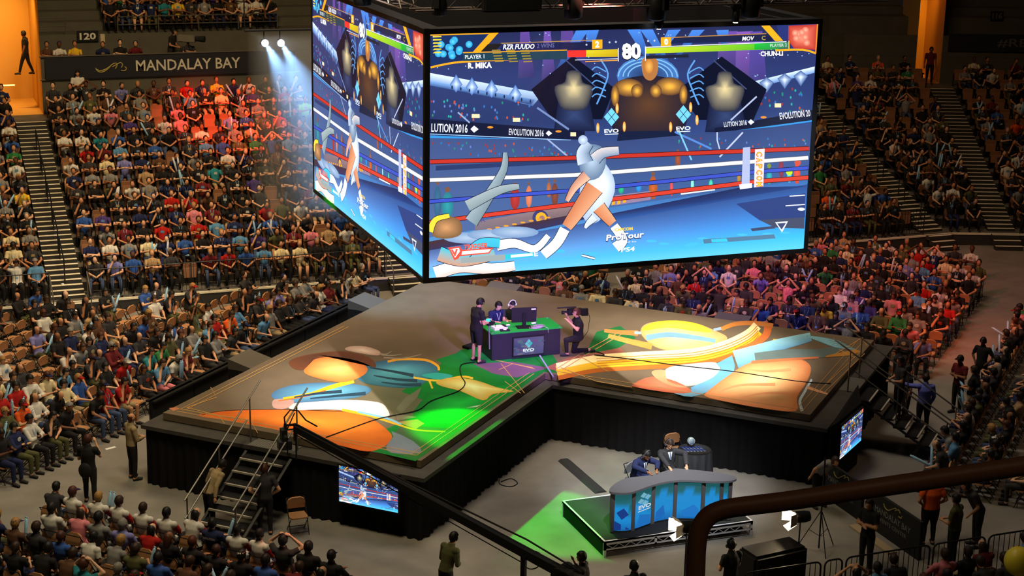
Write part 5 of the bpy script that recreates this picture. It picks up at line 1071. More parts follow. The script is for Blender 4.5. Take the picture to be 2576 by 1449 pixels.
for s in REST:
    sk = SKIN[s['sk']]; items.append((s['pose'], tuple(s['p']), s['rz']+R_(rnd.uniform(-9, 9)), dict(top=COLS[s['top']], skin=sk, hair=HAIRC[s['hc']] if s['hv'] != 'cap' else COLS['navy'], bottom=COLS[s['bot']], print=rnd.choice([COLS[s['top']], COLS[s['top']], COLS[s['top']], (180, 178, 170), (150, 130, 90), (90, 130, 170)]), lanyard=COLS[s['top']] if rnd.random() < .75 else (120, 165, 205), calf=sk if s['bot'] in ('khaki', 'tan', 'grey') else COLS[s['bot']], shoe=(40, 38, 38))))
merge_low(items, 'crowd', 'dense seated crowd filling the farther rows of the dim stands', 'crowd')
# folding chairs -------------------------------------------------------
def chair_parts():
    f = MB()
    for x in (-.22, .22):
        f.tube([(x, .20, 0), (x, -.02, .44), (x, -.24, .80)], .012, 5); f.tube([(x*.93, -.26, 0), (x*.93, .17, .42)], .012, 5)
    f.tube([(-.22, -.24, .80), (.22, -.24, .80)], .012, 5); f.tube([(-.21, -.22, .08), (.21, -.22, .08)], .01, 5); f.tube([(-.22, .16, .07), (.22, .16, .07)], .01, 5)
    s = MB(); s.prism([(-.2, -.2), (.2, -.2), (.215, .12), (.17, .2), (-.17, .2), (-.215, .12)], .42, .455)
    b = MB(); M = Matrix.Translation((0, -.205, .56)) @ Matrix.Rotation(R_(-12), 4, 'X'); P = [(-.215, 0), (.215, 0), (.225, .14), (.19, .24), (.1, .29), (-.1, .29), (-.19, .24), (-.225, .14)]
    n = len(P); b.add([M @ Vector((x, -.022, z)) for x, z in P]+[M @ Vector((x, .018, z)) for x, z in P], [tuple(range(n)), tuple(range(n, 2*n))[::-1]]+[(i, n+i, n+(i+1) % n, (i+1) % n) for i in range(n)])
    return f, s, b
cf, cs, cb = chair_parts(); Mcf = cf.mesh('frame', M_blackm); Mcs = cs.mesh('seat', M_tan); Mcb = cb.mesh('backrest', M_tan)
folds = sorted([s for s in slots if s['kind'] == 'fold'], key=lambda s: (s['w'])); print('folding', len(folds))
folds_i = sorted(folds, key=lambda s: s['w']*(1.25 if s['occ'] else 1))
def make_chair(p, rz, label, group):
    o = empty('folding_chair', p, rz, label, 'chair', group); link('frame', Mcf, o); link('seat', Mcs, o); link('backrest', Mcb, o); return o
for s in folds_i[:296]:
    make_chair(s['p'], s['rz'], 'tan folding chair, %s, %s' % ('occupied' if s['occ'] else 'empty', seatdesc(s)), 'tan folding chairs on the arena floor')
def merge_mesh(meshes, places, name, label, cat):
    VV = []; FF = []; MI = []; b = 0; mats = []
    for mi, me in enumerate(meshes):
        v = np.array([tuple(x.co) for x in me.vertices]); f = [tuple(p.vertices) for p in me.polygons]; mats.append(me.materials[0])
        for loc, rz in places:
            c, s_ = math.cos(rz), math.sin(rz); VV.append(v@np.array([[c, s_, 0], [-s_, c, 0], [0, 0, 1]])+np.array(loc)); FF += [tuple(i+b for i in q) for q in f]; MI += [mi]*len(f); b += len(v)
    me = bpy.data.meshes.new(name); me.from_pydata(np.concatenate(VV).tolist(), [], FF)
    for m_ in mats: me.materials.append(m_)
    me.polygons.foreach_set('material_index', MI); me.update(); return tag(link(name, me), label, cat, None, 'stuff')
if folds_i[296:]: merge_mesh([Mcf, Mcs, Mcb], [(tuple(s['p']), s['rz']) for s in folds_i[296:]], 'folding_chair_mass', 'remaining tan folding chairs far back under the crowd', 'chairs')
# tip-up seats of the stands -------------------------------------------
b = MB(); M = Matrix.Translation((0, -.24, .36)) @ Matrix.Rotation(R_(-10), 4, 'X'); P = [(-.235, 0), (.235, 0), (.25, .25), (.23, .42), (.2, .45), (-.2, .45), (-.23, .42), (-.25, .25)]; n = len(P)
b.add([M @ Vector((x, -.03, z)) for x, z in P]+[M @ Vector((x, .015, z)) for x, z in P], [tuple(range(n)), tuple(range(n, 2*n))[::-1]]+[(i, n+i, n+(i+1) % n, (i+1) % n) for i in range(n)]); Mtb = b.mesh('backrest', M_tand)
b = MB(); b.box((-.21, -.2, .40), (.21, .2, .45)); Mts = b.mesh('seat', M_tand)
b = MB(); b.box((-.21, -.19, .30), (.21, -.13, .64)); Mtu = b.mesh('seat', M_tand)
b = MB(); b.box((-.27, -.25, 0), (-.245, -.12, .6)); b.box((-.27, -.25, .58), (-.24, .1, .62)); b.box((.245, -.25, 0), (.27, -.12, .6)); b.box((-.25, -.22, .3), (.25, -.18, .36)); Mtf = b.mesh('frame', M_blackm)
tips = sorted([s for s in slots if s['kind'] == 'tip'], key=lambda s: s['w']*(1.6 if s['occ'] else 1)); print('tip', len(tips))
for s in tips[:296]:
    o = empty('stadium_seat', s['p'], s['rz'], 'brown tip-up seat, %s, %s' % ('occupied' if s['occ'] else 'empty', seatdesc(s)), 'seat', 'brown tip-up seats in the stands')
    link('backrest', Mtb, o); link('seat', Mts if s['occ'] else Mtu, o); link('frame', Mtf, o)
merge_mesh([Mtf, Mts, Mtb], [(tuple(s['p']), s['rz']) for s in tips[296:]], 'stadium_seat_mass', 'remaining brown tip-up seats under the crowd in the stands', 'seats')
# inflatable sticks ----------------------------------------------------
b = MB(); b.lathe([(.012, 0), (.036, .03), (.038, .3), (.036, .56), (.012, .6)], 10); b.box((-.03, -.004, .59), (.03, .004, .63)); Mst = b.mesh('inflatable_stick', mat('pale blue film', (.34, .60, .85), .3, noise=.3, nscale=30, emit=None), True)
b = MB(); b.lathe([(.012, 0), (.036, .03), (.038, .3), (.036, .56), (.012, .6)], 10); b.box((-.03, -.004, .59), (.03, .004, .63)); Mst2 = b.mesh('inflatable_stick', mat('white film', (.72, .72, .80), .3, noise=.25, nscale=30), True)
cnt = 0
for s in people_slots:
    pr_ = .5 if s['pose'] == 'stick' else .10
    if rnd.random() > pr_ or cnt > 285 or s['block'].startswith('walkway') or s['block'] == 'upper section': continue
    wh = rnd.random() < .2
    for q in range(rnd.choice([1, 2, 2])):
        tl = R_(rnd.uniform(-30, 30)); Mt = Matrix.Translation(s['p']) @ Matrix.Rotation(s['rz'], 4, 'Z') @ Matrix.Translation((.05-.1*q, .30, .62)) @ Euler((R_(rnd.uniform(-75, -5)) if rnd.random() < .35 else R_(-8), tl, 0)).to_matrix().to_4x4()
        o = link('inflatable_stick', Mst2 if wh else Mst); o.matrix_world = Mt; cnt += 1
        tag(o, '%s %s, %s' % ('white' if wh else 'blue', 'second stick' if q else 'first stick', seatdesc(s)), 'inflatable stick', 'inflatable cheering sticks held by spectators')
# ---------------------------------------------------------------- players' desk on the stage
DX0, DX1, DY0, DY1, DZ = 15.40, 17.53, 41.90, 42.95, 2.6
desk = empty('gaming_desk', ((DX0+DX1)/2, (DY0+DY1)/2, HS), 0, 'black box desk with top tinted by green stage light in the middle of the stage', 'desk')
def loc_(o, p): return Vector(p)-o.location
M_green = mat('green lit glossy top', (.015, .36, .05), .4)  # green of the stage floodlight put into the desk top's base colour
def rel(m, o): m.v = [tuple(Vector(v)-o.location) for v in m.v]; return m
m = MB(); m.box((DX0+.04, DY0+.03, HS), (DX1-.04, DY1-.03, DZ-.03)); rel(m, desk).obj('cabinet', mat('black laminate', (.02, .02, .026), .5), desk, bevel=.01)
m = MB(); m.box((DX0, DY0, DZ-.03), (DX1, DY1, DZ)); rel(m, desk).obj('desk_top', M_green, desk)
m = MB()
for x in (DX0+.06, DX1-.06):
    for y in (DY0+.06, DY1-.06): m.lathe([(.03, DZ), (.03, DZ+.006)], 10, (x, y, 0))
rel(m, desk).obj('corner_bolt', mat('bolt', (.3, .4, .5), .4, .5), desk)
a = at_y(1292, 896, DY0-.03); b = at_y(1367, 888.5, DY0-.03); c = at_y(1292, 853, DY0-.03)
tv = empty('front_screen', (a.x, DY0+.02, min(a.z, b.z)+.01), 0, 'flat screen with four-diamond logo mounted on the desk front', 'screen')
W_, H_ = b.x-a.x, (c.z-a.z); m = MB(); m.box((-.03, -.05, -.03), (W_+.03, 0, H_+.03)); m.obj('bezel', M_blackm, tv)
pt = Paint(lambda x, y: (x, y), .0008)
pt.grid((0, H_), (W_, H_), (W_, 0), (0, 0), [(0, (90, 86, 140), (96, 90, 140)), (.5, (60, 66, 120), (96, 92, 150)), (1, (90, 86, 140), (80, 80, 130))], 6)
for k in range(26): pt.oval(pr.random()*W_*.9+.05*W_, pr.random()*H_*.86+.05*H_, .05+.05*pr.random(), .03, (74+int(pr.random()*50), 76+int(pr.random()*40), 130), n=8)
for dx, dy in ((0, .1), (-.06, .03), (.06, .03), (0, -.04)): pt.poly([(W_*.5+dx, H_*.58+dy+.062), (W_*.5+dx+.055, H_*.58+dy), (W_*.5+dx, H_*.58+dy-.062), (W_*.5+dx-.055, H_*.58+dy)], (110, 200, 225) if dx <= 0 else (60, 190, 200))
pt.text('EVO', (W_*.5-.17, H_*.27), (W_*.5+.17, H_*.27), -.085, (235, 250, 255), .05); pt.line([(W_*.5-.12, H_*.15), (W_*.5+.14, H_*.17)], .012, (200, 230, 240))
me = pt.mesh('picture', attr_mat('desk screen light', .9, .3)); o = link('picture', me, tv); o.matrix_local = Matrix(((1, 0, 0, 0), (0, 0, -1, -.052), (0, 1, 0, 0), (0, 0, 0, 1)))
# monitor seen from behind
mo = empty('game_monitor', (16.50, 42.2, DZ), R_(-8), 'black computer monitor seen from behind on the green desk', 'monitor')
m = MB(); m.box((-.36, .05, .14), (.36, .10, .56)); m.obj('display_case', M_blackm, mo, bevel=.01); m = MB(); m.box((-.05, .0, .02), (.05, .06, .42)); m.obj('stand_neck', M_black, mo)
m = MB(); m.box((-.22, -.14, 0), (.2, .16, .02)); m.obj('stand_base', M_black, mo, bevel=.005); m = MB(); m.box((-.33, .101, .17), (.33, .104, .53)); m.obj('lit_panel', mat('monitor glow', (.02, .02, .02), .4, emit=(.4, .6, 1), es=2.5), mo)
m = MB(); m.box((.2, .046, .49), (.33, .05, .53)); m.obj('maker_plate', M_white, mo)
# small things on the desk
def small(name, cat, label, p, build, mats, rz=0., parts=()):
    t = None
    m = MB(); build(m); o = m.obj(name, mats, None, loc=p, rz=rz, bevel=.004); tag(o, label, cat)
    for nm, bl, mm in parts:
        k = MB(); bl(k); k.obj(nm, mm, o)
    return o
small('arcade_controller', 'controller', 'white-topped arcade stick box at the left of the green desk', (15.78, 42.3, DZ), lambda m: m.box((-.2, -.14, 0), (.2, .14, .07)), M_white, .1, (('joystick', lambda m: (m.tube([(-.12, 0, .07), (-.12, 0, .12)], .006), m.ell((-.12, 0, .13), (.018, .018, .018))), M_black), ('side_strip', lambda m: m.box((.12, -.14, .07), (.2, .14, .075)), M_blackm)))
small('controller_pad', 'controller', 'small black controller near the front left desk corner', (15.86, 42.05, DZ), lambda m: m.box((-.14, -.06, 0), (.14, .06, .04)), M_blackm, -.2, (('button_ring', lambda m: m.lathe([(.05, .041), (.05, .045)], 10), M_white),))
small('computer_mouse', 'mouse', 'small white mouse lying left of the monitor', (16.12, 42.5, DZ), lambda m: m.ell((0, 0, .02), (.07, .045, .025)), M_white)
small('white_puck', 'device', 'small white round device right of the monitor foot', (16.88, 42.46, DZ), lambda m: m.ell((0, 0, .02), (.08, .05, .025)), M_white)
bt = MB(); bt.lathe([(.034, 0), (.036, .02), (.036, .13), (.03, .16), (.014, .19), (.014, .21)], 12); bo = tag(bt.obj('water_bottle', mat('clear plastic', (.6, .7, .85), .15), None, True, loc=(17.02, 42.68, DZ)), 'clear water bottle standing on the desk beside the monitor', 'bottle')
k = MB(); k.lathe([(.037, .05), (.037, .12)], 12, caps=False); k.obj('bottle_label', mat('pale blue label', (.35, .6, .8)), bo); k = MB(); k.lathe([(.016, .205), (.016, .23)], 10); k.obj('bottle_cap', M_white, bo)
m = MB()
for i in range(7):
    g = rnd.uniform(0, 6); r0 = rnd.uniform(.05, .12); m.tube([(16.78+r0*1.6*math.cos(g+a)+i*.02, 42.06+r0*math.sin(g+a), DZ+.015+.008*i) for a in np.linspace(0, 5.5, 12)], .009, 5)
m.tube([(16.9, 42.05, DZ+.02), (17.04, 42.0, DZ+.03), (17.10, 41.9, DZ+.01), (17.10, 41.885, DZ-.12)], .007, 5); tag(m.obj('cable_bundle', mat('pinkish cables', (.42, .34, .40), .5), None, True), 'tangled pale cables heaped in front of the monitor stand', 'cable')
m = MB(); m.tube([at(1358, 895, 2.05), at(1392, 948, 1.82)], .022, 6); tag(m.obj('cable_cover', mat('violet grey pole', (.30, .30, .45), .4)), 'thin violet pole leaning from the desk front to stage edge', 'pole')
m = MB(); m.box((-.27, -.12, .02), (.27, .12, .1)); o = m.obj('floor_box', M_black, None, bevel=.01, loc=at(1186, 873, HS+.0), rz=.5); o.location.z = HS; tag(o, 'small black device box lying on the stage left of the desk', 'box')
for v in o.data.vertices: v.co.z -= .018
def cable(name, pts, z, r, label, m_=None):
    m = MB(); P = smooth_pts(pts, 5, False); m.tube([at(x, y, z) for x, y in P], r, 5); tag(m.obj(name, m_ or M_black, None, True), label, 'cable')
cable('stage_cable', [(1195, 911), (1160, 918), (1160, 945), (1170, 965), (1150, 985), (1085, 1008), (1050, 1032), (975, 1048), (930, 1060), (820, 1100)], HS+.02, .014, 'thin black cable winding over the green floor to the left corner')
cable('stage_cable', [(1470, 888), (1500, 885), (1520, 893), (1495, 893), (1560, 900), (1700, 918), (1850, 935), (2000, 958), (2090, 965)], HS+.02, .014, 'thin black cable crossing the right floor picture lengthwise')
cable('floor_cable', [(1260, 1212), (1285, 1204), (1302, 1215), (1285, 1224), (1258, 1218), (1256, 1205)], .012, .012, 'thin looped cable on the grey floor near the black skirt')
# ---------------------------------------------------------------- people on the stage
def glasses(o, J, colr=M_black):
    r, f, u = frame(J); H = J['head']; m = MB()
    for q in (-1, 1):
        c = H+r*.034*q+f*.102+u*.022; m.tube([c+(r*math.cos(a)*.024+u*math.sin(a)*.018) for a in np.linspace(0, 2*math.pi, 11)[:-1]], .004, 4, closed=True); m.tube([c+r*.024*q, H+r*.082*q-f*.0+u*.02], .003, 4)
    m.tube([H+r*-.01+f*.106+u*.022, H+r*.01+f*.106+u*.022], .003, 4); m.obj('glasses', colr, o)
def headset(o, J, colr, r0=.1, mic=False):
    r, f, u = frame(J); H = J['head']; m = MB(); m.tube([H+r*math.cos(a)*(r0)+u*(.02+math.sin(a)*(r0+.035)) for a in np.linspace(-.1, math.pi+.1, 14)], .014, 6); m.obj('headband', colr, o, True)
    for q in (-1, 1):
        m = MB(); m.tube([H+r*q*(r0-.01)-u*.005, H+r*q*(r0+.025)-u*.005], [.038, .036], 12); m.obj('ear_cup', colr, o)
    if mic: m = MB(); m.tube([H-r*r0-u*.02, H-r*.07+f*.1-u*.07, H-r*.03+f*.12-u*.08], .005, 5); m.obj('boom_microphone', M_black, o)
def eyes(o, J):
    r, f, u = frame(J); H = J['head']; m = MB()
    for q in (-1, 1): m.ell(H+r*.032*q+f*.09+u*.014, (.012, .009, .006), 8, 6); 
    m.obj('eye', mat('dark eye', (.02, .015, .012), .3), o)
    m = MB(); m.ell(H+f*.098-u*.066, (.024, .008, .005), 8, 6); m.obj('lips', mat('lips', (.35, .12, .10), .5), o)
def worldJ(J, root, rz, **k):
    R3 = Matrix.Rotation(-rz, 3, 'Z')
    for n_, p in k.items(): J[n_] = R3 @ (Vector(p)-Vector(root))
    return J
def hero(J, root, rz, label, vx=.013, sleeve='short', legs='long', hair='short', fat=1., jacket=False, **k):
    ms = person_meshes(J, vx, True, sleeve, legs, hair, fat, jacket); o = person(ms, root, rz, label, **k); eyes(o, J); return o
# stage manager standing at the left of the desk
J = standing('front', 6, 0, 34, 0, .03); root = Vector((14.98, 41.95, HS)); rz = hd(Vector((1, .25, 0)))
o = hero(J, root, rz, 'person standing left of the desk in black shirt and shorts, looking down', legs='short', fat=1.2, scale=1.04, top='black', bottom='black', hairc='black', skin=0, shoes='charcoal'); glasses(o, J)
g = empty('handheld_camera_rig', root+Matrix.Rotation(rz, 3, 'Z') @ Vector((0, .40, 1.06)), rz, 'black handheld camera rig with blue screen held over the desk corner', 'camera')
m = MB(); m.box((-.07, -.05, -.05), (.07, .12, .06)); m.tube([(0, .12, 0), (0, .2, 0)], .04, 10); m.obj('camera_body', M_black, g); m = MB(); m.box((-.05, -.05, .065), (.05, .05, .13)); m.obj('lit_screen', mat('teal glow', (.02, .1, .1), .4, emit=(.05, .6, .55), es=1.5), g)
m = MB(); m.tube([(0, .02, -.05), (0, .05, -.75)], .018, 8); m.obj('monopod_tube', mat('silver grey tube', (.35, .35, .42), .35, .6), g); m = MB(); m.tube([(-.12, 0, .03), (-.14, .02, .1), (.14, .02, .1), (.12, 0, .03)], .012, 6); m.obj('grip_handle', M_black, g)
# players
for i, (px_, py_, lb, hc, cloth, yw, hv) in enumerate(((1263, 776, 'person seated at the desk in dark navy tee with white lanyard', 'black', 'navy', -22, 'short'), (1303, 776, 'person in white headphones seated behind the desk monitor', 'black', 'charcoal', 0, 'short'))):
    h = at(px_, py_, HS+1.22); root = Vector((h.x, 43.28, HS)); rz = hd(Vector((.12 if i == 0 else 0, -1, 0))); J = seated('table', 12, yw if i == 0 else 0, 22)
    o = hero(J, root, rz, lb, top=cloth, bottom='black', hairc=hc, skin=3, hair=hv)
    if i: headset(o, J, M_white, .105)
    else:
        m = MB(); m.tube([J['nb']+V_(-.06, .03, .02), J['che']+V_(-.05, .15, .06), J['wai']+V_(0, .19, .08)], .007, 5); m.tube([J['nb']+V_(.06, .03, .02), J['che']+V_(.05, .15, .06), J['wai']+V_(0, .19, .08)], .007, 5); m.obj('lanyard', M_white, o, True)
    c = make_chair(root, rz, ['tan folding chair under the player with the lanyard', 'tan folding chair under the player with white headphones'][i], 'folding chairs of the two players')
# kneeling camera operator
root = Vector((17.98, 41.78, HS)); rz = hd(Vector((-1, .12, 0))); J = standing('fold', 4, 0, -4)
for k_ in J:
    if k_ not in ('face', 'kL', 'kR', 'aL', 'aR', 'tL', 'tR', 'hL', 'hR'): J[k_] = J[k_]-V_(0, 0, .42)
J['hL'] -= V_(0, 0, .42); J['hR'] -= V_(0, 0, .42)
J.update(kR=V_(.12, .10, .07), aR=V_(.13, -.36, .08), tR=V_(.13, -.48, .05), kL=V_(-.12, .40, .48), aL=V_(-.12, .36, .09), tL=V_(-.12, .49, .05), eR=V_(.26, .14, .85), wR=V_(.13, .32, 1.12), eL=V_(-.26, .12, .80), wL=V_(-.10, .34, 1.02))
o = hero(J, root, rz, 'person kneeling in black beside the desk, filming with a shoulder camera', top='black', bottom='black', hairc='auburn', skin=0, hair='short', fat=1.1); glasses(o, J)
H = J['head']; g = empty('shoulder_camera', root+Matrix.Rotation(rz, 3, 'Z') @ (H+V_(.17, .02, -.02)), rz, 'black shoulder video camera held beside the kneeling operator', 'camera')
m = MB(); m.box((-.06, -.22, -.08), (.06, .2, .1)); m.obj('camera_body', M_black, g, bevel=.01); m = MB(); m.tube([(0, .2, 0), (0, .36, 0)], [.045, .055], 12); m.obj('lens', M_blackm, g); m = MB(); m.tube([(-.03, -.05, .15), (-.03, .5, .15)], .022, 8); m.obj('microphone', M_blackm, g)
m = MB(); m.box((-.05, -.40, -.12), (.05, -.22, .08)); m.tube([(0, -.4, 0), (.03, -.48, -.2), (.0, -.42, -.6), (.05, -.3, -.8)], .008, 5); m.obj('battery_pack', M_black, g); m = MB(); m.box((-.12, .1, .0), (-.06, .2, .06)); m.obj('viewfinder', M_blackm, g)
# ---------------------------------------------------------------- commentary platform in the notch
PX0, PX1, PY0, PY1, PZ = 14.8, 18.65, 32.55, 35.1, .40
pf = empty('commentary_platform', ((PX0+PX1)/2, (PY0+PY1)/2, 0), 0, 'low dark platform with white edge strips under the curved desk', 'platform')
m = MB(); m.box((PX0, PY0, PZ-.05), (PX1, PY1, PZ-.004)); rel(m, pf).obj('deck', mat('dark green grey deck', (.035, .04, .036), .75, spec=.12, noise=.15, nscale=2), pf)
m = MB(); e = .045
for x0, y0, x1, y1 in ((PX0, PY0, PX1, PY0+e), (PX0, PY1-e, PX1, PY1), (PX0, PY0+e, PX0+e, PY1-e), (PX1-e, PY0+e, PX1, PY1-e)): m.box((x0, y0, PZ-.05), (x1, y1, PZ))
rel(m, pf).obj('edge_strip', mat('white edge', (.75, .75, .78), .4), pf)
m = MB(); m.box((PX0+.02, PY0+.02, .0), (PX0+.04, PY1-.02, PZ-.05)); rel(m, pf).obj('side_cloth', M_velvet, pf)
m = MB(); m.box((PX0+.1, PY0+.3, 0), (PX1-.1, PY0+.32, PZ-.05)); rel(m, pf).obj('under_cloth', M_black, pf)
m = MB(); N = 3
for k in range(N):
    x0 = PX0+(PX1-PX0)*k/N; x1 = PX0+(PX1-PX0)*(k+1)/N; m.box((x0+.0, PY0, .17), (x1, PY0+.03, .20)); m.box((x0, PY0, .30), (x1, PY0+.03, .35)); m.box((x0, PY0, .17), (x0+.06, PY0+.03, .34))
    n_ = 8
    for i in range(n_):
        a = x0+.08+(x1-x0-.1)*i/n_; b = x0+.08+(x1-x0-.1)*(i+1)/n_; m.tube([(a, PY0+.015, .2 if i % 2 else .3), (b, PY0+.015, .3 if i % 2 else .2)], .009, 4)
rel(m, pf).obj('side_lattice', M_alu, pf)
for x, y in ((PX0+.03, PY0+.03), (PX1-.03, PY0+.03), (PX0+.03, PY1-.03), (PX1-.03, PY1-.03), (PX0+2.6, PY0+.06)):
    m = MB(); m.box((x-.03, y-.03, 0), (x+.03, y+.03, PZ-.05)); rel(m, pf).obj('leg', M_alu, pf)
# curved desk
top = smooth_pts([(15.07, 32.94), (15.32, 33.29), (15.81, 33.57), (16.41, 33.56), (17.03, 33.75), (17.3, 33.69), (18.02, 33.2), (18.27, 32.84), (18.12, 32.66), (17.68, 32.72), (17.19, 32.96), (16.85, 33.07), (16.44, 33.05), (16.04, 32.93), (15.58, 32.75), (15.31, 32.76)], 4)
cdsk = empty('commentary_desk', (16.6, 33.2, PZ), 0, 'wavy grey-topped commentary desk with bright blue front panels', 'desk')
m = MB(); m.prism(top, 1.40, 1.45); rel(m, cdsk).obj('desk_top', mat('grey desk top', (.10, .10, .115), .5, noise=.15, nscale=60), cdsk)
front = smooth_pts([(15.17, 32.98), (15.55, 32.86), (16.04, 33.03), (16.44, 33.15), (16.85, 33.17), (17.19, 33.06), (17.68, 32.84), (18.1, 32.76)], 6, False)
Lf = [0]
for a, b in zip(front, front[1:]): Lf.append(Lf[-1]+math.dist(a, b))
def fpt(q):
    q = max(0, min(1, q))*Lf[-1]
    for i in range(len(front)-1):
        if Lf[i+1] >= q: t = (q-Lf[i])/(Lf[i+1]-Lf[i]); return (front[i][0]+(front[i+1][0]-front[i][0])*t, front[i][1]+(front[i+1][1]-front[i][1])*t)
    return front[-1]
m = MB(); k = MB()
for sgn, z0, z1 in ((0, PZ, PZ+.04), (0, 1.36, 1.40)):
    P = [fpt(i/30) for i in range(31)]; m.prism([(x, y-.02) for x, y in P]+[(x, y+.03) for x, y in P[::-1]], z0, z1)
rel(m, cdsk).obj('plinth', M_black, cdsk)
m = MB(); P = [fpt(i/30) for i in range(31)]; m.prism([(x-.02, y-.42+.1*math.sin(i*.4)) for i, (x, y) in enumerate(P[:24])]+[(x, y) for x, y in P[:24][::-1]], PZ, PZ+.012); rel(m, cdsk).obj('kick_mat', M_black, cdsk)
QS = [0, .165, .375, .575, .79, .93, 1.0]
for q in QS:
    x, y = fpt(q); m = MB(); m.box((x-.045, y-.035, PZ+.02), (x+.045, y+.035, 1.40)); rel(m, cdsk).obj('post', mat('grey post', (.07, .065, .07), .5), cdsk)
for j in range(6):
    q0, q1 = QS[j]+.014, QS[j+1]-.014; n_ = 8; zz = [PZ+.05, PZ+.3, PZ+.6, PZ+.74, PZ+.9, 1.36]
    pp = Paint(lambda x, y: (x, y), 0.); rows = []
    V = []; C_ = []; Fc = []
    for r_, z in enumerate(zz):
        for i in range(n_+1):
            q = q0+(q1-q0)*i/n_; x, y = fpt(q); V.append(Vector((x, y-.01, z))-cdsk.location); arc = .16*math.sin(math.pi*i/n_) if j in (2, 3, 4) else .06*math.sin(math.pi*(i+2)/n_)
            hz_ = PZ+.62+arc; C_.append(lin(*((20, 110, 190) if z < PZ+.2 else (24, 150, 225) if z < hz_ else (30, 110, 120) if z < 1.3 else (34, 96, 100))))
    Fc = [(r_*(n_+1)+i, r_*(n_+1)+i+1, (r_+1)*(n_+1)+i+1, (r_+1)*(n_+1)+i) for r_ in range(5) for i in range(n_)]
    b0 = len(V)
    def patch(pts, c, d=.014):
        b = len(V)
        for q, z in pts: x, y = fpt(q0+(q1-q0)*q); V.append(Vector((x, y-d-.02, z))-cdsk.location); C_.append(lin(*c))
        Fc.append(tuple(range(b, b+len(pts))))
    if j == 0: patch([(.1, PZ+.5), (.5, PZ+.62), (.8, PZ+.45), (.4, PZ+.33)], (16, 60, 140)); patch([(0, PZ+.06), (0, PZ+.3), (.9, PZ+.08)], (18, 60, 140))
    if j == 1:
        for du, dv in ((.5, .83), (.75, .76), (.35, .70), (.6, .63)): patch([(du, PZ+dv+.07), (du+.2, PZ+dv), (du, PZ+dv-.07), (du-.2, PZ+dv)], (120, 190, 215), .016)
        patch([(.3, PZ+.38), (.9, PZ+.3), (.9, PZ+.06), (.1, PZ+.06)], (24, 120, 205)); tvv, tf, (ta, tb, tl, th) = txt('EVO', .04); b = len(V)
        for v in tvv: q = .2+.74*(v.x-ta)/(tb-ta); x, y = fpt(q0+(q1-q0)*q); V.append(Vector((x, y-.045, PZ+.50+.1*(v.y-tl)/(th-tl)))-cdsk.location); C_.append(lin(225, 235, 245))
        Fc.extend([tuple(i+b for i in f) for f in tf]); patch([(.18, PZ+.465), (.92, PZ+.475), (.92, PZ+.455), (.18, PZ+.445)], (225, 235, 245), .018)
    if j == 2: patch([(.1, PZ+.06), (.1, PZ+.3), (.5, PZ+.45), (.6, PZ+.2)], (22, 110, 200))
    if j == 3: patch([(.2, PZ+.25), (.7, PZ+.42), (.9, PZ+.3), (.9, PZ+.1), (.3, PZ+.1)], (22, 126, 214))
    if j == 5: patch([(0, PZ+.3), (1, PZ+.6), (1, PZ+.2), (0, PZ+.1)], (26, 120, 200))
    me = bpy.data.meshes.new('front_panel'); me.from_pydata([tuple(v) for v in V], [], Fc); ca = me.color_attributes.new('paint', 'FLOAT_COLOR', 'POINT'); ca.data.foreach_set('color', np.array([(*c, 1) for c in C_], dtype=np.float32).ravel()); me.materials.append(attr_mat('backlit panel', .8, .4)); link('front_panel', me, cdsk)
# commentators
def suit(o, J, tie, shirtc=M_white):
    f = (J['sR']-J['sL']).cross(J['nb']-J['wai']); f = -f.normalized() if f.y < 0 else f.normalized(); f = V_(f.x, f.y, f.z); m = MB(); a = J['nb']+f*.105-V_(0, 0, .0); c = J['che']+f*.185-V_(0, 0, .02); X = (J['sR']-J['sL']).normalized()
    m.add([a-X*.06, a+X*.06, c+X*.012, c-X*.012], [(0, 1, 2, 3)]); m.obj('shirt_front', shirtc, o); m = MB(); m.add([a-X*.014+f*.008, a+X*.014+f*.008, c+X*.022+f*.008, c-X*.022+f*.008], [(0, 1, 2, 3)]); m.obj('tie', tie, o)
rootL = Vector((16.42, 34.30, PZ+.22)); rzL = hd(Vector((.28, -1, 0))); J = seated('table', 26, -10, 26); worldJ(J, rootL, rzL, wL=(16.62, 33.68, 1.50), wR=(16.36, 33.62, 1.50), eL=(16.78, 33.98, 1.56), eR=(16.14, 33.92, 1.56))
o = hero(J, rootL, rzL, 'person in navy suit and headset leaning over the commentary desk', sleeve='long', jacket=True, top='navy', bottom='navy', hairc='black', skin=4, shoes='black'); headset(o, J, mat('dark headset', (.06, .06, .07), .4), .094, True); suit(o, J, mat('grey tie', (.1, .1, .12)))
rootR = Vector((17.22, 34.32, PZ+.26)); rzR = hd(Vector((-.02, -1, 0))); J = seated('table', 6, 0, 16); worldJ(J, rootR, rzR, wL=(17.42, 33.72, 1.50), wR=(16.98, 33.76, 1.50), eL=(17.54, 34.06, 1.68), eR=(16.90, 34.08, 1.68))
o = hero(J, rootR, rzR, 'person in charcoal suit and patterned tie upright at the commentary desk', sleeve='long', jacket=True, fat=1.1, top='charcoal', bottom='charcoal', hairc='brown', skin=0, shoes='black'); headset(o, J, mat('dark headset', (.06, .06, .07), .4), .094, True); suit(o, J, mat('blue grey tie', (.12, .16, .25)))
for r_, rz_, lb in ((rootL, rzL, 'black stool under the commentator in the navy suit'), (rootR, rzR, 'black stool under the commentator in the charcoal suit')):
    t = empty('stool', (r_.x, r_.y, PZ), rz_, lb, 'stool', 'stools behind the commentary desk'); m = MB(); h = r_.z-PZ+.45; m.lathe([(.18, h-.06), (.19, h-.03), (.18, h-.005)], 14); m.obj('seat', M_black, t)
    m = MB(); m.lathe([(.2, 0), (.2, .02), (.03, .04), (.03, h-.05)], 14); m.obj('pedestal', M_blackm, t)
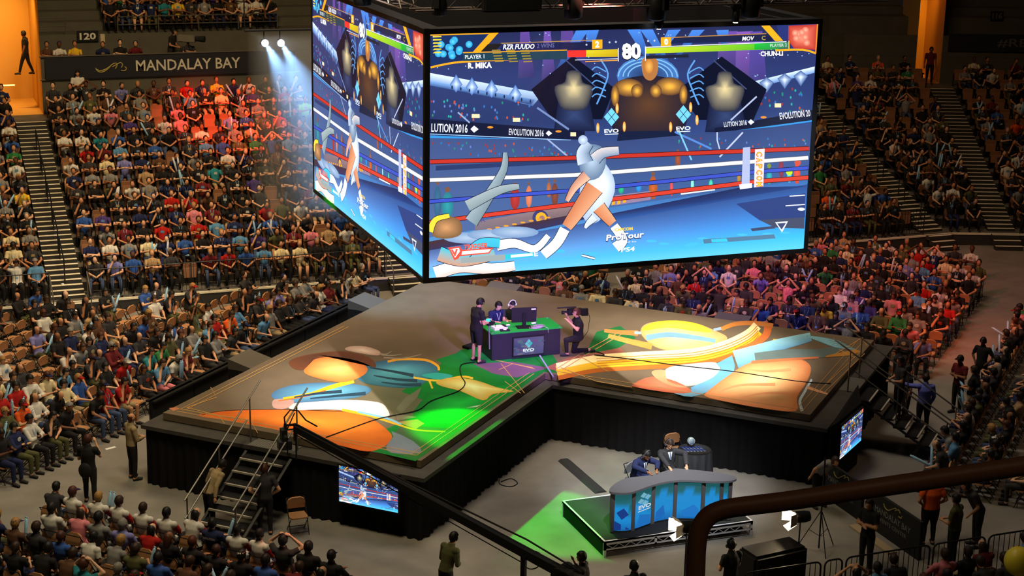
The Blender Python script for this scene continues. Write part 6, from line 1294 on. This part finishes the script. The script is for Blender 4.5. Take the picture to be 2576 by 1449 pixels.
# grey and brown chairs, round table with medals and trophy
p = at(1577, 1150, PZ+.87); c = make_chair(Vector((p.x+.1, min(p.y, 34.85), PZ)), hd(Vector((.4, -1, 0))), 'grey padded folding chair left of the commentator in navy', None)
M_gv = mat('grey vinyl', (.16, .16, .165), .6)
for ch in c.children:
    if ch.name.split('.')[0] in ('seat', 'backrest'): ch.data = ch.data.copy(); ch.data.materials[0] = M_gv
p = at(1703, 1096, .86); make_chair(Vector((p.x, p.y+.1, 0)), hd(Vector((0, -1, 0))), 'brown folding chair standing behind the round table', None)
TC = Vector((19.02, 36.42, 0)); rt = empty('round_table', TC, 0, 'round table under a floor-length black cloth behind the commentators', 'table')
m = MB(); n_ = 72; vs2 = []
for z, a_ in ((.755, 0), (.74, .012), (.4, .03), (.01, .055)):
    for k in range(n_): g = 2*math.pi*k/n_; r0 = .43+(0 if z > .75 else a_*(1+math.sin(g*12))); vs2.append((r0*math.cos(g), r0*math.sin(g), z))
m.add(vs2, [(r_*n_+k, r_*n_+(k+1) % n_, (r_+1)*n_+(k+1) % n_, (r_+1)*n_+k) for r_ in range(3) for k in range(n_)]+[tuple(range(n_))]); m.obj('tablecloth', mat('black tablecloth', (.03, .03, .034), .85), rt, True)
k_ = 0
for i in range(6):
    for j in range(2):
        x = TC.x-.24+i*.085; y = TC.y-.12+j*.2-.02*i; t = empty('medal', (x, y, .757), 0, ['silver medal with blue ribbon in the front row on round table', 'silver medal with blue ribbon in the back row on round table'][1 if j else 0], 'medal', 'medals in the %s row of the round table' % ('back' if j else 'front'))
        m = MB(); m.lathe([(.032, .004), (.032, .01), (.022, .012)], 12); m.obj('disc', mat('silver', (.6, .62, .68), .3, .8), t); m = MB(); m.box((-.022, .02, .003), (.022, .16, .01)); m.obj('ribbon', mat('royal blue ribbon', (.03, .06, .35), .5), t)
t = empty('globe_trophy', (TC.x+.0, TC.y+.22, .757), 0, 'clear round trophy globe on a small base on the round table', 'trophy'); m = MB(); m.lathe([(.07, 0), (.075, .03), (.05, .05)], 16); m.obj('base', M_black, t)
m = MB(); m.ell((0, 0, .15), (.1, .1, .105), 18, 12); m.obj('globe', mat('glassy globe', (.35, .45, .5), .08, .1, spec=.8), t, True); m = MB(); m.tube([(.085*math.cos(a), -.055, .15+.085*math.sin(a)) for a in np.linspace(0, 2*math.pi, 20)[:-1]], .008, 5, closed=True); m.obj('ring', M_white, t)
# cable ramp on the floor
m = MB(); a = at(1418, 1158, 0); b = at(1512, 1240, 0); d = (b-a).normalized(); s_ = d.cross(V_(0, 0, 1)); P = [a+s_*.17, a-s_*.17, b-s_*.17, b+s_*.17]
m.add([p+V_(0, 0, .001) for p in P]+[p*1+V_(0, 0, .05) for p in [a+s_*.09, a-s_*.09, b-s_*.09, b+s_*.09]], [(0, 1, 5, 4), (1, 2, 6, 5), (2, 3, 7, 6), (3, 0, 4, 7), (4, 5, 6, 7)]); tag(m.obj('cable_ramp', mat('black rubber', (.03, .03, .03), .6)), 'black cable ramp crossing the floor between skirt and platform', 'ramp')
# ---------------------------------------------------------------- stand lamps, tripod, loudspeaker, barriers
def standlamp(px_, py_, z, label):
    p = at(px_, py_, z); t = empty('stand_light', (p.x, p.y, 0), hd(Vector((-1, .12, 0))), label, 'lamp')
    m = MB(); m.tube([(0, 0, .05), (0, 0, z-.12)], .018, 8); m.obj('pole', M_blackm, t)
    for k in range(3): g = 2.1*k+.5; m = MB(); m.tube([(0, 0, .45), (.45*math.cos(g), .45*math.sin(g), .012)], .012, 6); m.obj('leg', M_blackm, t)
    m = MB(); m.lathe([(.11, -.2), (.13, -.1), (.13, .12), (.12, .14)], 16, (0, 0, z), 'y'); m.obj('lamp_housing', M_black, t)
    m = MB(); m.lathe([(.001, .155), (.115, .145)], 16, (0, 0, z), 'y', caps=False); m.obj('lens', mat('hot lamp lens', (.1, .1, .1), .3, emit=(1, .82, .5), es=30.), t)
    m = MB()
    for a_, (ox, oz) in enumerate(((0, .16), (0, -.16), (.16, 0), (-.16, 0))):
        w = (.13, 0, 0) if ox == 0 else (0, 0, .13); dd = Vector((ox, .14, oz)); W3 = Vector(w); m.add([Vector((ox*.8, .14, z+oz*.8))+W3, Vector((ox*.8, .14, z+oz*.8))-W3, Vector((ox*1.5, .33, z+oz*1.5))-W3*1.1, Vector((ox*1.5, .33, z+oz*1.5))+W3*1.1], [(0, 1, 2, 3)])
    m.obj('barn_door', mat('hot metal flap', (.7, .62, .5), .5), t)
    m = MB(); m.box((-.05, -.215, z-.05), (.05, -.2, z+.05)); m.obj('vent_glow', mat('vent glow', (.2, .15, .1), .4, emit=(1, .7, .35), es=9.), t)
    spot('stand_lamp_beam', Vector((p.x, p.y, z))+Vector((-1, .12, .0)).normalized()*.36, (p.x-4, p.y+1.2, .6), (1, .93, .8), 160, 50, .8, .08)
    l = bpy.data.lights.new('stand_lamp_glow', 'POINT'); l.energy = 60; l.color = (1, .8, .5); l.shadow_soft_size = .05; o = bpy.data.objects.new('stand_lamp_glow', l); col.objects.link(o); o.location = Vector((p.x, p.y, z))+Vector((-1, .12, 0)).normalized()*.24; return t
standlamp(2014, 1300, 1.9, 'glaring warm lamp with barn doors on a stand right of platform'); standlamp(1728, 1326, 1.9, 'glaring warm lamp half hidden behind the blurred hand rail')
tp = empty('light_tripod', (19.75, 31.35, 0), 0, 'tall thin black tripod mast standing beyond the warm lamp', 'tripod'); m = MB(); m.tube([(0, 0, .05), (0, 0, 2.3)], .02, 8); m.obj('mast', M_blackm, tp)
for k in range(3): g = 2.1*k+.3; m = MB(); m.tube([(0, 0, 1.0), (.5*math.cos(g), .5*math.sin(g), .012)], .012, 6); m.tube([(0, 0, .35), (.27*math.cos(g), .27*math.sin(g), .48)], .008, 5); m.obj('leg', M_blackm, tp)
m = MB(); m.box((-.7, -.35, 0), (.7, .35, 1.28)); tag(m.obj('covered_case', mat('black cover', (.012, .011, .011), .7), None, bevel=.07, loc=(17.35, 29.35, 0), rz=.12), 'big black covered box behind the near fence', 'case')
def fence(x0, x1, y, label, rz=0.):
    t = empty('crowd_control_fence', (x0, y, 0), rz, label, 'fence', None); w = x1-x0; m = MB(); r_ = .12
    pts = [(0, 0, .12), (0, 0, 1.1-r_)]+[(r_-r_*math.cos(a), 0, 1.1-r_+r_*math.sin(a)) for a in np.linspace(.3, 1.57, 4)]+[(w-r_+r_*math.sin(a), 0, 1.1-r_+r_*math.cos(a)) for a in np.linspace(0, 1.3, 4)]+[(w, 0, 1.1-r_), (w, 0, .12)]
    m.tube(pts, .021, 7); m.tube([(0, 0, .18), (w, 0, .18)], .018, 6); m.obj('rail_frame', M_blackm, t); m = MB(); n_ = int(w/.13)
    for i in range(1, n_): m.tube([(w*i/n_, 0, .18), (w*i/n_, 0, 1.08)], .009, 4)
    m.obj('bar_grille', M_blackm, t)
    for x in (.15, w-.15): m = MB(); m.tube([(x, -.3, .015), (x, 0, .16), (x, .3, .015)], .018, 6); m.obj('foot', M_blackm, t)
for x0, x1, lb in ((16.3, 18.15, 'black crowd fence in front of the covered box'), (18.25, 18.68, 'short black fence piece with rounded top beside the lamp pole'), (18.78, 20.9, 'black crowd fence with rounded top below the warm lamp'), (21.0, 22.35, 'black crowd fence in the middle of the lower right'), (22.45, 24.4, 'black crowd fence at the bottom right corner')): fence(x0, x1, 28.68, lb)
def bannerwall(x, y0, y1, label, lines):
    m = MB(); m.box((x-.04, y0, 0), (x+.04, y1, .95)); o = m.obj('banner_barrier', mat('black banner', (.012, .012, .014), .7)); tag(o, label, 'barrier'); yc = (y0+y1)/2
    for s, ww, zz, hh, mm in lines:
        V, Fs, (a, b_, lo, hi) = txt(s, .0); k = MB(); k.add([Vector((x-.045, yc+ww/2-ww*(v.x-a)/(b_-a), zz+hh*(v.y-lo)/(hi-lo))) for v in V], Fs); k.obj('lettering', mm, o)
    k = MB()
    for pts in ([(-.5, .02), (-.44, -.06), (-.3, -.08), (-.1, .04), (0, .09), (.02, .03)], [(-.02, .02), (.12, .1), (.2, .04)], [(.14, -.06), (.26, -.06), (.28, .0)]): k.tube([(x-.045, yc-.1-p[0], .80+p[1]) for p in smooth_pts(pts, 3, False)], .014, 4)
    k.obj('emblem', M_gold2, o)
ml = mat('dim silver letters', (.22, .23, .22), .6)
bannerwall(21.67, 30.1, 32.35, 'black barrier banner reading MANDALAY BAY EVENTS CENTER nearest the fence', [('MANDALAY BAY', 1.5, .5, .15, ml), ('EVENTS CENTER', 1.2, .32, .1, ml)])
bannerwall(21.62, 32.5, 34.3, 'black barrier banner farther back, partly behind the blurred hand rail', [('MANDALAY BAY', 1.3, .5, .15, ml), ('EVENTS CENTER', 1.1, .32, .1, ml)])
m = MB(); m.box((21.15, 30.6, 0), (21.4, 32.3, .05)); tag(m.obj('wooden_plank', mat('tan board', (.35, .26, .16), .7)), 'tan board lying along the foot of the black banner', 'board')
# rough handrail close to the camera
D0 = 4.2
def near(x, y): d = CD+CR*((x-1288)/FPX)-CU*((y-724.5)/FPX); return CAM+d*D0
m = MB(); m.tube([near(x, y) for x, y in [(1747, 2100), (1748, 1700), (1749, 1449), (1751, 1390)]+smooth_pts([(1751, 1390), (1758, 1338), (1780, 1301), (1815, 1283), (1860, 1275)], 4, False)[1:]+[(1976, 1261), (2576, 1172), (3400, 1050)]], .0245, 20)
tag(m.obj('handrail', mat('dark brown painted pipe', (.16, .075, .035), .5), None, True), 'thick dark brown bent hand rail close to the camera', 'handrail')
# ---------------------------------------------------------------- camera crane
ja = at(742, 1078, 2.9); jb = at(1318, 1388, 1.55); d = (ja-jb).normalized()
jib = empty('camera_crane', (jb.x, jb.y, 0), 0, 'long black camera crane reaching over the left stage corner', 'camera crane'); bpy.context.view_layer.update()
s_ = d.cross(V_(0, 0, 1)).normalized(); u_ = s_.cross(d)
m = MB(); A0 = jb-d*1.4; m.add([A0+s_*.09+u_*.1, A0-s_*.09+u_*.1, A0-s_*.09-u_*.1, A0+s_*.09-u_*.1, ja+s_*.06+u_*.09, ja-s_*.06+u_*.09, ja-s_*.06-u_*.06, ja+s_*.06-u_*.06], [(0, 1, 2, 3), (4, 7, 6, 5), (0, 4, 5, 1), (1, 5, 6, 2), (2, 6, 7, 3), (3, 7, 4, 0)]); m.tube([A0+u_*.22, jb+u_*.3, jb.lerp(ja, .5)+u_*.16, ja+u_*.12], .02, 6); m.tube([jb-u_*.26, jb.lerp(ja, .5)-u_*.2, ja-u_*.14], .012, 5)
m.v = [tuple(Vector(v)-Vector((jb.x, jb.y, 0))) for v in m.v]; m.obj('boom_arm', M_black, jib)
off = Vector((jb.x, jb.y, 0)); h = ja-off
m = MB(); m.box((-.24, -.05, -.28), (-.19, .08, .12), Matrix.Translation(h)); m.box((-.02, -.05, -.30), (.03, .08, .1), Matrix.Translation(h)); m.box((-.24, -.03, .08), (.05, .02, .12), Matrix.Translation(h)); m.box((-.24, -.03, -.02), (.03, .02, .0), Matrix.Translation(h)); m.tube([h+V_(.02, 0, -.3), h+V_(.02, 0, -.75)], .02, 6); m.tube([h+V_(-.18, 0, -.25), h+V_(-.18, 0, -.6)], .014, 6); m.obj('remote_head', M_black, jib)
m = MB(); m.box((-.33, -.12, -.25), (-.2, .1, .02), Matrix.Translation(h)); m.tube([h+V_(-.26, -.1, -.12), h+V_(-.26, -.26, -.14)], .05, 10); m.obj('camera_body', M_blackm, jib)
m = MB(); m.tube([h+V_(-.22, 0, .0), h+V_(-.24, 0, .3), h+V_(-.1, 0, .46), h+V_(.08, 0, .42), h+V_(.25, -.02, .18), h+V_(.5, -.08, .02)], .018, 6); m.tube([h+V_(-.18, 0, .0), h+V_(.0, 0, .38)], .014, 6); m.obj('cable_loop', M_black, jib, True)
m = MB(); jl = jb-off; m.tube([(0, 0, .3), (0, 0, jl.z-.1)], .07, 10); m.obj('pedestal', M_black, jib)
for k in range(3): g = 2.1*k+.7; m = MB(); m.tube([(0, 0, .9), (.75*math.cos(g), .75*math.sin(g), .08)], .03, 6); m.ell((.75*math.cos(g), .75*math.sin(g), .06), (.06, .06, .06)); m.obj('leg', M_black, jib)
for k in range(3): m = MB(); c_ = jl-d*(1.0+.14*k); m.tube([c_-s_*.22, c_+s_*.22], .17, 16); m.obj('counterweight', M_black, jib)
m = MB(); m.tube([jl+V_(.15+.2*math.cos(a), -.15, -.15+.2*math.sin(a)) for a in np.linspace(0, 2*math.pi, 20)[:-1]], .014, 5, closed=True); m.obj('hand_wheel', M_black, jib)
m = MB(); m.box((-.03, -.02, 0), (.03, .02, .025)); o = m.obj('signal_light', mat('green led', (.0, .3, .1), .4, emit=(.05, 1, .4), es=6.), None, loc=at(708, 1113, 1.62)); tag(o, 'tiny green signal light at the top of the left stairs', 'indicator light')
m = MB(); m.box((-.16, -.12, 0), (.16, .12, .2)); m.tube([(0, 0, .2), (.05, 0, .38)], .02, 6); o = m.obj('stage_equipment', M_blackm, None, bevel=.01, loc=at(716, 1128, 1.62)); tag(o, 'small dark equipment box on the landing grating', 'equipment')
# ---------------------------------------------------------------- people standing around the floor
def stander(px_, py_, z0, face, label, arms='down', gz=None, **k):
    p = gz if gz is not None else at(px_, py_, z0); kk = {a: k.pop(a) for a in ('lean', 'yaw', 'nod', 'step', 'wide') if a in k}
    J = standing(arms, **kk); mk = {a: k.pop(a) for a in ('sleeve', 'legs', 'hair', 'fat', 'jacket') if a in k}; hs = k.pop('hs', None)
    rz = hd(Vector(face)); ms = person_meshes(J, .017, True, **mk); o = person(ms, p, rz, label, **k)
    if hs: headset(o, J, hs, .1)
    return o, J, rz
stander(335, 1206, 0, (1, .3, 0), 'person in beige shirt and dark trousers standing at the left stage corner', 'front', legs='long', sleeve='long', top='khaki', bottom='black', hairc='auburn', hair='thin', skin=1)
o, J, rz = stander(228, 1265, 0, (.5, 1, 0), 'person in black with a shoulder bag standing left of the stage', 'phone', top='black', bottom='black', hairc='auburn', hair='short', skin=0, step=.05)
m = MB(); m.ell((-.02, -.2, .92), (.17, .09, .2), 12, 8); bg = m.obj('shoulder_bag', M_black, None, True, loc=o.location, rz=rz); tag(bg, 'round black shoulder bag hanging at the hip of the person in black', 'bag'); m = MB(); m.tube([(-.1, -.2, 1.05), (-.12, -.14, 1.3), (.05, .02, 1.5), (.08, .14, 1.3)], .014, 5); m.obj('strap', M_black, bg, True)
stander(528, 1330, 0, (.7, .3, 0), 'person in yellowish jacket bending beside the left stage stairs', 'carry', lean=32, nod=20, sleeve='long', top='khaki', bottom='black', hairc='black', hair='short', skin=1)
stander(668, 1345, 0, (.2, 1, 0), 'person in dark clothes standing right of the left stage stairs', 'hip', top='charcoal', bottom='black', hairc='auburn', hair='short', skin=0)
p = at(750, 1340, 0); make_chair(p, hd(Vector((0, -1, 0))), 'dim lone folding chair against the black skirt below the monitor', None)
for gx, gy, z, fc, lb, kw in ((1467, 1398, 1.68, (-.8, .5, 0), 'dark silhouetted person in profile at the bottom, right of green floor', dict(arms='phone', hairc='black', top='black')), (1597, 1422, 1.68, (0, 1, 0), 'dark silhouetted person whose head just shows at the bottom middle', dict(hairc='black', top='black')), (1842, 1366, 1.7, (-.2, 1, 0), 'dark silhouetted person with headset beside the big covered box', dict(arms='front', hairc='black', top='black', hs=M_blackm)),
    (1122, 1352, 1.68, (.9, .4, 0), 'person in olive hooded jacket operating near the crane base', dict(arms='front', lean=16, sleeve='long', top='olive', hairc='black')), (2063, 1146, 1.35, (.2, -1, 0), 'person in grey shirt bending forward beside the black banner barrier', dict(arms='down', lean=48, top='grey', hairc='brown')),
    (2190, 1262, 1.7, (-.6, -.2, 0), 'person in black standing against the black banner barrier', dict(arms='fold', top='black', hairc='black')), (2348, 1205, 1.66, (.2, 1, 0), 'person in bright orange shirt standing behind the banner', dict(arms='hip', fat=1.3, top='orange', hairc='black')), (2408, 1262, 1.6, (-.5, .8, 0), 'person in dark olive top standing before the orange shirt', dict(arms='front', fat=1.1, top='olive', hairc='black')),
    (2470, 1215, 1.6, (-.8, .2, 0), 'person in dark clothes crouching over near the right fence', dict(arms='carry', lean=30, top='charcoal', hairc='brown'))):
    q = at(gx, gy, z); ar = kw.pop('arms', 'down'); stander(0, 0, 0, fc, lb, ar, gz=Vector((q.x, q.y, 0)), bottom='black', skin=1, **kw)
stander(2318, 1092, 0, (.35, .9, 0), 'person in light blue shirt pointing with outstretched arm at the right', 'point', sleeve='long', top=(96, 104, 190), bottom='black', hairc='brown', skin=1, fat=1.1)
stander(2405, 1040, 0, (-.9, -.2, 0), 'person in maroon shirt and cap with folded arms near right stairs', 'fold', hair='cap', top='maroon', bottom='black', capc='black', skin=4)
stander(2440, 1070, 0, (-.6, .9, 0), 'person in black top and khaki shorts seen from behind', 'front', legs='short', fat=1.3, top='black', bottom='khaki', hairc='brown', skin=1)
stander(2275, 1068, 0, (-.9, .3, 0), 'person in dark clothes just behind the pointing person', 'down', top='black', bottom='black', hairc='black', skin=2)
stander(2188, 1085, 0, (-1, .2, 0), 'person in dark top standing on the right stage stairs', 'front', gz=st(-3.7, 16.2, .8), top='charcoal', bottom='black', hairc='black', skin=1)
stander(2462, 990, 0, (-.9, -.5, 0), 'person in black standing at the aisle beside far right seats', 'hip', top='black', bottom='black', hairc='black', skin=5)
q = at_y(197, 235, bk(1, 0, WD-.35).y); stander(0, 0, 0, (0, -1, 0), 'person in white shirt with folded arms standing before the long banner', 'fold', gz=Vector((q.x, q.y, WZ)), top='white', bottom='black', hairc='black', skin=1)
q = at_y(60, 70, bk(1, 0, 14.6).y); stander(0, 0, 0, (-.9, .3, 0), 'dark figure of a person walking through the glowing left passage', 'down', gz=Vector((q.x, q.y, 6.1)), top='black', bottom='black', hairc='black', step=.25, skin=4)
q = at_y(2395, 80, bk(2, .9, 13.2).y); stander(0, 0, 0, (-.5, -1, 0), 'dark figure of a person beside the glowing right passage', 'down', gz=bk(2, 1.75, 12.6, WZ), top='maroon', bottom='black', hairc='black', skin=4)
q = at_y(430, 120, bk(1, 0, WD+1.4).y); stander(0, 0, 0, (.8, -.6, 0), 'person in dark clothes working a camera above the long banner', 'front', gz=Vector((q.x, q.y, 6.08)), top='black', bottom='black', hairc='black', skin=2, lean=12)
g = empty('broadcast_camera', Vector((q.x+.62, q.y-.45, 6.08)), hd(Vector((.9, -.6, 0))), 'pale broadcast camera on a tripod above the long banner', 'camera'); m = MB(); m.box((-.14, -.4, 1.25), (.14, .35, 1.55)); m.obj('camera_body', mat('grey camera', (.16, .15, .12), .5), g, bevel=.03); m = MB(); m.tube([(0, .35, 1.4), (0, .75, 1.4)], [.1, .13], 12); m.obj('lens', M_black, g)
for k in range(3): g_ = 2.1*k; m = MB(); m.tube([(0, 0, 1.2), (.4*math.cos(g_), .4*math.sin(g_), .015)], .02, 6); m.obj('leg', M_blackm, g)
# balloon
q = at(2562, 1412, 1.5); t = empty('balloon', q, 0, 'big round yellow balloon at the bottom right edge', 'balloon'); m = MB(); m.ell((0, 0, 0), (.3, .3, .32), 20, 14); m.obj('balloon_skin', mat('yellow rubber', (.75, .60, .04), .35), t, True); m = MB(); m.lathe([(.02, -.35), (.03, -.33), (.008, -.315)], 8); m.tube([(0, 0, -.34), (.02, 0, -.7), (-.01, .02, -1.0)], .004, 4); m.obj('knot', mat('yellow rubber', (.75, .60, .04)), t)
# litter and a cup
m = MB(); m.box((-.15, -.05, 0), (.15, .05, .012)); tag(m.obj('paper_litter', M_white, None, loc=at(278, 1128, 0), rz=.4), 'scrap of white paper lying on the bare floor at left', 'paper')
m = MB(); m.lathe([(.035, 0), (.05, .16), (.05, .165)], 12); b_ = bk(1, -35.15, .1, .5); q = at(144, 718, .75); tag(m.obj('paper_cup', M_white, None, loc=(bk(1, -35.2, rowd(1)-.2).x, bk(1, 0, rowd(1)-.2).y, rowz(1)-.108)), 'white paper cup standing on the left stairs', 'cup')
